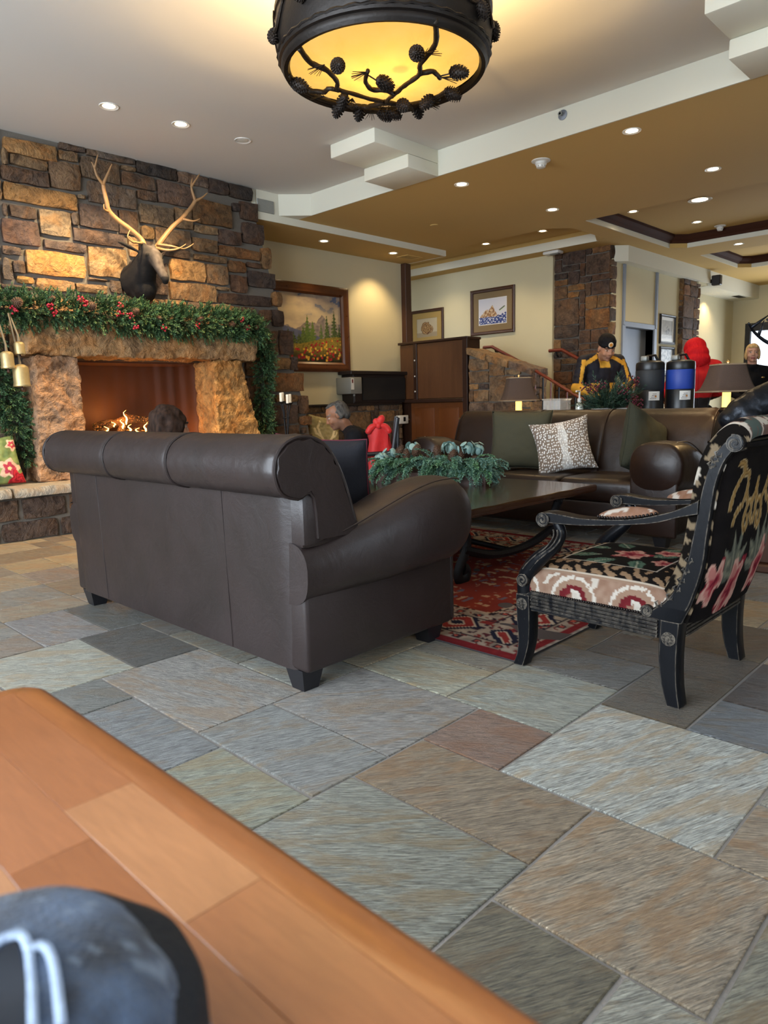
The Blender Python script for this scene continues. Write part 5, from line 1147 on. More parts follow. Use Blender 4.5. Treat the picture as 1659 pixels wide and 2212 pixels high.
# stairs between pier and gallery wall
st = MB()
for k in range(9): st.box(8.3, 4.9 + .28 * k, 0, 9.82, 4.9 + .28 * (k + 1) if k < 8 else 9.9, .17 * (k + 1))
struct('floor_stairs', st, simple('stair_carpet', H('5a4a3c'), .95))
# elevator
el = thing('elevator', 'brushed steel elevator doors with tall chrome strips', 'elevator', (10.86, 5.0, 0))
t = NT('brushed_steel'); vec = t.coords('Object', (60, 60, 1)); t.set(Metallic=.7, Base_Color=H('8a8f98')); t.rough(t.noise(vec, 4, 3), .5, .65); M_steel = t.m
for k, (a, b) in enumerate(((-.50, -.145), (-.135, .50))): MB().rbox(a, .10 + .015 * k, 0, b, .13 + .015 * k, 2.09, .004, 1).build('door_leaf', M_steel, el)
MB().rbox(-.60, -.02, 2.08, .60, .16, 2.16, .006, 1).build('lintel', M_steel, el)
for s_ in (-1, 1):
    MB().rbox(s_ * .55 - .05, -.025, 0, s_ * .55 + .05, .16, 2.1, .006, 1).build('jamb', M_steel, el); MB().rbox(s_ * .565 - .03, -.03, 2.1, s_ * .565 + .03, .005, 2.97, .006, 1).build('chrome_strip', M_steel, el)
# glass entry door
dr = thing('door_1', None, None, (16.05, 4.3, 0), kind='structure')
for (a, b, c, d) in ((-.9, 0, -.80, 2.45), (.70, 0, .80, 2.45), (-.04, 0, .04, 2.45)): MB().box(-.04, a, b, .04, c, d).build('door_stile', M_feet, dr)
MB().box(-.05, -2.7, 2.30, .05, .8, 2.46).build('door_head', M_feet, dr); MB().box(-.05, -2.7, 0, .05, -.9, .12).build('door_sill', M_feet, dr)
t = NT('clear_glass'); t.set(Base_Color=(1, 1, 1), Roughness=.0, Transmission_Weight=1.0, IOR=1.02); M_glass = t.m
for (a, b) in ((-.8, -.04), (.04, .70)): MB().box(-.006, a, .1, .006, b, 2.3).build('door_pane', M_glass, dr)
ow = MB().box(17.5, 3.9, -.2, 17.8, 4.35, 4.5).build('wall_outside', simple('outdoor_stone_pale', H('b9b6b2'), .9, vary=.3, vscale=3)); tag(ow, kind='structure')
struct('ground_outside', MB().box(16.2, -6, -.2, 24, 10, -.05), simple('snow', H('dfe3e8'), .9))

# ------------------------------------------------------------------ lamps and tables behind the far sofa
M_shade = simple('brown_linen_shade', H('4d3c32'), .9, bump=.3, bscale=160)
M_shadeT = simple('shade_trim', H('8f7a60'), .8)
def table_lamp(label, loc, s_, zb, w0, w1, h_):
    t = thing('table_lamp', label, 'lamp', loc, PI / 4); zb -= loc[2]
    def ring(k, n=8):
        u = k / 10; r = w1 + (w0 - w1) * (u ** .55) ; c = r * .82
        return [(x, y, zb + h_ * u) for x, y in ((r, -c), (r, c), (c, r), (-c, r), (-r, c), (-r, -c), (-c, -r), (c, -r))]
    MB().loft([ring(k) for k in range(11)], cap=False).build('lamp_shade', M_shade, t, 50)
    for k, n in ((0, 'lower_trim'), (10, 'upper_trim')): MB().tube(ring(k), .006, 6, ring=True).build(n, M_shadeT, t)
    MB().lathe([(.028 * s_, zb - .11 * s_), (.028 * s_, zb + .03)], 12).build('candle_sleeve', simple('lit_candle_sleeve', H('e0b85a'), .6, emit=(1, .62, .15), estr=2.2), t)
    MB().lathe([(.11, 0), (.11, .015), (.06, .03), (.03, .06), (.045, .10), (.025, .14), (.02, .2), (.035, (zb - .16 * s_)), (.05, zb - .13 * s_), (.032, zb - .11 * s_)], 16).build('base', M_bronze, t)
    MB().tube([(0, 0, zb + h_ - .02), (0, 0, zb + h_ + .02)], .006, 6).ell((0, 0, zb + h_ + .025), (.011, .011, .014), 8, 6).build('finial', simple('brass_knob', H('b9a474'), .3, .9), t)
    light('bulb', 'POINT', (0, 0, zb + h_ * .45), 9, (1, .68, .32), t, .03)
bar = thing('coffee_bar_table', 'dark wood serving table behind the far sofa under the drink urns', 'table', (6.3, 2.95, 0))
MB().rbox(-.55, -.80, .82, .60, .80, .86, .006, 1).build('table_top', M_darkwood, bar)
for sx in (-.49, .54):
    for sy in (-.74, .74): MB().rbox(sx - .03, sy - .03, 0, sx + .03, sy + .03, .82, .004, 1).build('leg', M_darkwood, bar)
MB().rbox(-.49, -.74, .72, .54, .74, .82, .004, 1).build('apron', M_darkwood, bar)
for nm, lab, x, y, hh in (('side_table', 'small dark side table holding the left lamp behind the sofa', 5.98, 4.02, .76), ('side_table', 'small dark end table holding the right lamp beside the far sofa', 5.32, 1.62, .70)):
    t = thing(nm, lab, 'table', (x, y, 0)); MB().rbox(-.22, -.22, hh - .03, .22, .22, hh, .006, 1).build('table_top', M_darkwood, t)
    for sx in (-.18, .18):
        for sy in (-.18, .18): MB().rbox(sx - .02, sy - .02, 0, sx + .02, sy + .02, hh - .03, .004, 1).build('leg', M_darkwood, t)
table_lamp('brown shaded table lamp at the left end of the far sofa', (5.92, 3.92, .761), 1.1, 1.035, .105, .17, .215)
table_lamp('brown shaded table lamp by the right end of the far sofa', (5.33, 1.80, .701), 1.0, 1.065, .092, .162, .185)
M_urnblk = simple('black_urn_plastic', H('141518'), .35)
M_urnmat = simple('charcoal_urn_band', H('1e2328'), .6)
M_blue = simple('blue_urn_band', H('1f3f9c'), .5)
for k, (x, y, lab) in enumerate(((6.44, 2.85, 'tall black insulated drink dispenser with white label'), (6.61, 2.64, 'tall drink dispenser with a bright blue band'))):
    t = thing('drink_dispenser', lab, 'dispenser', (x, y, .861), 0, 'drink dispensers on the bar'); r = .125
    MB().lathe([(r * .9, 0), (r, .01), (r, .235), (r * .98, .24)], 28).build('base', M_urnblk, t)
    MB().lathe([(r * .99, .24), (r * 1.01, .245), (r * 1.01, .41), (r * .99, .415)], 28).build('band', M_blue if k else M_urnmat, t)
    MB().lathe([(r * .99, .415), (r * 1.0, .42), (r * 1.0, .465), (r * .96, .485), (r * .7, .50), (r * .3, .505), (.001, .505)], 28).build('lid', M_urnblk, t)
    MB().tube([(-.05, .05, .50), (-.02, .02, .545), (.03, -.03, .55), (.05, -.05, .50)], .018, 8, flat=.6).build('handle', M_urnblk, t)
    MB().rbox(-.03, -.03, .5, .03, .03, .545, .01, 2, Matrix.Translation((-.05, .03, 0))).build('pump_button', M_grey, t)
    n = Vector((-.72, -.69, 0)); a0 = math.atan2(n.y, n.x)
    def lab_(u, v, rr2, z0, z1, w_): an = a0 + (u - .5) * w_; return (rr2 * math.cos(an), rr2 * math.sin(an), z0 + (z1 - z0) * v)
    mb = MB(); mb.grid(6, 3, lambda u, v: lab_(u, v, r * 1.012, .145, .225, .8)); mb.build('label', M_white, t)
    for q in range(4): MB().grid(4, 1, lambda u, v: lab_(u * .8 - .05 + .06 * q, v, r * 1.014, .158 + .014 * q, .162 + .014 * q, .55 - .06 * q)).build('print_line', M_black, t)
    MB().grid(2, 2, lambda u, v: lab_(u - .9 + 1.55, v, r * 1.013, .17, .19, .14)).build('round_sticker', simple('orange_sticker', H('c98a4a'), .6), t)
    MB().rbox(-.02, -.05, .0, .02, .02, .05, .006, 1, Matrix.Translation(n * r)).build('spigot', M_urnblk, t)
sg = thing('sneeze_guard', 'clear acrylic panel standing beside the blue dispenser', 'panel', (6.62, 2.44, .861)); MB().box(-.12, -.004, 0, .12, .004, .46).build('acrylic_sheet', M_glass, sg); MB().rbox(-.13, -.03, 0, .13, .03, .012, .003, 1).build('foot', M_white, sg)
# evergreen arrangement in a white planter
pl = thing('evergreen_arrangement', 'leafy evergreen arrangement with dark berries in a white planter on the bar', 'plant', (5.95, 2.99, .861), -PI / 4)
MB().rbox(-.15, -.07, 0, .15, .07, .09, .012, 2).build('planter', simple('white_birch_planter', H('c9c6c0'), .85, bump=.6, bscale=30, vary=.2, vscale=30), pl)
g = Leafy(); q_ = random.Random(17)
for k in range(230):
    d = Vector((q_.gauss(0, .75), q_.gauss(0, .6), q_.uniform(.15, 1.2))).normalized(); L = q_.uniform(.14, .36) * (.75 + .25 * d.z)
    g.sprig(Vector((q_.uniform(-.08, .08), q_.uniform(-.04, .04), .08)) + d * L * .35, d, L * .65, q_, .05, .005, 26, H('1b2f25'), H('3f5b46'))
g.build('greens', M_needle, pl)
M_wine = simple('wine_berry', H('5a1428'), .4); mb = MB(); br = random.Random(8)
for k in range(16): mb.ell(Vector((br.uniform(-1, 1) * .05, br.uniform(-1, 1) * .02, br.uniform(-1, 1) * .035)), (.008, .008, .008), 6, 4)
ME_wine = mb.mesh('berry_spray', 0); ME_wine.materials.append(M_wine)
for (x, y, z) in ((-.19, -.1, .26), (-.24, -.08, .28), (-.13, -.12, .29), (.17, -.08, .33), (.16, -.1, .30), (.19, -.12, .14), (.2, -.1, .1), (.14, -.14, .17), (.06, -.15, .24)): o = place('berry_spray', ME_wine, pl); o.location = (x, y, z)
sb = thing('sanitizer_bottle', 'clear pump bottle with a white top beside the planter', 'bottle', (5.71, 3.13, .861) if False else (5.83, 3.22, .861))
MB().lathe([(.03, 0), (.034, .01), (.034, .11), (.03, .13), (.014, .145), (.014, .155)], 16).build('bottle', simple('clear_gel', H('cfd3c4'), .1, spec=.7), sb); MB().lathe([(.018, .15), (.018, .18), (.008, .185), (.008, .235)], 12).build('pump', M_white, sb); MB().tube([(0, 0, .235), (.0, 0, .245), (-.06, -.0, .243)], .008, 8).build('nozzle', M_white, sb)
cbx = thing('clear_box', 'clear plastic container at the left end of the bar', 'container', (5.85, 3.46, .861)); MB().box(-.09, -.09, 0, .09, .09, .006).build('bottom', M_glass, cbx)
t = NT('clear_plastic'); t.set(Base_Color=H('e8e4dc'), Roughness=.08, Alpha=.28); M_clear = t.m
for (a, b, c, d) in ((-.09, -.09, .09, -.086), (-.09, .086, .09, .09), (-.09, -.086, -.086, .086), (.086, -.086, .09, .086)): MB().box(a, b, .006, c, d, .17).build('side', M_clear, cbx)
MB().rbox(-.1, -.1, .17, .1, .1, .185, .004, 1).build('lid', M_clear, cbx)

# ------------------------------------------------------------------ candle stand, floral cushion, bench with antler cushion, cord
cs = thing('candle_stand', 'black iron candle stand with white candles by the chimney corner', 'candle stand', (4.98, 6.36, .448))
M_wax = simple('white_wax', H('e4ded0'), .5)
for k, (x, y, zt) in enumerate(((-.06, .0, .64), (-.01, -.05, .62), (.0, .05, .645), (.065, .0, .625))):
    MB().tube([(x * .25, y * .25, .02), (x * .3, y * .3, .3), (x * .6, y * .6, zt - .12), (x, y, zt - .03), (x, y, zt)], .007, 6).build('stem', M_iron, cs); MB().lathe([(.01, zt - .02), (.03, zt - .005), (.032, zt + .003), (.001, zt + .003)], 12, Matrix.Translation((x, y, 0))).build('drip_cup', M_iron, cs)
    MB().lathe([(.017, zt + .003), (.0175, zt + .095), (.012, zt + .1), (.001, zt + .098)], 12, Matrix.Translation((x, y, 0))).build('candle', M_wax, cs)
MB().lathe([(.11, 0), (.11, .012), (.03, .02), (.02, .05)], 18).build('base', M_iron, cs); MB().tube([(-.05, 0, .46), (.05, 0, .46)], .006, 6).build('crossbar', M_iron, cs)
def floral(c):
    col = mixc(H('5d6f42'), H('8f9a5c'), .5 + fbm(c.x * 12, c.z * 12))
    for k, (cx, cz, r) in enumerate([(.10, .13, .10), (-.02, .27, .08), (.17, .33, .06), (.16, .03, .09), (-.14, .14, .1), (-.2, .3, .08)]):
        q, a = petal(c.x, c.z, cx, cz, r, k)
        if q < 1: col = (H('d9b49a') if q > .62 else H('b03a4c') if q > .2 else H('e0cf9c')) if k % 2 == 0 else (H('8f1520') if math.sin(q * 14 + a * 3) > 0 else H('c02530'))
    return col
cushion('cushion', 'floral red and green cushion leaning at the left end of the hearth', (1.97, 6.40, .442), (math.radians(-16), math.radians(-4), math.radians(0)), .44, .42, .13, vcol('printed_cotton', .85, .2, 200), pc=floral, n=70)
bn = thing('wooden_bench', 'low wooden bench under the stone wall behind the seated man', 'bench', (6.35, 7.05, 0))
MB().rbox(-.55, -.22, .40, .55, .22, .45, .01, 2).build('seat', M_darkwood, bn)
for sx in (-.48, .48):
    for sy in (-.16, .16): MB().rbox(sx - .03, sy - .03, 0, sx + .03, sy + .03, .40, .005, 1).build('leg', M_darkwood, bn)
def antl(c):
    for (P_) in ([(-.02, .02), (-.03, .1), (-.09, .18), (-.13, .28), (-.10, .36)], [(.02, .02), (.03, .1), (.09, .18), (.12, .28), (.08, .36)], [(-.08, .17), (-.15, .2), (-.17, .26)], [(.08, .17), (.14, .2), (.16, .25)]):
        for a, b in zip(P_, P_[1:]):
            A, B = Vector(a), Vector(b); p = Vector((c.x, c.z)); t_ = max(0, min(1, (p - A).dot(B - A) / (B - A).length_squared))
            if (p - A - (B - A) * t_).length < .015: return H('d6c396')
    return mixc(H('8d7f55'), H('a3946a'), .5 + nz(c.x * 30, c.z * 30))
cushion('cushion', 'tan cushion with a pale antler print on the bench behind the man', (6.10, 7.02, .452), (math.radians(-15), math.radians(10), math.radians(-12)), .46, .46, .13, vcol('antler_cotton', .85, .2, 200), pc=antl, n=70)
cd_ = thing('power_cord', 'small white plug and black cord on the floor left of the near sofa', 'cord', (1.73, 4.15, 0)); MB().rbox(-.02, -.03, 0, .02, .03, .035, .006, 1).build('plug', M_white, cd_); MB().tube([(.03, .03, .01), (.05, .12, .03), (.10, .30, .12), (.13, .42, .25)], .006, 6).build('cable', M_black, cd_)
# ------------------------------------------------------------------ ceiling fixtures
def downlight(label, x, y, z, r, power, col=(1, .78, .48), spot=100, on=True, rot=None, estr=14.0, group='recessed ceiling lights', spot_dir=None):
    t = thing('recessed_downlight', label, 'ceiling light', (x, y, z), group=group)
    MB().lathe([(r * .8, -.001), (r * 1.05, -.001), (r * 1.22, -.006), (r * 1.25, -.003), (r * 1.25, .004), (r * .8, .004)], 24, cap=False).build('trim_ring', M_white, t)
    m = simple('lamp_lens_%s' % ('warm' if on and col[2] < .7 else 'cool' if on else 'off'), H('e8e4da'), .3, emit=col if on else None, estr=estr if on else 0)
    MB().lathe([(.001, -.004), (r * .5, -.004), (r * .82, -.002), (r * .82, .003)], 20).build('lens', m, t)
    if power: light('beam', 'SPOT', (0, 0, -.02), power, col, t, r * .7, math.radians(spot), rot or (0, 0, 0), .7)
S3 = 'recessed spotlights before the chimney'
downlight('bright recessed spotlight nearest the left edge, above the fireplace', 2.855, 5.71, 3.42, .06, 300, (1, .74, .42), 96, rot=(math.radians(22), 0, math.radians(8)), group=S3)
downlight('bright recessed spotlight in front of the elk antlers', 3.459, 5.664, 3.42, .06, 300, (1, .74, .42), 96, rot=(math.radians(22), 0, 0), group=S3)
downlight('unlit recessed spotlight right of the antlers', 4.061, 5.629, 3.42, .06, 0, on=False, group=S3)
for lab, x, y in (('recessed light beside the stepped corbel', 5.98, 4.64), ('recessed light below the wall sprinkler, nearest the beam at right', 5.90, 2.825), ('recessed light left of the wooden coffer corner', 7.55, 4.55), ('recessed light at the right edge of the tan ceiling', 7.46, 2.74)):
    downlight(lab, x, y, 3.19, .06, 46, (1, .72, .38), 130)
for lab, x, y in (('recessed light above the landscape painting', 6.32, 7.125), ('recessed light by the ceiling vent near the post', 7.56, 7.08)): downlight(lab, x, y, 3.112, .055, 60, (1, .74, .38), 100, rot=(math.radians(14 if x > 7 else -8), 0, 0))
for lab, x, y in (('recessed light in the tray beside the post', 9.13, 7.8), ('recessed light in the middle of the ceiling tray', 9.08, 6.6), ('recessed light at the column end of the ceiling tray', 9.04, 5.6)): downlight(lab, x, y, 3.36, .055, 36, (1, .8, .5), 120)
for lab, x, y, r in (('recessed light close to the left edge of the wooden coffer', 9.03, 4.28, .055), ('recessed light in the middle of the wooden coffer', 10.26, 3.95, .055), ('large round speaker light in the wooden coffer', 9.15, 3.5, .11)): downlight(lab, x, y, 3.36, r, 40, (1, .84, .6), 130)
downlight('recessed light between the two wooden coffers', 11.35, 3.76, 3.19, .055, 30, (1, .88, .7), 130)
downlight('recessed light in the far hall by the door', 14.4, 5.12, 2.935, .055, 40, (1, .8, .5), 130)
def detector(label, x, y, z, s_=1.0):
    t = thing('smoke_detector', label, 'detector', (x, y, z), group='ceiling smoke detectors')
    MB().lathe([(.001, 0), (.085 * s_, 0), (.085 * s_, -.008), (.06 * s_, -.014), (.001, -.014)], 24).build('base_plate', M_white, t)
    MB().lathe([(.05 * s_, -.014), (.052 * s_, -.035), (.045 * s_, -.04), (.04 * s_, -.06), (.03 * s_, -.065), (.001, -.065)], 20).build('sensor_head', M_white, t)
    for k in range(8): a = k * PI / 4; MB().box(-.004, .038 * s_, -.058, .004, .043 * s_, -.042, Matrix.Rotation(a, 4, 'Z')).build('slot', M_grey, t)
detector('white smoke detector on the tan ceiling beyond the beam', 5.967, 3.72, 3.19); detector('white smoke detector inside the wooden coffer', 11.0 - .25, 3.82, 3.36, .9)
t = thing('emergency_light', 'flat white ceiling unit at the top of the stone column', 'detector', (9.62, 5.78, 3.19)); MB().rbox(-.08, -.13, -.045, .08, .13, 0, .015, 2).build('housing', M_white, t); MB().rbox(-.075, -.125, -.06, .0, .02, -.044, .006, 1).build('lens', M_grey, t)
t = thing('sprinkler_head', 'chrome sidewall sprinkler on the ivory beam', 'sprinkler', (5.592, 3.28, 3.36)); Mx = Matrix.Rotation(-PI / 2, 4, 'Y')
MB().lathe([(.001, 0), (.04, 0), (.04, .006), (.02, .012), (.001, .012)], 20, Mx).build('escutcheon', M_steel, t); MB().tube([(-.01, 0, 0), (-.05, 0, 0)], .01, 8).build('nozzle', M_grey, t); MB().lathe([(.001, .045), (.018, .045), (.018, .05), (.001, .05)], 12, Mx).build('deflector', M_grey, t)
t = thing('ceiling_cover_plate', 'small flush cover on the tan ceiling left of the smoke detector', 'cover plate', (7.04, 5.89, 3.19)); MB().lathe([(.001, 0), (.05, 0), (.05, -.008), (.04, -.012), (.001, -.012)], 20).build('cover', M_tan, t)
t = thing('wall_speaker', 'grey square speaker grille on the wall beside the chimney top', 'speaker', (5.13, 6.752, 3.19)); MB().rbox(-.115, -.012, 0, .115, 0, .135, .004, 1).build('frame', M_grey, t)
for k in range(9): MB().box(-.108, -.0145, .010 + k * .0135, .108, -.012, .014 + k * .0135).build('slat', simple('grille_grey', H('a5a49c'), .6), t)
def vent(label, x, y, z, w_, l_, m):
    t = thing('ceiling_vent', label, 'vent', (x, y, z), group='ceiling air vents'); MB().box(-w_, -l_, -.004, w_, l_, 0).build('backing', M_black, t)
    for (a, b, c, d) in ((-w_ - .02, -l_ - .02, w_ + .02, -l_), (-w_ - .02, l_, w_ + .02, l_ + .02), (-w_ - .02, -l_, -w_, l_), (w_, -l_, w_ + .02, l_)): MB().box(a, b, -.008, c, d, 0).build('frame', m, t)
    for k in range(6): yy = -l_ + l_ * 2 * (k + .5) / 6; MB().box(-w_, yy - .008, -.007, w_, yy + .004, -.003).build('slat', m, t)
vent('tan slotted ceiling vent by the wooden post', 7.95, 7.12, 3.112, .14, .09, M_tan); vent('dark slotted vent in the hall ceiling at far right', 15.3, 5.02, 2.935, .2, .05, M_bronze)
t = thing('ceiling_loudspeaker', 'small black loudspeaker at the end of the dropped beam', 'speaker', (13.36, 4.78, 2.98)); MB().rbox(-.05, -.09, -.05, .06, .06, .12, .012, 1).build('cabinet', M_feet, t); MB().box(.0, .05, .0, .03, .09, .06).build('bracket', M_feet, t)

# ------------------------------------------------------------------ pine cone chandelier
LX, LY, LZ = 3.045, 2.884, 2.85
ch = thing('pine_cone_chandelier', 'round amber glass ceiling lamp with bronze pine cone branches', 'chandelier', (LX, LY, LZ))
R0 = .524
t = NT('amber_glass'); vec = t.coords(); f = t.noise(vec, 5, 4); col = t.ramp(f, [(.3, (1, .58, .13)), (.7, (1, .64, .18))]); dcol = t.mix(1.0, col, (.022, .022, .022), 'MULTIPLY')
df = t.n('BsdfTranslucent'); em = t.n('Emission'); em.inputs[1].default_value = .78; ad = t.n('AddShader'); gl = t.n('BsdfGlossy'); gl.inputs['Roughness'].default_value = .25; mx = t.n('MixShader'); mx.inputs[0].default_value = .05
t.l(dcol, df.inputs[0]); t.l(col, em.inputs[0]); t.l(df.outputs[0], ad.inputs[0]); t.l(em.outputs[0], ad.inputs[1]); t.l(ad.outputs[0], mx.inputs[1]); t.l(gl.outputs[0], mx.inputs[2]); t.l(mx.outputs[0], t.t.nodes['Material Output'].inputs[0]); M_amber = t.m
MB().lathe([(.001, -.055), (.15, -.05), (.3, -.034), (.42, -.012), (R0, .02)], 48, cap=False).build('glass_bowl', M_amber, ch, 0)
dp = [(R0 - .012, 0), (R0, -.022), (R0 + .022, -.026), (R0 + .030, -.012), (R0 + .036, .0), (R0 + .034, .014), (R0 + .046, .02), (R0 + .05, .034), (R0 + .042, .046), (R0 + .046, .06), (R0 + .058, .13), (R0 + .06, .18), (R0 + .052, .235), (R0 + .06, .24), (R0 + .06, .265), (R0 + .04, .27), (R0 + .03, .265), (R0 + .035, .2), (R0 + .015, .04)]
MB().lathe(dp, 64, cap=False).build('drum', M_bronze, ch, 40)
for z, n in ((-.010, 120), (.25, 120)):
    rp = [((R0 + .046 + .004 * math.cos(k * 2)) * math.cos(2 * PI * k / n), (R0 + .046 + .004 * math.cos(k * 2)) * math.sin(2 * PI * k / n), z + .052 * (z < 0) + .004 * math.sin(k * 2)) for k in range(n)]
    MB().tube(rp, .009, 6, ring=True).build('rope_trim', M_bronze, ch)
M_branch = simple('bronze_branch', H('2a2118'), .5, .4, bump=.5, bscale=70, vary=.3, vscale=14)
BR = {1: [(-.51, .11), (-.39, .16), (-.3, .14), (-.18, .19), (-.11, .26), (-.01, .24), (.22, .21)], 2: [(-.19, -.52), (-.06, -.41), (0, -.26), (.08, -.18), (.11, -.05), (.16, .08), (.22, .21)], 3: [(.16, .08), (.08, .06), (.01, .11), (-.09, .06), (-.16, -.03)], 4: [(.07, -.18), (.12, -.24), (.22, -.21)], 5: [(-.17, .44), (-.12, .37), (-.14, .3), (-.09, .27)], 6: [(.22, .21), (.22, .32), (.22, .38), (.16, .42), (.08, .47), (-.17, .48), (-.36, .38)], 7: [(.22, .21), (.3, .2), (.36, .21), (.42, .14), (.43, 0), (.40, -.1)], 8: [(.16, .44), (.3, .42), (.40, .34), (.46, .2), (.47, 0)]}
def bz(x, y): r = math.hypot(x, y); return -.072 + .062 * (min(r, .54) / .54) ** 2
for k, P in BR.items():
    Q = smooth_path(P, 6); n = len(Q); MB().tube([(x, y, bz(x, y) + .004 * nz(x * 30, y * 30)) for x, y in Q], [.015 - .004 * i / n + .001 * math.sin(i * 1.9) for i in range(n)], 7).build('branch', M_branch, ch, 0)
CO = [(-.32, .03, -.25, .13), (-.03, -.03, -.14, .0), (-.11, -.33, .0, -.29), (.23, -.33, .2, -.23), (.01, .35, -.03, .26), (.3, .14, .33, .2), (-.28, .39, -.3, .44), (.11, .5, .1, .45), (.25, .46, .22, .4), (.42, .33, .36, .37), (.39, .38, .34, .4), (.5, .2, .44, .16), (.44, -.12, .4, -.08), (.39, .03, .43, .02)]
for (x, y, bx, by) in CO:
    z = bz(x, y) - .02; cone(ch, (x, y, z), .11, (x - bx + .01, y - by, -.03), me=ME_cone_dark); MB().tube([(bx, by, bz(bx, by)), ((x + bx) / 2, (y + by) / 2, z + .005), (x, y, z)], .004, 5).build('cone_stem', M_branch, ch)
qn = random.Random(3)
for (x, y) in [(-.34, .11), (-.15, -.02), (-.05, -.33), (.22, -.22), (-.06, .43), (.04, .3), (.38, .15), (.3, .4), (.45, .1), (-.2, .45)]:
    a0 = math.atan2(y, x) + qn.uniform(-2, 2); mb = MB()
    for k in range(8): a = a0 + (k - 3.5) * .17; mb.tube([(x, y, bz(x, y)), (x + .09 * math.cos(a), y + .09 * math.sin(a), bz(x, y) - .02 + qn.uniform(-.01, .01))], [.0028, .0015], 4)
    mb.build('needle_tuft', M_branch, ch)
for k in range(11):
    a = 2 * PI * k / 11 + .3; x, y = (R0 + .07) * math.cos(a), (R0 + .07) * math.sin(a); z = .16 if k % 2 else .11
    cone(ch, (x, y, z), .10, (math.cos(a + 1.2) * .6, math.sin(a + 1.2) * .6, -.7), me=ME_cone_dark)
    P = [((R0 + .064) * math.cos(a + q), (R0 + .064) * math.sin(a + q), .18 + .06 * math.sin(q * 9 + k)) for q in [i * .06 for i in range(10)]]; MB().tube(P, [.012 - .0008 * i for i in range(10)], 6).build('drum_branch', M_branch, ch)
for k in range(3):
    a = 2 * PI * k / 3 + .4; MB().tube([(.545 * math.cos(a), .545 * math.sin(a), .26), (.10 * math.cos(a), .10 * math.sin(a), .565)], .008, 6).build('support_rod', M_bronze, ch)
    MB().ell((.13 * math.cos(a), .13 * math.sin(a), .025), (.028, .028, .034), 10, 8).build('bulb', simple('lit_bulb', H('fff0d0'), .3, emit=(1, .75, .4), estr=12), ch); light('bulb_light', 'POINT', (.13 * math.cos(a), .13 * math.sin(a), .145), 70, (1, .66, .28), ch, .018)
MB().lathe([(.14, .565), (.14, .55), (.1, .535), (.001, .535)], 24).build('ceiling_canopy', M_bronze, ch)

# ------------------------------------------------------------------ foreground table with staves, cap
ft = thing('wooden_table', 'orange maple butcher block table in the near left foreground', 'table', (0, 0, 0))
M_maple = wood('maple_stave', (1, 1, 1), (.86, .82, .8), (9, 1.0, 9), .3, rnd=True, tint=True, coat=.6)
X0, X1, Y0, Y1, TZ = -.52, .282, -.55, .857, .74
MB().rbox(X0 + .01, Y0 + .01, TZ - .038, X1 - .012, Y1 - .012, TZ - .012, .004, 1).build('core', M_darkwood, ft)
fr2 = random.Random(19); PALM = [desat(H(x), .05) for x in ('b4703f', 'c08250', 'a5622f', 'c68b5c', 'b06c3a', 'bb7a48')]
x = X1 - .036; col_i = 0
while x > X0 + .07:
    x2 = x - .0575; y = Y1 - .03
    while y > Y0 + .03:
        l = fr2.uniform(.16, .34); y2 = max(Y0 + .03, y - l)
        MB().rbox(x2 + .0002, y2 + .0002, TZ - .014, x - .0002, y - .0002, TZ, .0002, 1).build('stave', M_maple, ft, color=fr2.choice(PALM)); y = y2
    x = x2
# rounded edge bands: sweep an edge profile round the rim with rounded corners
rim = []
for (cx, cy, a0) in ((X1 - .04, Y1 - .04, 0), (X0 + .04, Y1 - .04, PI / 2), (X0 + .04, Y0 + .04, PI), (X1 - .04, Y0 + .04, 1.5 * PI)):
    for k in range(7): a = a0 + PI / 2 * k / 6; rim.append((cx, cy, math.cos(a), math.sin(a)))
ep = [(.004, TZ), (.028, TZ - .0004), (.034, TZ - .003), (.0385, TZ - .009), (.040, TZ - .018), (.0385, TZ - .030), (.034, TZ - .036), (.028, TZ - .039), (.004, TZ - .039)]
MB().loft([[(cx + dx * r, cy + dy * r, z) for r, z in ep] for cx, cy, dx, dy in rim], ring=True).build('edge_band', M_maple, ft, 60, color=H('b4703f'))
for sx in (X0 + .08, X1 - .10):
    for sy in (Y0 + .08, Y1 - .10): MB().rbox(sx - .03, sy - .03, 0, sx + .03, sy + .03, TZ - .038, .005, 1).build('leg', M_darkwood, ft)
cap = thing('baseball_cap', 'worn blue grey cap with a pale outlined emblem lying on the wooden table', 'cap', (.066, .300, .7405))
def cap_z(x, y):
    r = ((abs(x) / .086) ** 2.5 + (abs(y) / .09) ** 2.5) ** (1 / 2.5)
    if r >= 1: return 0.0
    z = .088 * (1 - r ** 3.4) ** .45 + .007 * nz(x * 26, y * 26, 3) * (1 - r) - .014 * math.exp(-((x + .012 + y * .8) / .012) ** 2 - ((y - .02) / .03) ** 2)
    return max(0, z)
def capf(u, v):
    a = 2 * PI * u; k = 1 - v ** 1.0; r = 1 - (1 - k) ** 2.2; ca, sa = math.cos(a), math.sin(a); m = (abs(ca / .086) ** 2.5 + abs(sa / .09) ** 2.5) ** (-1 / 2.5)
    x, y = ca * m * r, sa * m * r; return (x, y, cap_z(x, y) if k < 1 else 0)
mb = MB(); mb.grid(72, 40, capf); me = mb.mesh('crown', 0)
paint(me, lambda c: mixc(mixc(H('2a303c'), H('5c7190'), .5 + 1.0 * fbm(c.x * 26, c.y * 26, c.z * 26)), H('9fb2c8'), .4 * (1 if nz(c.x * 150, c.y * 150, c.z * 90) > .40 else 0))); me.materials.append(vcol('worn_canvas', .8, .6, 340, sheen=.2)); place('crown', me, cap)
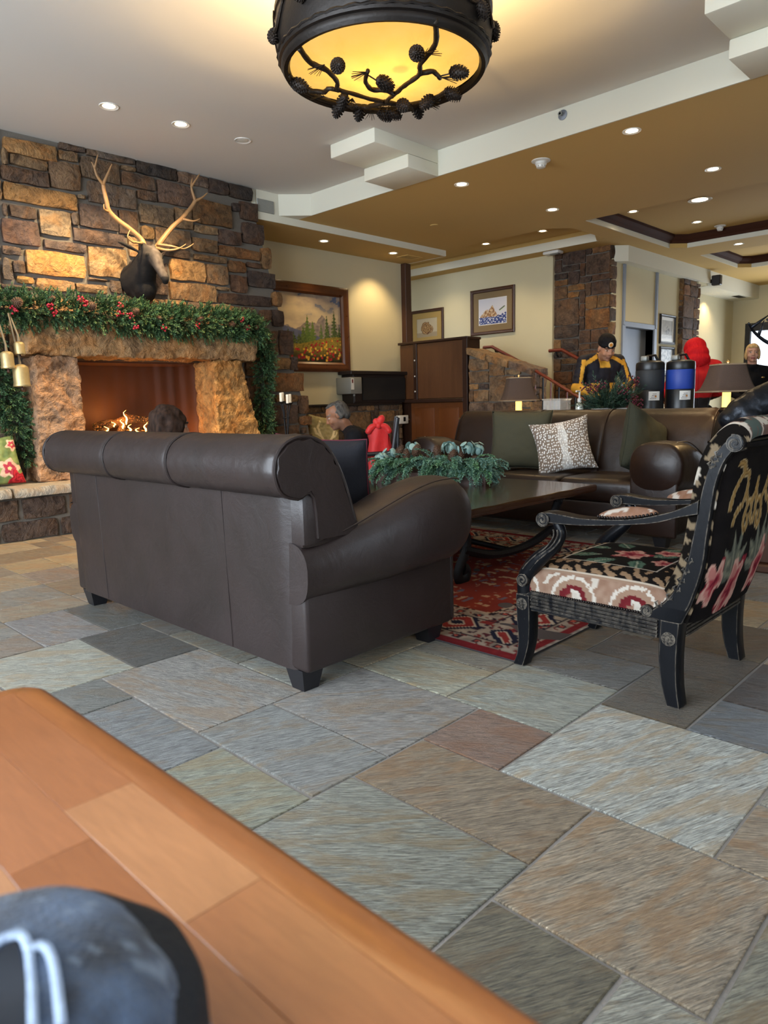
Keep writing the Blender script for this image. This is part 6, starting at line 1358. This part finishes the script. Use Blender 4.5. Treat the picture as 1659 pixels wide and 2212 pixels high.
def flap(u, v):
    a = math.radians(48 - 112 * u); r, z = [(.066, .070), (.074, .066), (.084, .058), (.087, .05), (.088, .02), (.088, .002)][min(5, int(round(v * 5)))]
    return (r * math.cos(a) * 1.0, r * math.sin(a), z + .003 * nz(u * 6, v * 3))
mb = MB(); mb.grid(30, 5, flap); mb.grid(30, 5, lambda u, v: tuple(Vector(flap(u, v)) * .965)); mb.build('side_flap', simple('cap_flap', H('161a21'), .85, bump=.3, bscale=200), cap, 50)
def drape(P, d=.0015): return [(x - .066, y - .300, cap_z(x - .066, y - .300) + d) for x, y in P]
M_thread = simple('pale_blue_thread', H('a9bbd6'), .8, bump=.4, bscale=400)
MB().tube(drape(smooth_path([(.064, .298), (.070, .303), (.076, .3045), (.0815, .302), (.0825, .297), (.082, .292), (.0855, .2905), (.0872, .287), (.0865, .279), (.083, .266), (.078, .25)], 6)), .0021, 6, flat=.6).build('emblem_outline', M_thread, cap)
MB().tube(drape(smooth_path([(.082, .293), (.0795, .284), (.0755, .271), (.070, .255)], 6)), .0019, 6, flat=.6).build('emblem_inner_line', M_thread, cap)
mb = MB(); mb.grid(10, 10, lambda u, v: drape([(.060 + .0205 * u - .008 * v * u, .301 - .045 * v)], .001)[0]); mb.build('emblem_fill', simple('emblem_navy', H('11161f'), .9), cap)
o = MB().ell((.0, .0, .0), (.006, .006, .003), 8, 6).build('top_button', simple('cap_flap', H('161a21'), .85), cap); o.location = (-.035, .03, cap_z(-.035, .03))
# ------------------------------------------------------------------ people
def head_shapes(mb, M):
    def e(c, r, n=14, m=10): mb.ell((0, 0, 0), r, n, m, M @ Matrix.Translation(c))
    e((0, -.012, .035), (.076, .096, .084)); e((0, .022, -.025), (.062, .072, .085)); e((0, .04, -.082), (.042, .045, .032)); e((0, .0, -.06), (.058, .06, .05))
    for k in range(5): t = k / 4; e((0, .086 + .020 * t, .022 - .045 * t), (.009 + .006 * t, .012, .010), 8, 6)
    for s in (-1, 1):
        e((s * .034, .078, .032), (.027, .012, .008)); e((s * .040, .064, -.028), (.024, .022, .024)); e((s * .077, -.008, -.004), (.010, .019, .031)); e((s * .031, .074, .010), (.013, .013, .010)); e((s * .012, .098, -.026), (.009, .010, .008), 8, 6)
    e((0, .088, -.058), (.022, .009, .0065)); e((0, .086, -.070), (.019, .009, .0065)); e((0, .076, -.095), (.020, .016, .014))
def head_paint(M, skin, lip, brow, stubble=None, scalp=None):
    Mi = M.inverted()
    def f(c):
        q = Mi @ c; 
        if q.z < -.16 or q.length > .2: return skin
        col = mixc(skin, tuple(x * .86 for x in skin), .5 + .5 * nz(c.x * 40, c.y * 40, c.z * 40))
        if q.y > .04:
            for s in (-1, 1):
                dx, dz = q.x - s * .031, q.z - .010
                if abs(dx) < .016 and abs(dz) < .0055 * (1 - (dx / .017) ** 2) + .001: col = H('16100d') if abs(dx) < .006 else H('b9aaa0')
                if abs(q.x - s * .034) < .024 and abs(q.z - .034 + abs(dx) * .18) < .0055: col = brow
            if abs(q.x) < .024 and -.076 < q.z < -.053: col = lip if abs(q.z + .064) > .0018 else tuple(x * .35 for x in lip)
        if stubble and q.z < -.045 and q.y > -.02: col = mixc(col, stubble, .35)
        if scalp and q.z > .045 + .05 * max(0, q.y * 6): col = scalp
        return col
    return f
def frame_mat(loc, fwd, up=(0, 0, 1), s=1.0):
    y = Vector(fwd).normalized(); x = y.cross(Vector(up)).normalized(); z = x.cross(y)
    return Matrix(((x.x * s, y.x * s, z.x * s, loc[0]), (x.y * s, y.y * s, z.y * s, loc[1]), (x.z * s, y.z * s, z.z * s, loc[2]), (0, 0, 0, 1)))
def chain(mb, P, n=12, steps=5):
    """P: (x,y,z,r) joints -> tapered limb"""
    for a, b in zip(P, P[1:]):
        for k in range(steps + 1): q = [x + (y - x) * k / steps for x, y in zip(a, b)]; mb.ell(q[:3], (q[3],) * 3, n, 8)
def hand(mb, wrist, d, palm_n, side, curl=.5, s=1.0):
    d = Vector(d).normalized(); n = Vector(palm_n); n = (n - d * n.dot(d)).normalized(); w_ = d.cross(n) * side; p = Vector(wrist)
    for k in range(4):
        for j in range(4): c = p + d * (.02 + .065 * j / 3) * s + w_ * (-.03 + .02 * k) * s; mb.ell(c, (.0155 * s,) * 3, 8, 6)
    for k, l in enumerate((.062, .074, .079, .07)):
        q = p + d * .092 * s + w_ * (.031 - .0205 * k) * s if False else p + d * .092 * s + w_ * (-.031 + .0205 * k) * s; dd = d.copy()
        for j in range(3):
            dd = (dd + n * curl * (.55 + .25 * j)).normalized(); q2 = q + dd * l * s * (.45, .32, .25)[j]
            for i in range(4): c = q.lerp(q2, i / 3); mb.ell(c, (.0088 * s - .0008 * j,) * 3, 8, 6)
            q = q2
    q = p + d * .03 * s + w_ * .032 * s * (1 if False else 1); dd = (d * .6 + w_ * .8 + n * .3).normalized()
    for j in range(2):
        q2 = q + dd * .034 * s
        for i in range(4): mb.ell(q.lerp(q2, i / 3), (.0105 * s,) * 3, 8, 6)
        q = q2; dd = (d * .8 + n * .5).normalized()
def figure(name, label, root, M, sh, el, ha, hips, kn, an, chest, neck, skin, lip, brow, jacket, jpaint, trouser, hair=None, hair_col=None, shirt_off=.016, stub=None, hand_n=((0, 0, -1), (0, 0, -1)), curl=.45, sr=1.0, jvox=.013):
    """sh/el/ha/hips/kn/an: (left, right) joint positions in world space"""
    t = thing(name, label, 'person', root); T = Matrix.Translation(-Vector(root)); pel = [(a + b) / 2 for a, b in zip(*hips)]
    body = MB(); coat = MB(); legs = MB(); head_shapes(body, M); hc = M @ Vector((0, -.02, -.07))
    chain(body, [(*neck, .056), (*hc, .058)])
    mid = [(a + b) / 2 for a, b in zip(chest, pel)]
    def torso(mb, o):
        chain(mb, [(*pel, .125 * sr + o), (*mid, .12 * sr + o), (*chest, .135 * sr + o)], 16)
        for s in (0, 1):
            ch_ = [a + (b - a) * .45 for a, b in zip(chest, sh[s])]; chain(mb, [(*pel, .11 + o), (*[a + (b - a) * .5 for a, b in zip(pel, ch_)], .105 * sr + o), (*ch_, .105 * sr + o), (*sh[s], .062 * sr + o)], 14)
            chain(mb, [(*sh[s], .062 * sr + o), (*neck, .045 + o * .6)], 12)
            chain(mb, [(*sh[s], .058 * sr + o), (*el[s], .044 * sr + o), (*ha[s], .030 + o * .8)], 14)
    torso(body, -.008)
    for s in (0, 1):
        d = Vector(ha[s]) - Vector(el[s]); hand(body, Vector(ha[s]) + d.normalized() * .015, d, hand_n[s], 1 if s else -1, curl)
        L_ = [(*hips[s], .088), (*kn[s], .056), (*an[s], .042), ]; chain(body, [(a, b, c, r - .006) for a, b, c, r in L_]); chain(legs, [(a, b, c, r + .012) for a, b, c, r in L_], 14)
    me = remesh(body, .0085, 3); paint(me, head_paint(M, skin, lip, brow, stub)); me.materials.append(vcol('skin', .5, .1, 120)); me.transform(T); place('body', me, t)
    torso(coat, shirt_off)
    for k in range(16): a = 2 * PI * k / 16; coat.ell(Vector(neck) + Vector((.062 * math.cos(a), .062 * math.sin(a), .012)), (.016, .016, .028), 8, 6)
    me = remesh(coat, jvox, 5)
    displace(me, lambda x, y, z: .006 * nz(x * 14, y * 14, z * 9))
    if jpaint: paint(me, jpaint); me.materials.append(vcol('jacket_fabric', .7, .3, 120))
    else: me.materials.append(jacket)
    me.transform(T); place('jacket', me, t)
    chain(legs, [(*pel, .125), (*pel, .13)]); me = remesh(legs, .014, 4); me.materials.append(trouser); me.transform(T); place('trousers', me, t)
    for s in (0, 1):
        sh_ = MB(); f_ = Vector(M.col[1][:3]); f_.z = 0; f_.normalize(); c = Vector(an[s]); c.z = max(.035, c.z - .03)
        for k in range(6): sh_.ell(c + f_ * (-.04 + .036 * k) - Vector((0, 0, max(0, c.z - .04))), (.042, .045, .038), 10, 8)
        me = remesh(sh_, .012, 3); me.materials.append(M_feet); me.transform(T); place('shoe', me, t)
    return t, T
def hairpiece(t, T, M, shapes, col, col2, vox=.008, strand=.006, name='hair', freq=(60, 60, 18)):
    mb = MB()
    for c, r in shapes: mb.ell((0, 0, 0), r, 14, 10, M @ Matrix.Translation(c))
    me = remesh(mb, vox, 2); Mi = M.inverted()
    def hd_(x, y, z): q = Mi @ Vector((x, y, z)); return strand * (nz(q.x * freq[0], q.y * freq[1], q.z * freq[2]) + .5 * nz(q.x * 20, q.y * 20, q.z * 12))
    displace(me, hd_)
    paint(me, lambda c: (lambda q: mixc(col, col2, .5 + .8 * nz(q.x * 110, q.y * 110, q.z * 26)))(Mi @ c)); me.materials.append(vcol('hair_strands', .75, .3, 220, .15)); me.transform(T); return place(name, me, t)
SK = H('b58468'); SK2 = H('8f6248'); SK3 = H('c99a84')
# man in a navy and gold jacket at the bar, looking down
fw = Vector((-.52, -.72, -.40)); hd = (7.22, 3.68, 1.555); Mh = frame_mat(hd, fw, (0, 0, 1), 1.05)
fx = Vector((-.59, -.81, 0)); rx = Vector((-.81, .59, 0))      # forward, his right
def W(o, f, r, z): return (o[0] + fx.x * f + rx.x * r, o[1] + fx.y * f + rx.y * r, z)
o_ = (7.32, 3.80)
def gold(c):
    p = Vector((c.x - o_[0], c.y - o_[1], 0)); f = p.dot(fx); r = p.dot(rx); z = c.z; ar = abs(r); navy = mixc(H('12131c'), H('1b1c28'), .5 + nz(c.x * 20, c.y * 20, c.z * 20)); g_ = mixc(H('c8922c'), H('d8a53f'), .5 + nz(c.x * 16, c.y * 16, c.z * 16))
    if z < 1.20 and f > .06 and ar > .06: return g_ if z > .98 else navy                 # forearms
    if ar < .06 and f > .02 and z > 1.36: return g_
    if abs((z - 1.47) + (ar - .10) * .55 + max(0, ar - .2) * .2) < .024 and ar > .07 and ar < .22: return g_
    if abs(ar - .235 - (1.42 - z) * .22) < .020 and 1.18 < z < 1.45: return g_
    return navy
t, T = figure('person', 'man in a black knit hat and navy and gold jacket behind the bar', (7.32, 3.80, 0), Mh, (W(o_, .02, -.20, 1.43), W(o_, .02, .20, 1.43)), (W(o_, .08, -.31, 1.16), W(o_, .08, .31, 1.15)), (W(o_, .32, -.16, 1.08), W(o_, .33, .13, 1.05)), (W(o_, -.02, -.10, .92), W(o_, -.02, .10, .92)), (W(o_, .0, -.11, .48), W(o_, .0, .11, .48)), (W(o_, -.02, -.12, .09), W(o_, -.02, .12, .09)), W(o_, -.01, 0, 1.30), W(o_, .02, 0, 1.475), SK, H('8f5a4c'), H('3a2c24'), None, gold, M_black, stub=H('6a5a50'), jvox=.009)
hairpiece(t, T, Mh, [((0, -.015, .075), (.088, .104, .062)), ((0, -.012, .05), (.090, .108, .05)), ((0, -.018, .105), (.075, .09, .045))], H('0d0d10'), H('18181c'), name='knit_hat', strand=.002)
hb_ = MB(); hb_.lathe([(.001, 0), (.024, 0), (.026, .003), (.02, .006), (.001, .006)], 20, Mh @ Matrix.Translation((0.01, .088, .072)) @ Matrix.Rotation(-PI / 2 + .12, 4, 'X')); o = hb_.build('hat_badge', simple('badge_cream', H('e2d3b8'), .7), t); o.location = T.translation
hb_ = MB(); hb_.lathe([(.001, 0), (.0165, 0), (.0165, .0085), (.001, .009)], 20, Mh @ Matrix.Translation((0.01, .089, .072)) @ Matrix.Rotation(-PI / 2 + .12, 4, 'X')); o = hb_.build('badge_mark', simple('badge_orange', H('c8822c'), .7), t); o.location = T.translation
# person in a red hooded coat, back to the camera
o_ = (7.72, 2.92); fx = Vector((.75, .66, 0)); rx = Vector((.66, -.75, 0)); Mh = frame_mat((7.76, 2.96, 1.48), (.75, .66, -.35))
redm = simple('red_shell', H('c0141c'), .55, bump=.3, bscale=20)
t, T = figure('person', 'person in a red hooded coat seen from behind, right of the dispensers', (7.72, 2.92, 0), Mh, (W(o_, 0, -.19, 1.33), W(o_, 0, .19, 1.33)), (W(o_, .05, -.28, 1.08), W(o_, .05, .28, 1.08)), (W(o_, .26, -.2, 1.0), W(o_, .26, .2, 1.0)), (W(o_, 0, -.1, .85), W(o_, 0, .1, .85)), (W(o_, .02, -.11, .45), W(o_, .02, .11, .45)), (W(o_, 0, -.12, .09), W(o_, 0, .12, .09)), W(o_, 0, 0, 1.2), W(o_, .01, 0, 1.375), SK, H('8f5a4c'), H('3a2c24'), redm, lambda c: mixc(H('17161b'), H('222028'), .5 + nz(c.x * 20, c.z * 20)) if c.z < 1.02 else mixc(H('b3141c'), H('cf1f26'), .5 + nz(c.x * 14, c.y * 14, c.z * 14)), M_black)
hairpiece(t, T, Mh, [((0, -.03, .045), (.115, .12, .105)), ((0, -.05, -.03), (.125, .115, .10)), ((0, -.06, -.10), (.13, .10, .08))], H('b3141c'), H('cb1c24'), name='hood', strand=.006, freq=(9, 9, 9))
# child in a magenta coat, mostly hidden between the plant and the dispensers
o_ = (8.10, 3.70); fx = Vector((.72, .69, 0)); rx = Vector((.69, -.72, 0)); Mh = frame_mat((8.12, 3.72, 1.17), (.72, .69, -.1), s=.9)
t, T = figure('person', 'child in a magenta coat mostly hidden behind the black dispenser', (8.10, 3.70, 0), Mh, (W(o_, 0, -.15, 1.0), W(o_, 0, .15, 1.0)), (W(o_, .0, -.20, .80), W(o_, .04, .2, .80)), (W(o_, .12, -.18, .66), W(o_, .2, .15, .72)), (W(o_, 0, -.08, .62), W(o_, 0, .08, .62)), (W(o_, .02, -.08, .34), W(o_, .02, .08, .34)), (W(o_, 0, -.08, .08), W(o_, 0, .08, .08)), W(o_, 0, 0, .88), W(o_, .0, 0, 1.04), SK, H('8f5a4c'), H('3a2c24'), None, lambda c: mixc(H('a01848'), H('c0265c'), .5 + nz(c.x * 14, c.y * 14, c.z * 14)), M_black, sr=.85)
hairpiece(t, T, Mh, [((0, -.02, .045), (.086, .098, .075)), ((0, -.06, -.02), (.08, .06, .085))], H('a01848'), H('c0265c'), name='hood', strand=.004, freq=(9, 9, 9))
# woman in black near the entry door
o_ = (9.93, 3.06); fx = Vector((-.80, -.60, 0)); rx = Vector((-.60, .80, 0)); Mh = frame_mat((9.90, 3.05, 1.545), (-.85, -.35, .0), s=.98)
t, T = figure('person', 'blonde woman in a black top standing by the far entry door', (9.93, 3.06, 0), Mh, (W(o_, 0, -.165, 1.32), W(o_, 0, .165, 1.32)), (W(o_, -.02, -.22, 1.06), W(o_, .02, .26, 1.07)), (W(o_, .05, -.2, .84), W(o_, .2, .12, .95)), (W(o_, 0, -.09, .86), W(o_, 0, .09, .86)), (W(o_, .02, -.09, .46), W(o_, .02, .09, .46)), (W(o_, 0, -.1, .09), W(o_, 0, .1, .09)), W(o_, 0, 0, 1.2), W(o_, .01, 0, 1.375), SK3, H('a8605c'), H('8a6a4c'), M_black, None, M_black, sr=.88)
hairpiece(t, T, Mh, [((0, -.03, .055), (.084, .092, .075)), ((.072, -.02, -.01), (.022, .05, .075)), ((-.072, -.02, -.01), (.022, .05, .075)), ((0, -.075, -.02), (.07, .04, .09)), ((0, .05, .085), (.06, .035, .025))], H('b08d5c'), H('d3b482'))
MB().ell(Vector(W(o_, .135, -.09, 1.24)) + T.translation, (.022, .022, .012), 10, 6).build('name_badge', simple('brass_knob', H('b9a474'), .3, .9), t)
# elderly man reading, in profile, on a chair beyond the coffee table
lf = Vector((-.70, .714, 0)); fx = lf; rx = Vector((.714, .70, 0)); o_ = (4.42, 4.61); Mh = frame_mat((4.25, 4.71, .948), (-.66, .60, -.45), s=1.0)
t, T = figure('person', 'grey haired man in a black jacket seated and looking down', (4.42, 4.61, 0), Mh, (W(o_, .03, -.19, .76), W(o_, .03, .19, .76)), (W(o_, .08, -.25, .55), W(o_, .08, .25, .55)), (W(o_, .32, -.12, .56), W(o_, .32, .12, .56)), (W(o_, -.02, -.1, .48), W(o_, -.02, .1, .48)), (W(o_, .42, -.12, .50), W(o_, .42, .12, .50)), (W(o_, .40, -.12, .09), W(o_, .40, .12, .09)), W(o_, .0, 0, .66), W(o_, .09, 0, .815), SK2, H('7a4a3e'), H('6b6058'), M_black, None, M_black, shirt_off=.022, stub=H('5a4a42'))
hairpiece(t, T, Mh, [((0, -.05, .04), (.080, .075, .075)), ((0, -.075, -.01), (.074, .05, .065)), ((.07, -.03, .0), (.016, .045, .045)), ((-.07, -.03, .0), (.016, .045, .045)), ((0, .0, .098), (.06, .06, .022))], H('34312e'), H('5f5b56'), strand=.003)
ch_ = thing('wooden_armchair', 'dark wooden chair under the seated grey haired man', 'chair', (4.45, 4.58, 0), math.atan2(lf.y, lf.x) - PI / 2)
MB().rbox(-.24, -.22, .34, .24, .26, .385, .015, 2).build('seat', M_darkwood, ch_); MB().rbox(-.25, -.31, .62, .25, -.285, .90, .012, 2).build('backrest', M_feet, ch_)
for sx in (-1, 1):
    MB().tube([(sx * .23, .24, 0), (sx * .23, .24, .60)], .02, 8).build('leg', M_feet, ch_); MB().tube([(sx * .23, -.24, 0), (sx * .23, -.22, .4), (sx * .24, -.30, .92)], .02, 8).build('leg', M_feet, ch_); MB().tube([(sx * .24, .27, .60), (sx * .24, -.27, .62)], .02, 8).build('arm_rest', M_feet, ch_)
# red coat tied in a bow over the chair back
rb = thing('red_coat', 'bright red coat knotted like a bow over the chair back', 'coat', (4.687, 4.622, .5), math.radians(-45.7))
redc = simple('red_cloth', H('c91512'), .6, bump=.35, bscale=30, sheen=.2)
def tail(w0, w1, x0, h0, h1, sd, dy=0.0):
    def f(u, v):
        w_ = w0 + (w1 - w0) * v ** .7; x = x0 * v + (u - .5) * w_; fold = .010 * math.sin(u * 10 + sd + 1.5 * v) * (.25 + .75 * v)
        return (x, -.352 + dy - .022 * math.sin(PI * u) + fold, h0 + (h1 - h0) * v + .012 * math.sin(u * 7 + sd) * v)
    mb = MB(); mb.grid(26, 18, f); mb.grid(26, 18, lambda u, v: tuple(Vector(f(u, v)) + Vector((0, .012, 0)))); return mb
tail(.15, .23, -.04, .36, -.04, 0).build('tail', redc, rb, 0); tail(.13, .15, .06, .36, .06, 2, .016).build('tail', redc, rb, 0)
for sx in (-1, 1):
    mb = MB()
    for k in range(5): mb.ell((sx * (.035 + .014 * k), -.365, .352 - .003 * k * k), (.03, .028, .022 + .006 * k - .0012 * k * k), 12, 8)
    me = remesh(mb, .008, 4); me.materials.append(redc); place('loop', me, rb)
mb = MB(); mb.ell((0, -.375, .352), (.026, .026, .032)); mb.ell((.02, -.36, .40), (.035, .026, .05), 12, 8, Matrix.Rotation(.45, 4, 'Y')); mb.ell((-.02, -.36, .385), (.03, .024, .035), 12, 8, Matrix.Rotation(-.6, 4, 'Y')); me = remesh(mb, .008, 3); me.materials.append(redc); place('knot', me, rb)
# person on the near sofa, only the brown hair shows over the back
fx = Vector((1, 0, 0)); rx = Vector((0, -1, 0)); o_ = (2.02, 3.62); Mh = frame_mat((2.03, 3.635, .945), (.97, -.1, -.1), s=1.0)
t, T = figure('person', 'brown haired person on the near sofa facing the fire', (2.02, 3.62, 0), Mh, (W(o_, 0, -.17, .74), W(o_, 0, .17, .74)), (W(o_, .06, -.24, .55), W(o_, .06, .24, .55)), (W(o_, .3, -.16, .53), W(o_, .3, .16, .53)), (W(o_, .02, -.1, .565), W(o_, .02, .1, .565)), (W(o_, .46, -.12, .54), W(o_, .46, .12, .54)), (W(o_, .50, -.12, .09), W(o_, .50, .12, .09)), W(o_, -.0, 0, .66), W(o_, .0, 0, .81), SK, H('8f5a4c'), H('3a2c24'), M_black, None, M_black, sr=.9)
hairpiece(t, T, Mh, [((0, -.02, .045), (.094, .10, .078)), ((0, -.05, -.02), (.098, .07, .075)), ((.05, -.07, -.06), (.05, .04, .06)), ((-.05, -.07, -.06), (.05, .04, .06)), ((.082, -.01, -.02), (.02, .06, .07)), ((-.082, -.01, -.02), (.02, .06, .07))], H('1c130f'), H('3c2a20'), strand=.014, freq=(26, 26, 22))

# ------------------------------------------------------------------ bronze elk statue on a pedestal behind the armchair
ps = thing('statue_pedestal', 'square dark wood pedestal under the bronze elk', 'pedestal', (4.71, 1.23, 0)); MB().rbox(-.26, -.26, 0, .26, .26, .05, .01, 1).build('plinth', M_darkwood, ps); MB().rbox(-.22, -.22, .05, .22, .22, .74, .01, 1).build('shaft', M_darkwood, ps); MB().rbox(-.26, -.26, .74, .26, .26, .78, .01, 1).build('top', M_darkwood, ps)
bs = thing('bronze_elk_statue', 'dark bronze elk statue with swept back antlers cut by the right edge', 'statue', (4.71, 1.23, .781))
d = Vector((.696, -.7175, 0)); l = Vector((.7175, .696, 0))
def B3(f, s, z): return tuple(d * f + l * s + Vector((0, 0, z)))
mb = MB(); q = Vector((0, 0, 0))
for (f, s, z, r) in [(-.36, 0, .12, .06), (-.29, 0, .16, .085), (-.2, 0, .20, .10), (-.1, 0, .235, .105), (0, 0, .27, .115), (.08, 0, .31, .10), (.14, 0, .37, .075), (.18, 0, .43, .055), (.21, 0, .47, .045), (.27, 0, .49, .036), (.33, 0, .51, .026)]: mb.ell(B3(f, s, z), (r, r, r), 12, 8)
chain(mb, [(*B3(-.36, 0, .12), .06), (*B3(-.2, 0, .20), .10), (*B3(0, 0, .27), .115), (*B3(.14, 0, .37), .075), (*B3(.21, 0, .47), .045), (*B3(.33, 0, .51), .026)])
for sd in (-.06, .06):
    chain(mb, [(*B3(.03, sd, .2), .05), (*B3(.06, sd, .1), .026), (*B3(.04, sd, .0), .02)]); chain(mb, [(*B3(-.26, sd, .12), .06), (*B3(-.2, sd * 1.3, .06), .035), (*B3(-.3, sd * 1.3, .02), .022), (*B3(-.18, sd * 1.3, .018), .016)])
mb.box(-.2, -.2, 0, .2, .2, .03, Matrix.Rotation(math.radians(45), 4, 'Z') @ Matrix.Scale(.9, 4)); me = remesh(mb, .010, 3); M_stat = simple('statue_bronze', H('23262c'), .35, .7, bump=.5, bscale=18, vary=.5, vscale=6); me.materials.append(M_stat); place('body', me, bs)
for s_ in (-1, 1):
    P = smooth_path([B3(.19, s_ * .03, .50), B3(.12, s_ * .08, .52), B3(.02, s_ * .13, .53), B3(-.08, s_ * .15, .57), B3(-.17, s_ * .13, .63), B3(-.22, s_ * .1, .68)], 5); n = len(P); mb = MB(); mb.tube(P, [.018 - .013 * i / n for i in range(n)], 8)
    for i, (df, dz) in ((6, (.02, .10)), (12, (.0, .11)), (18, (.03, .09)), (22, (.10, .07))): p = Vector(P[i]); mb.tube([p, p + d * df * .5 + Vector((0, 0, dz * .5)), p + d * df + Vector((0, 0, dz))], [.011, .008, .003], 7)
    mb.build('antler', M_stat, bs, 0)
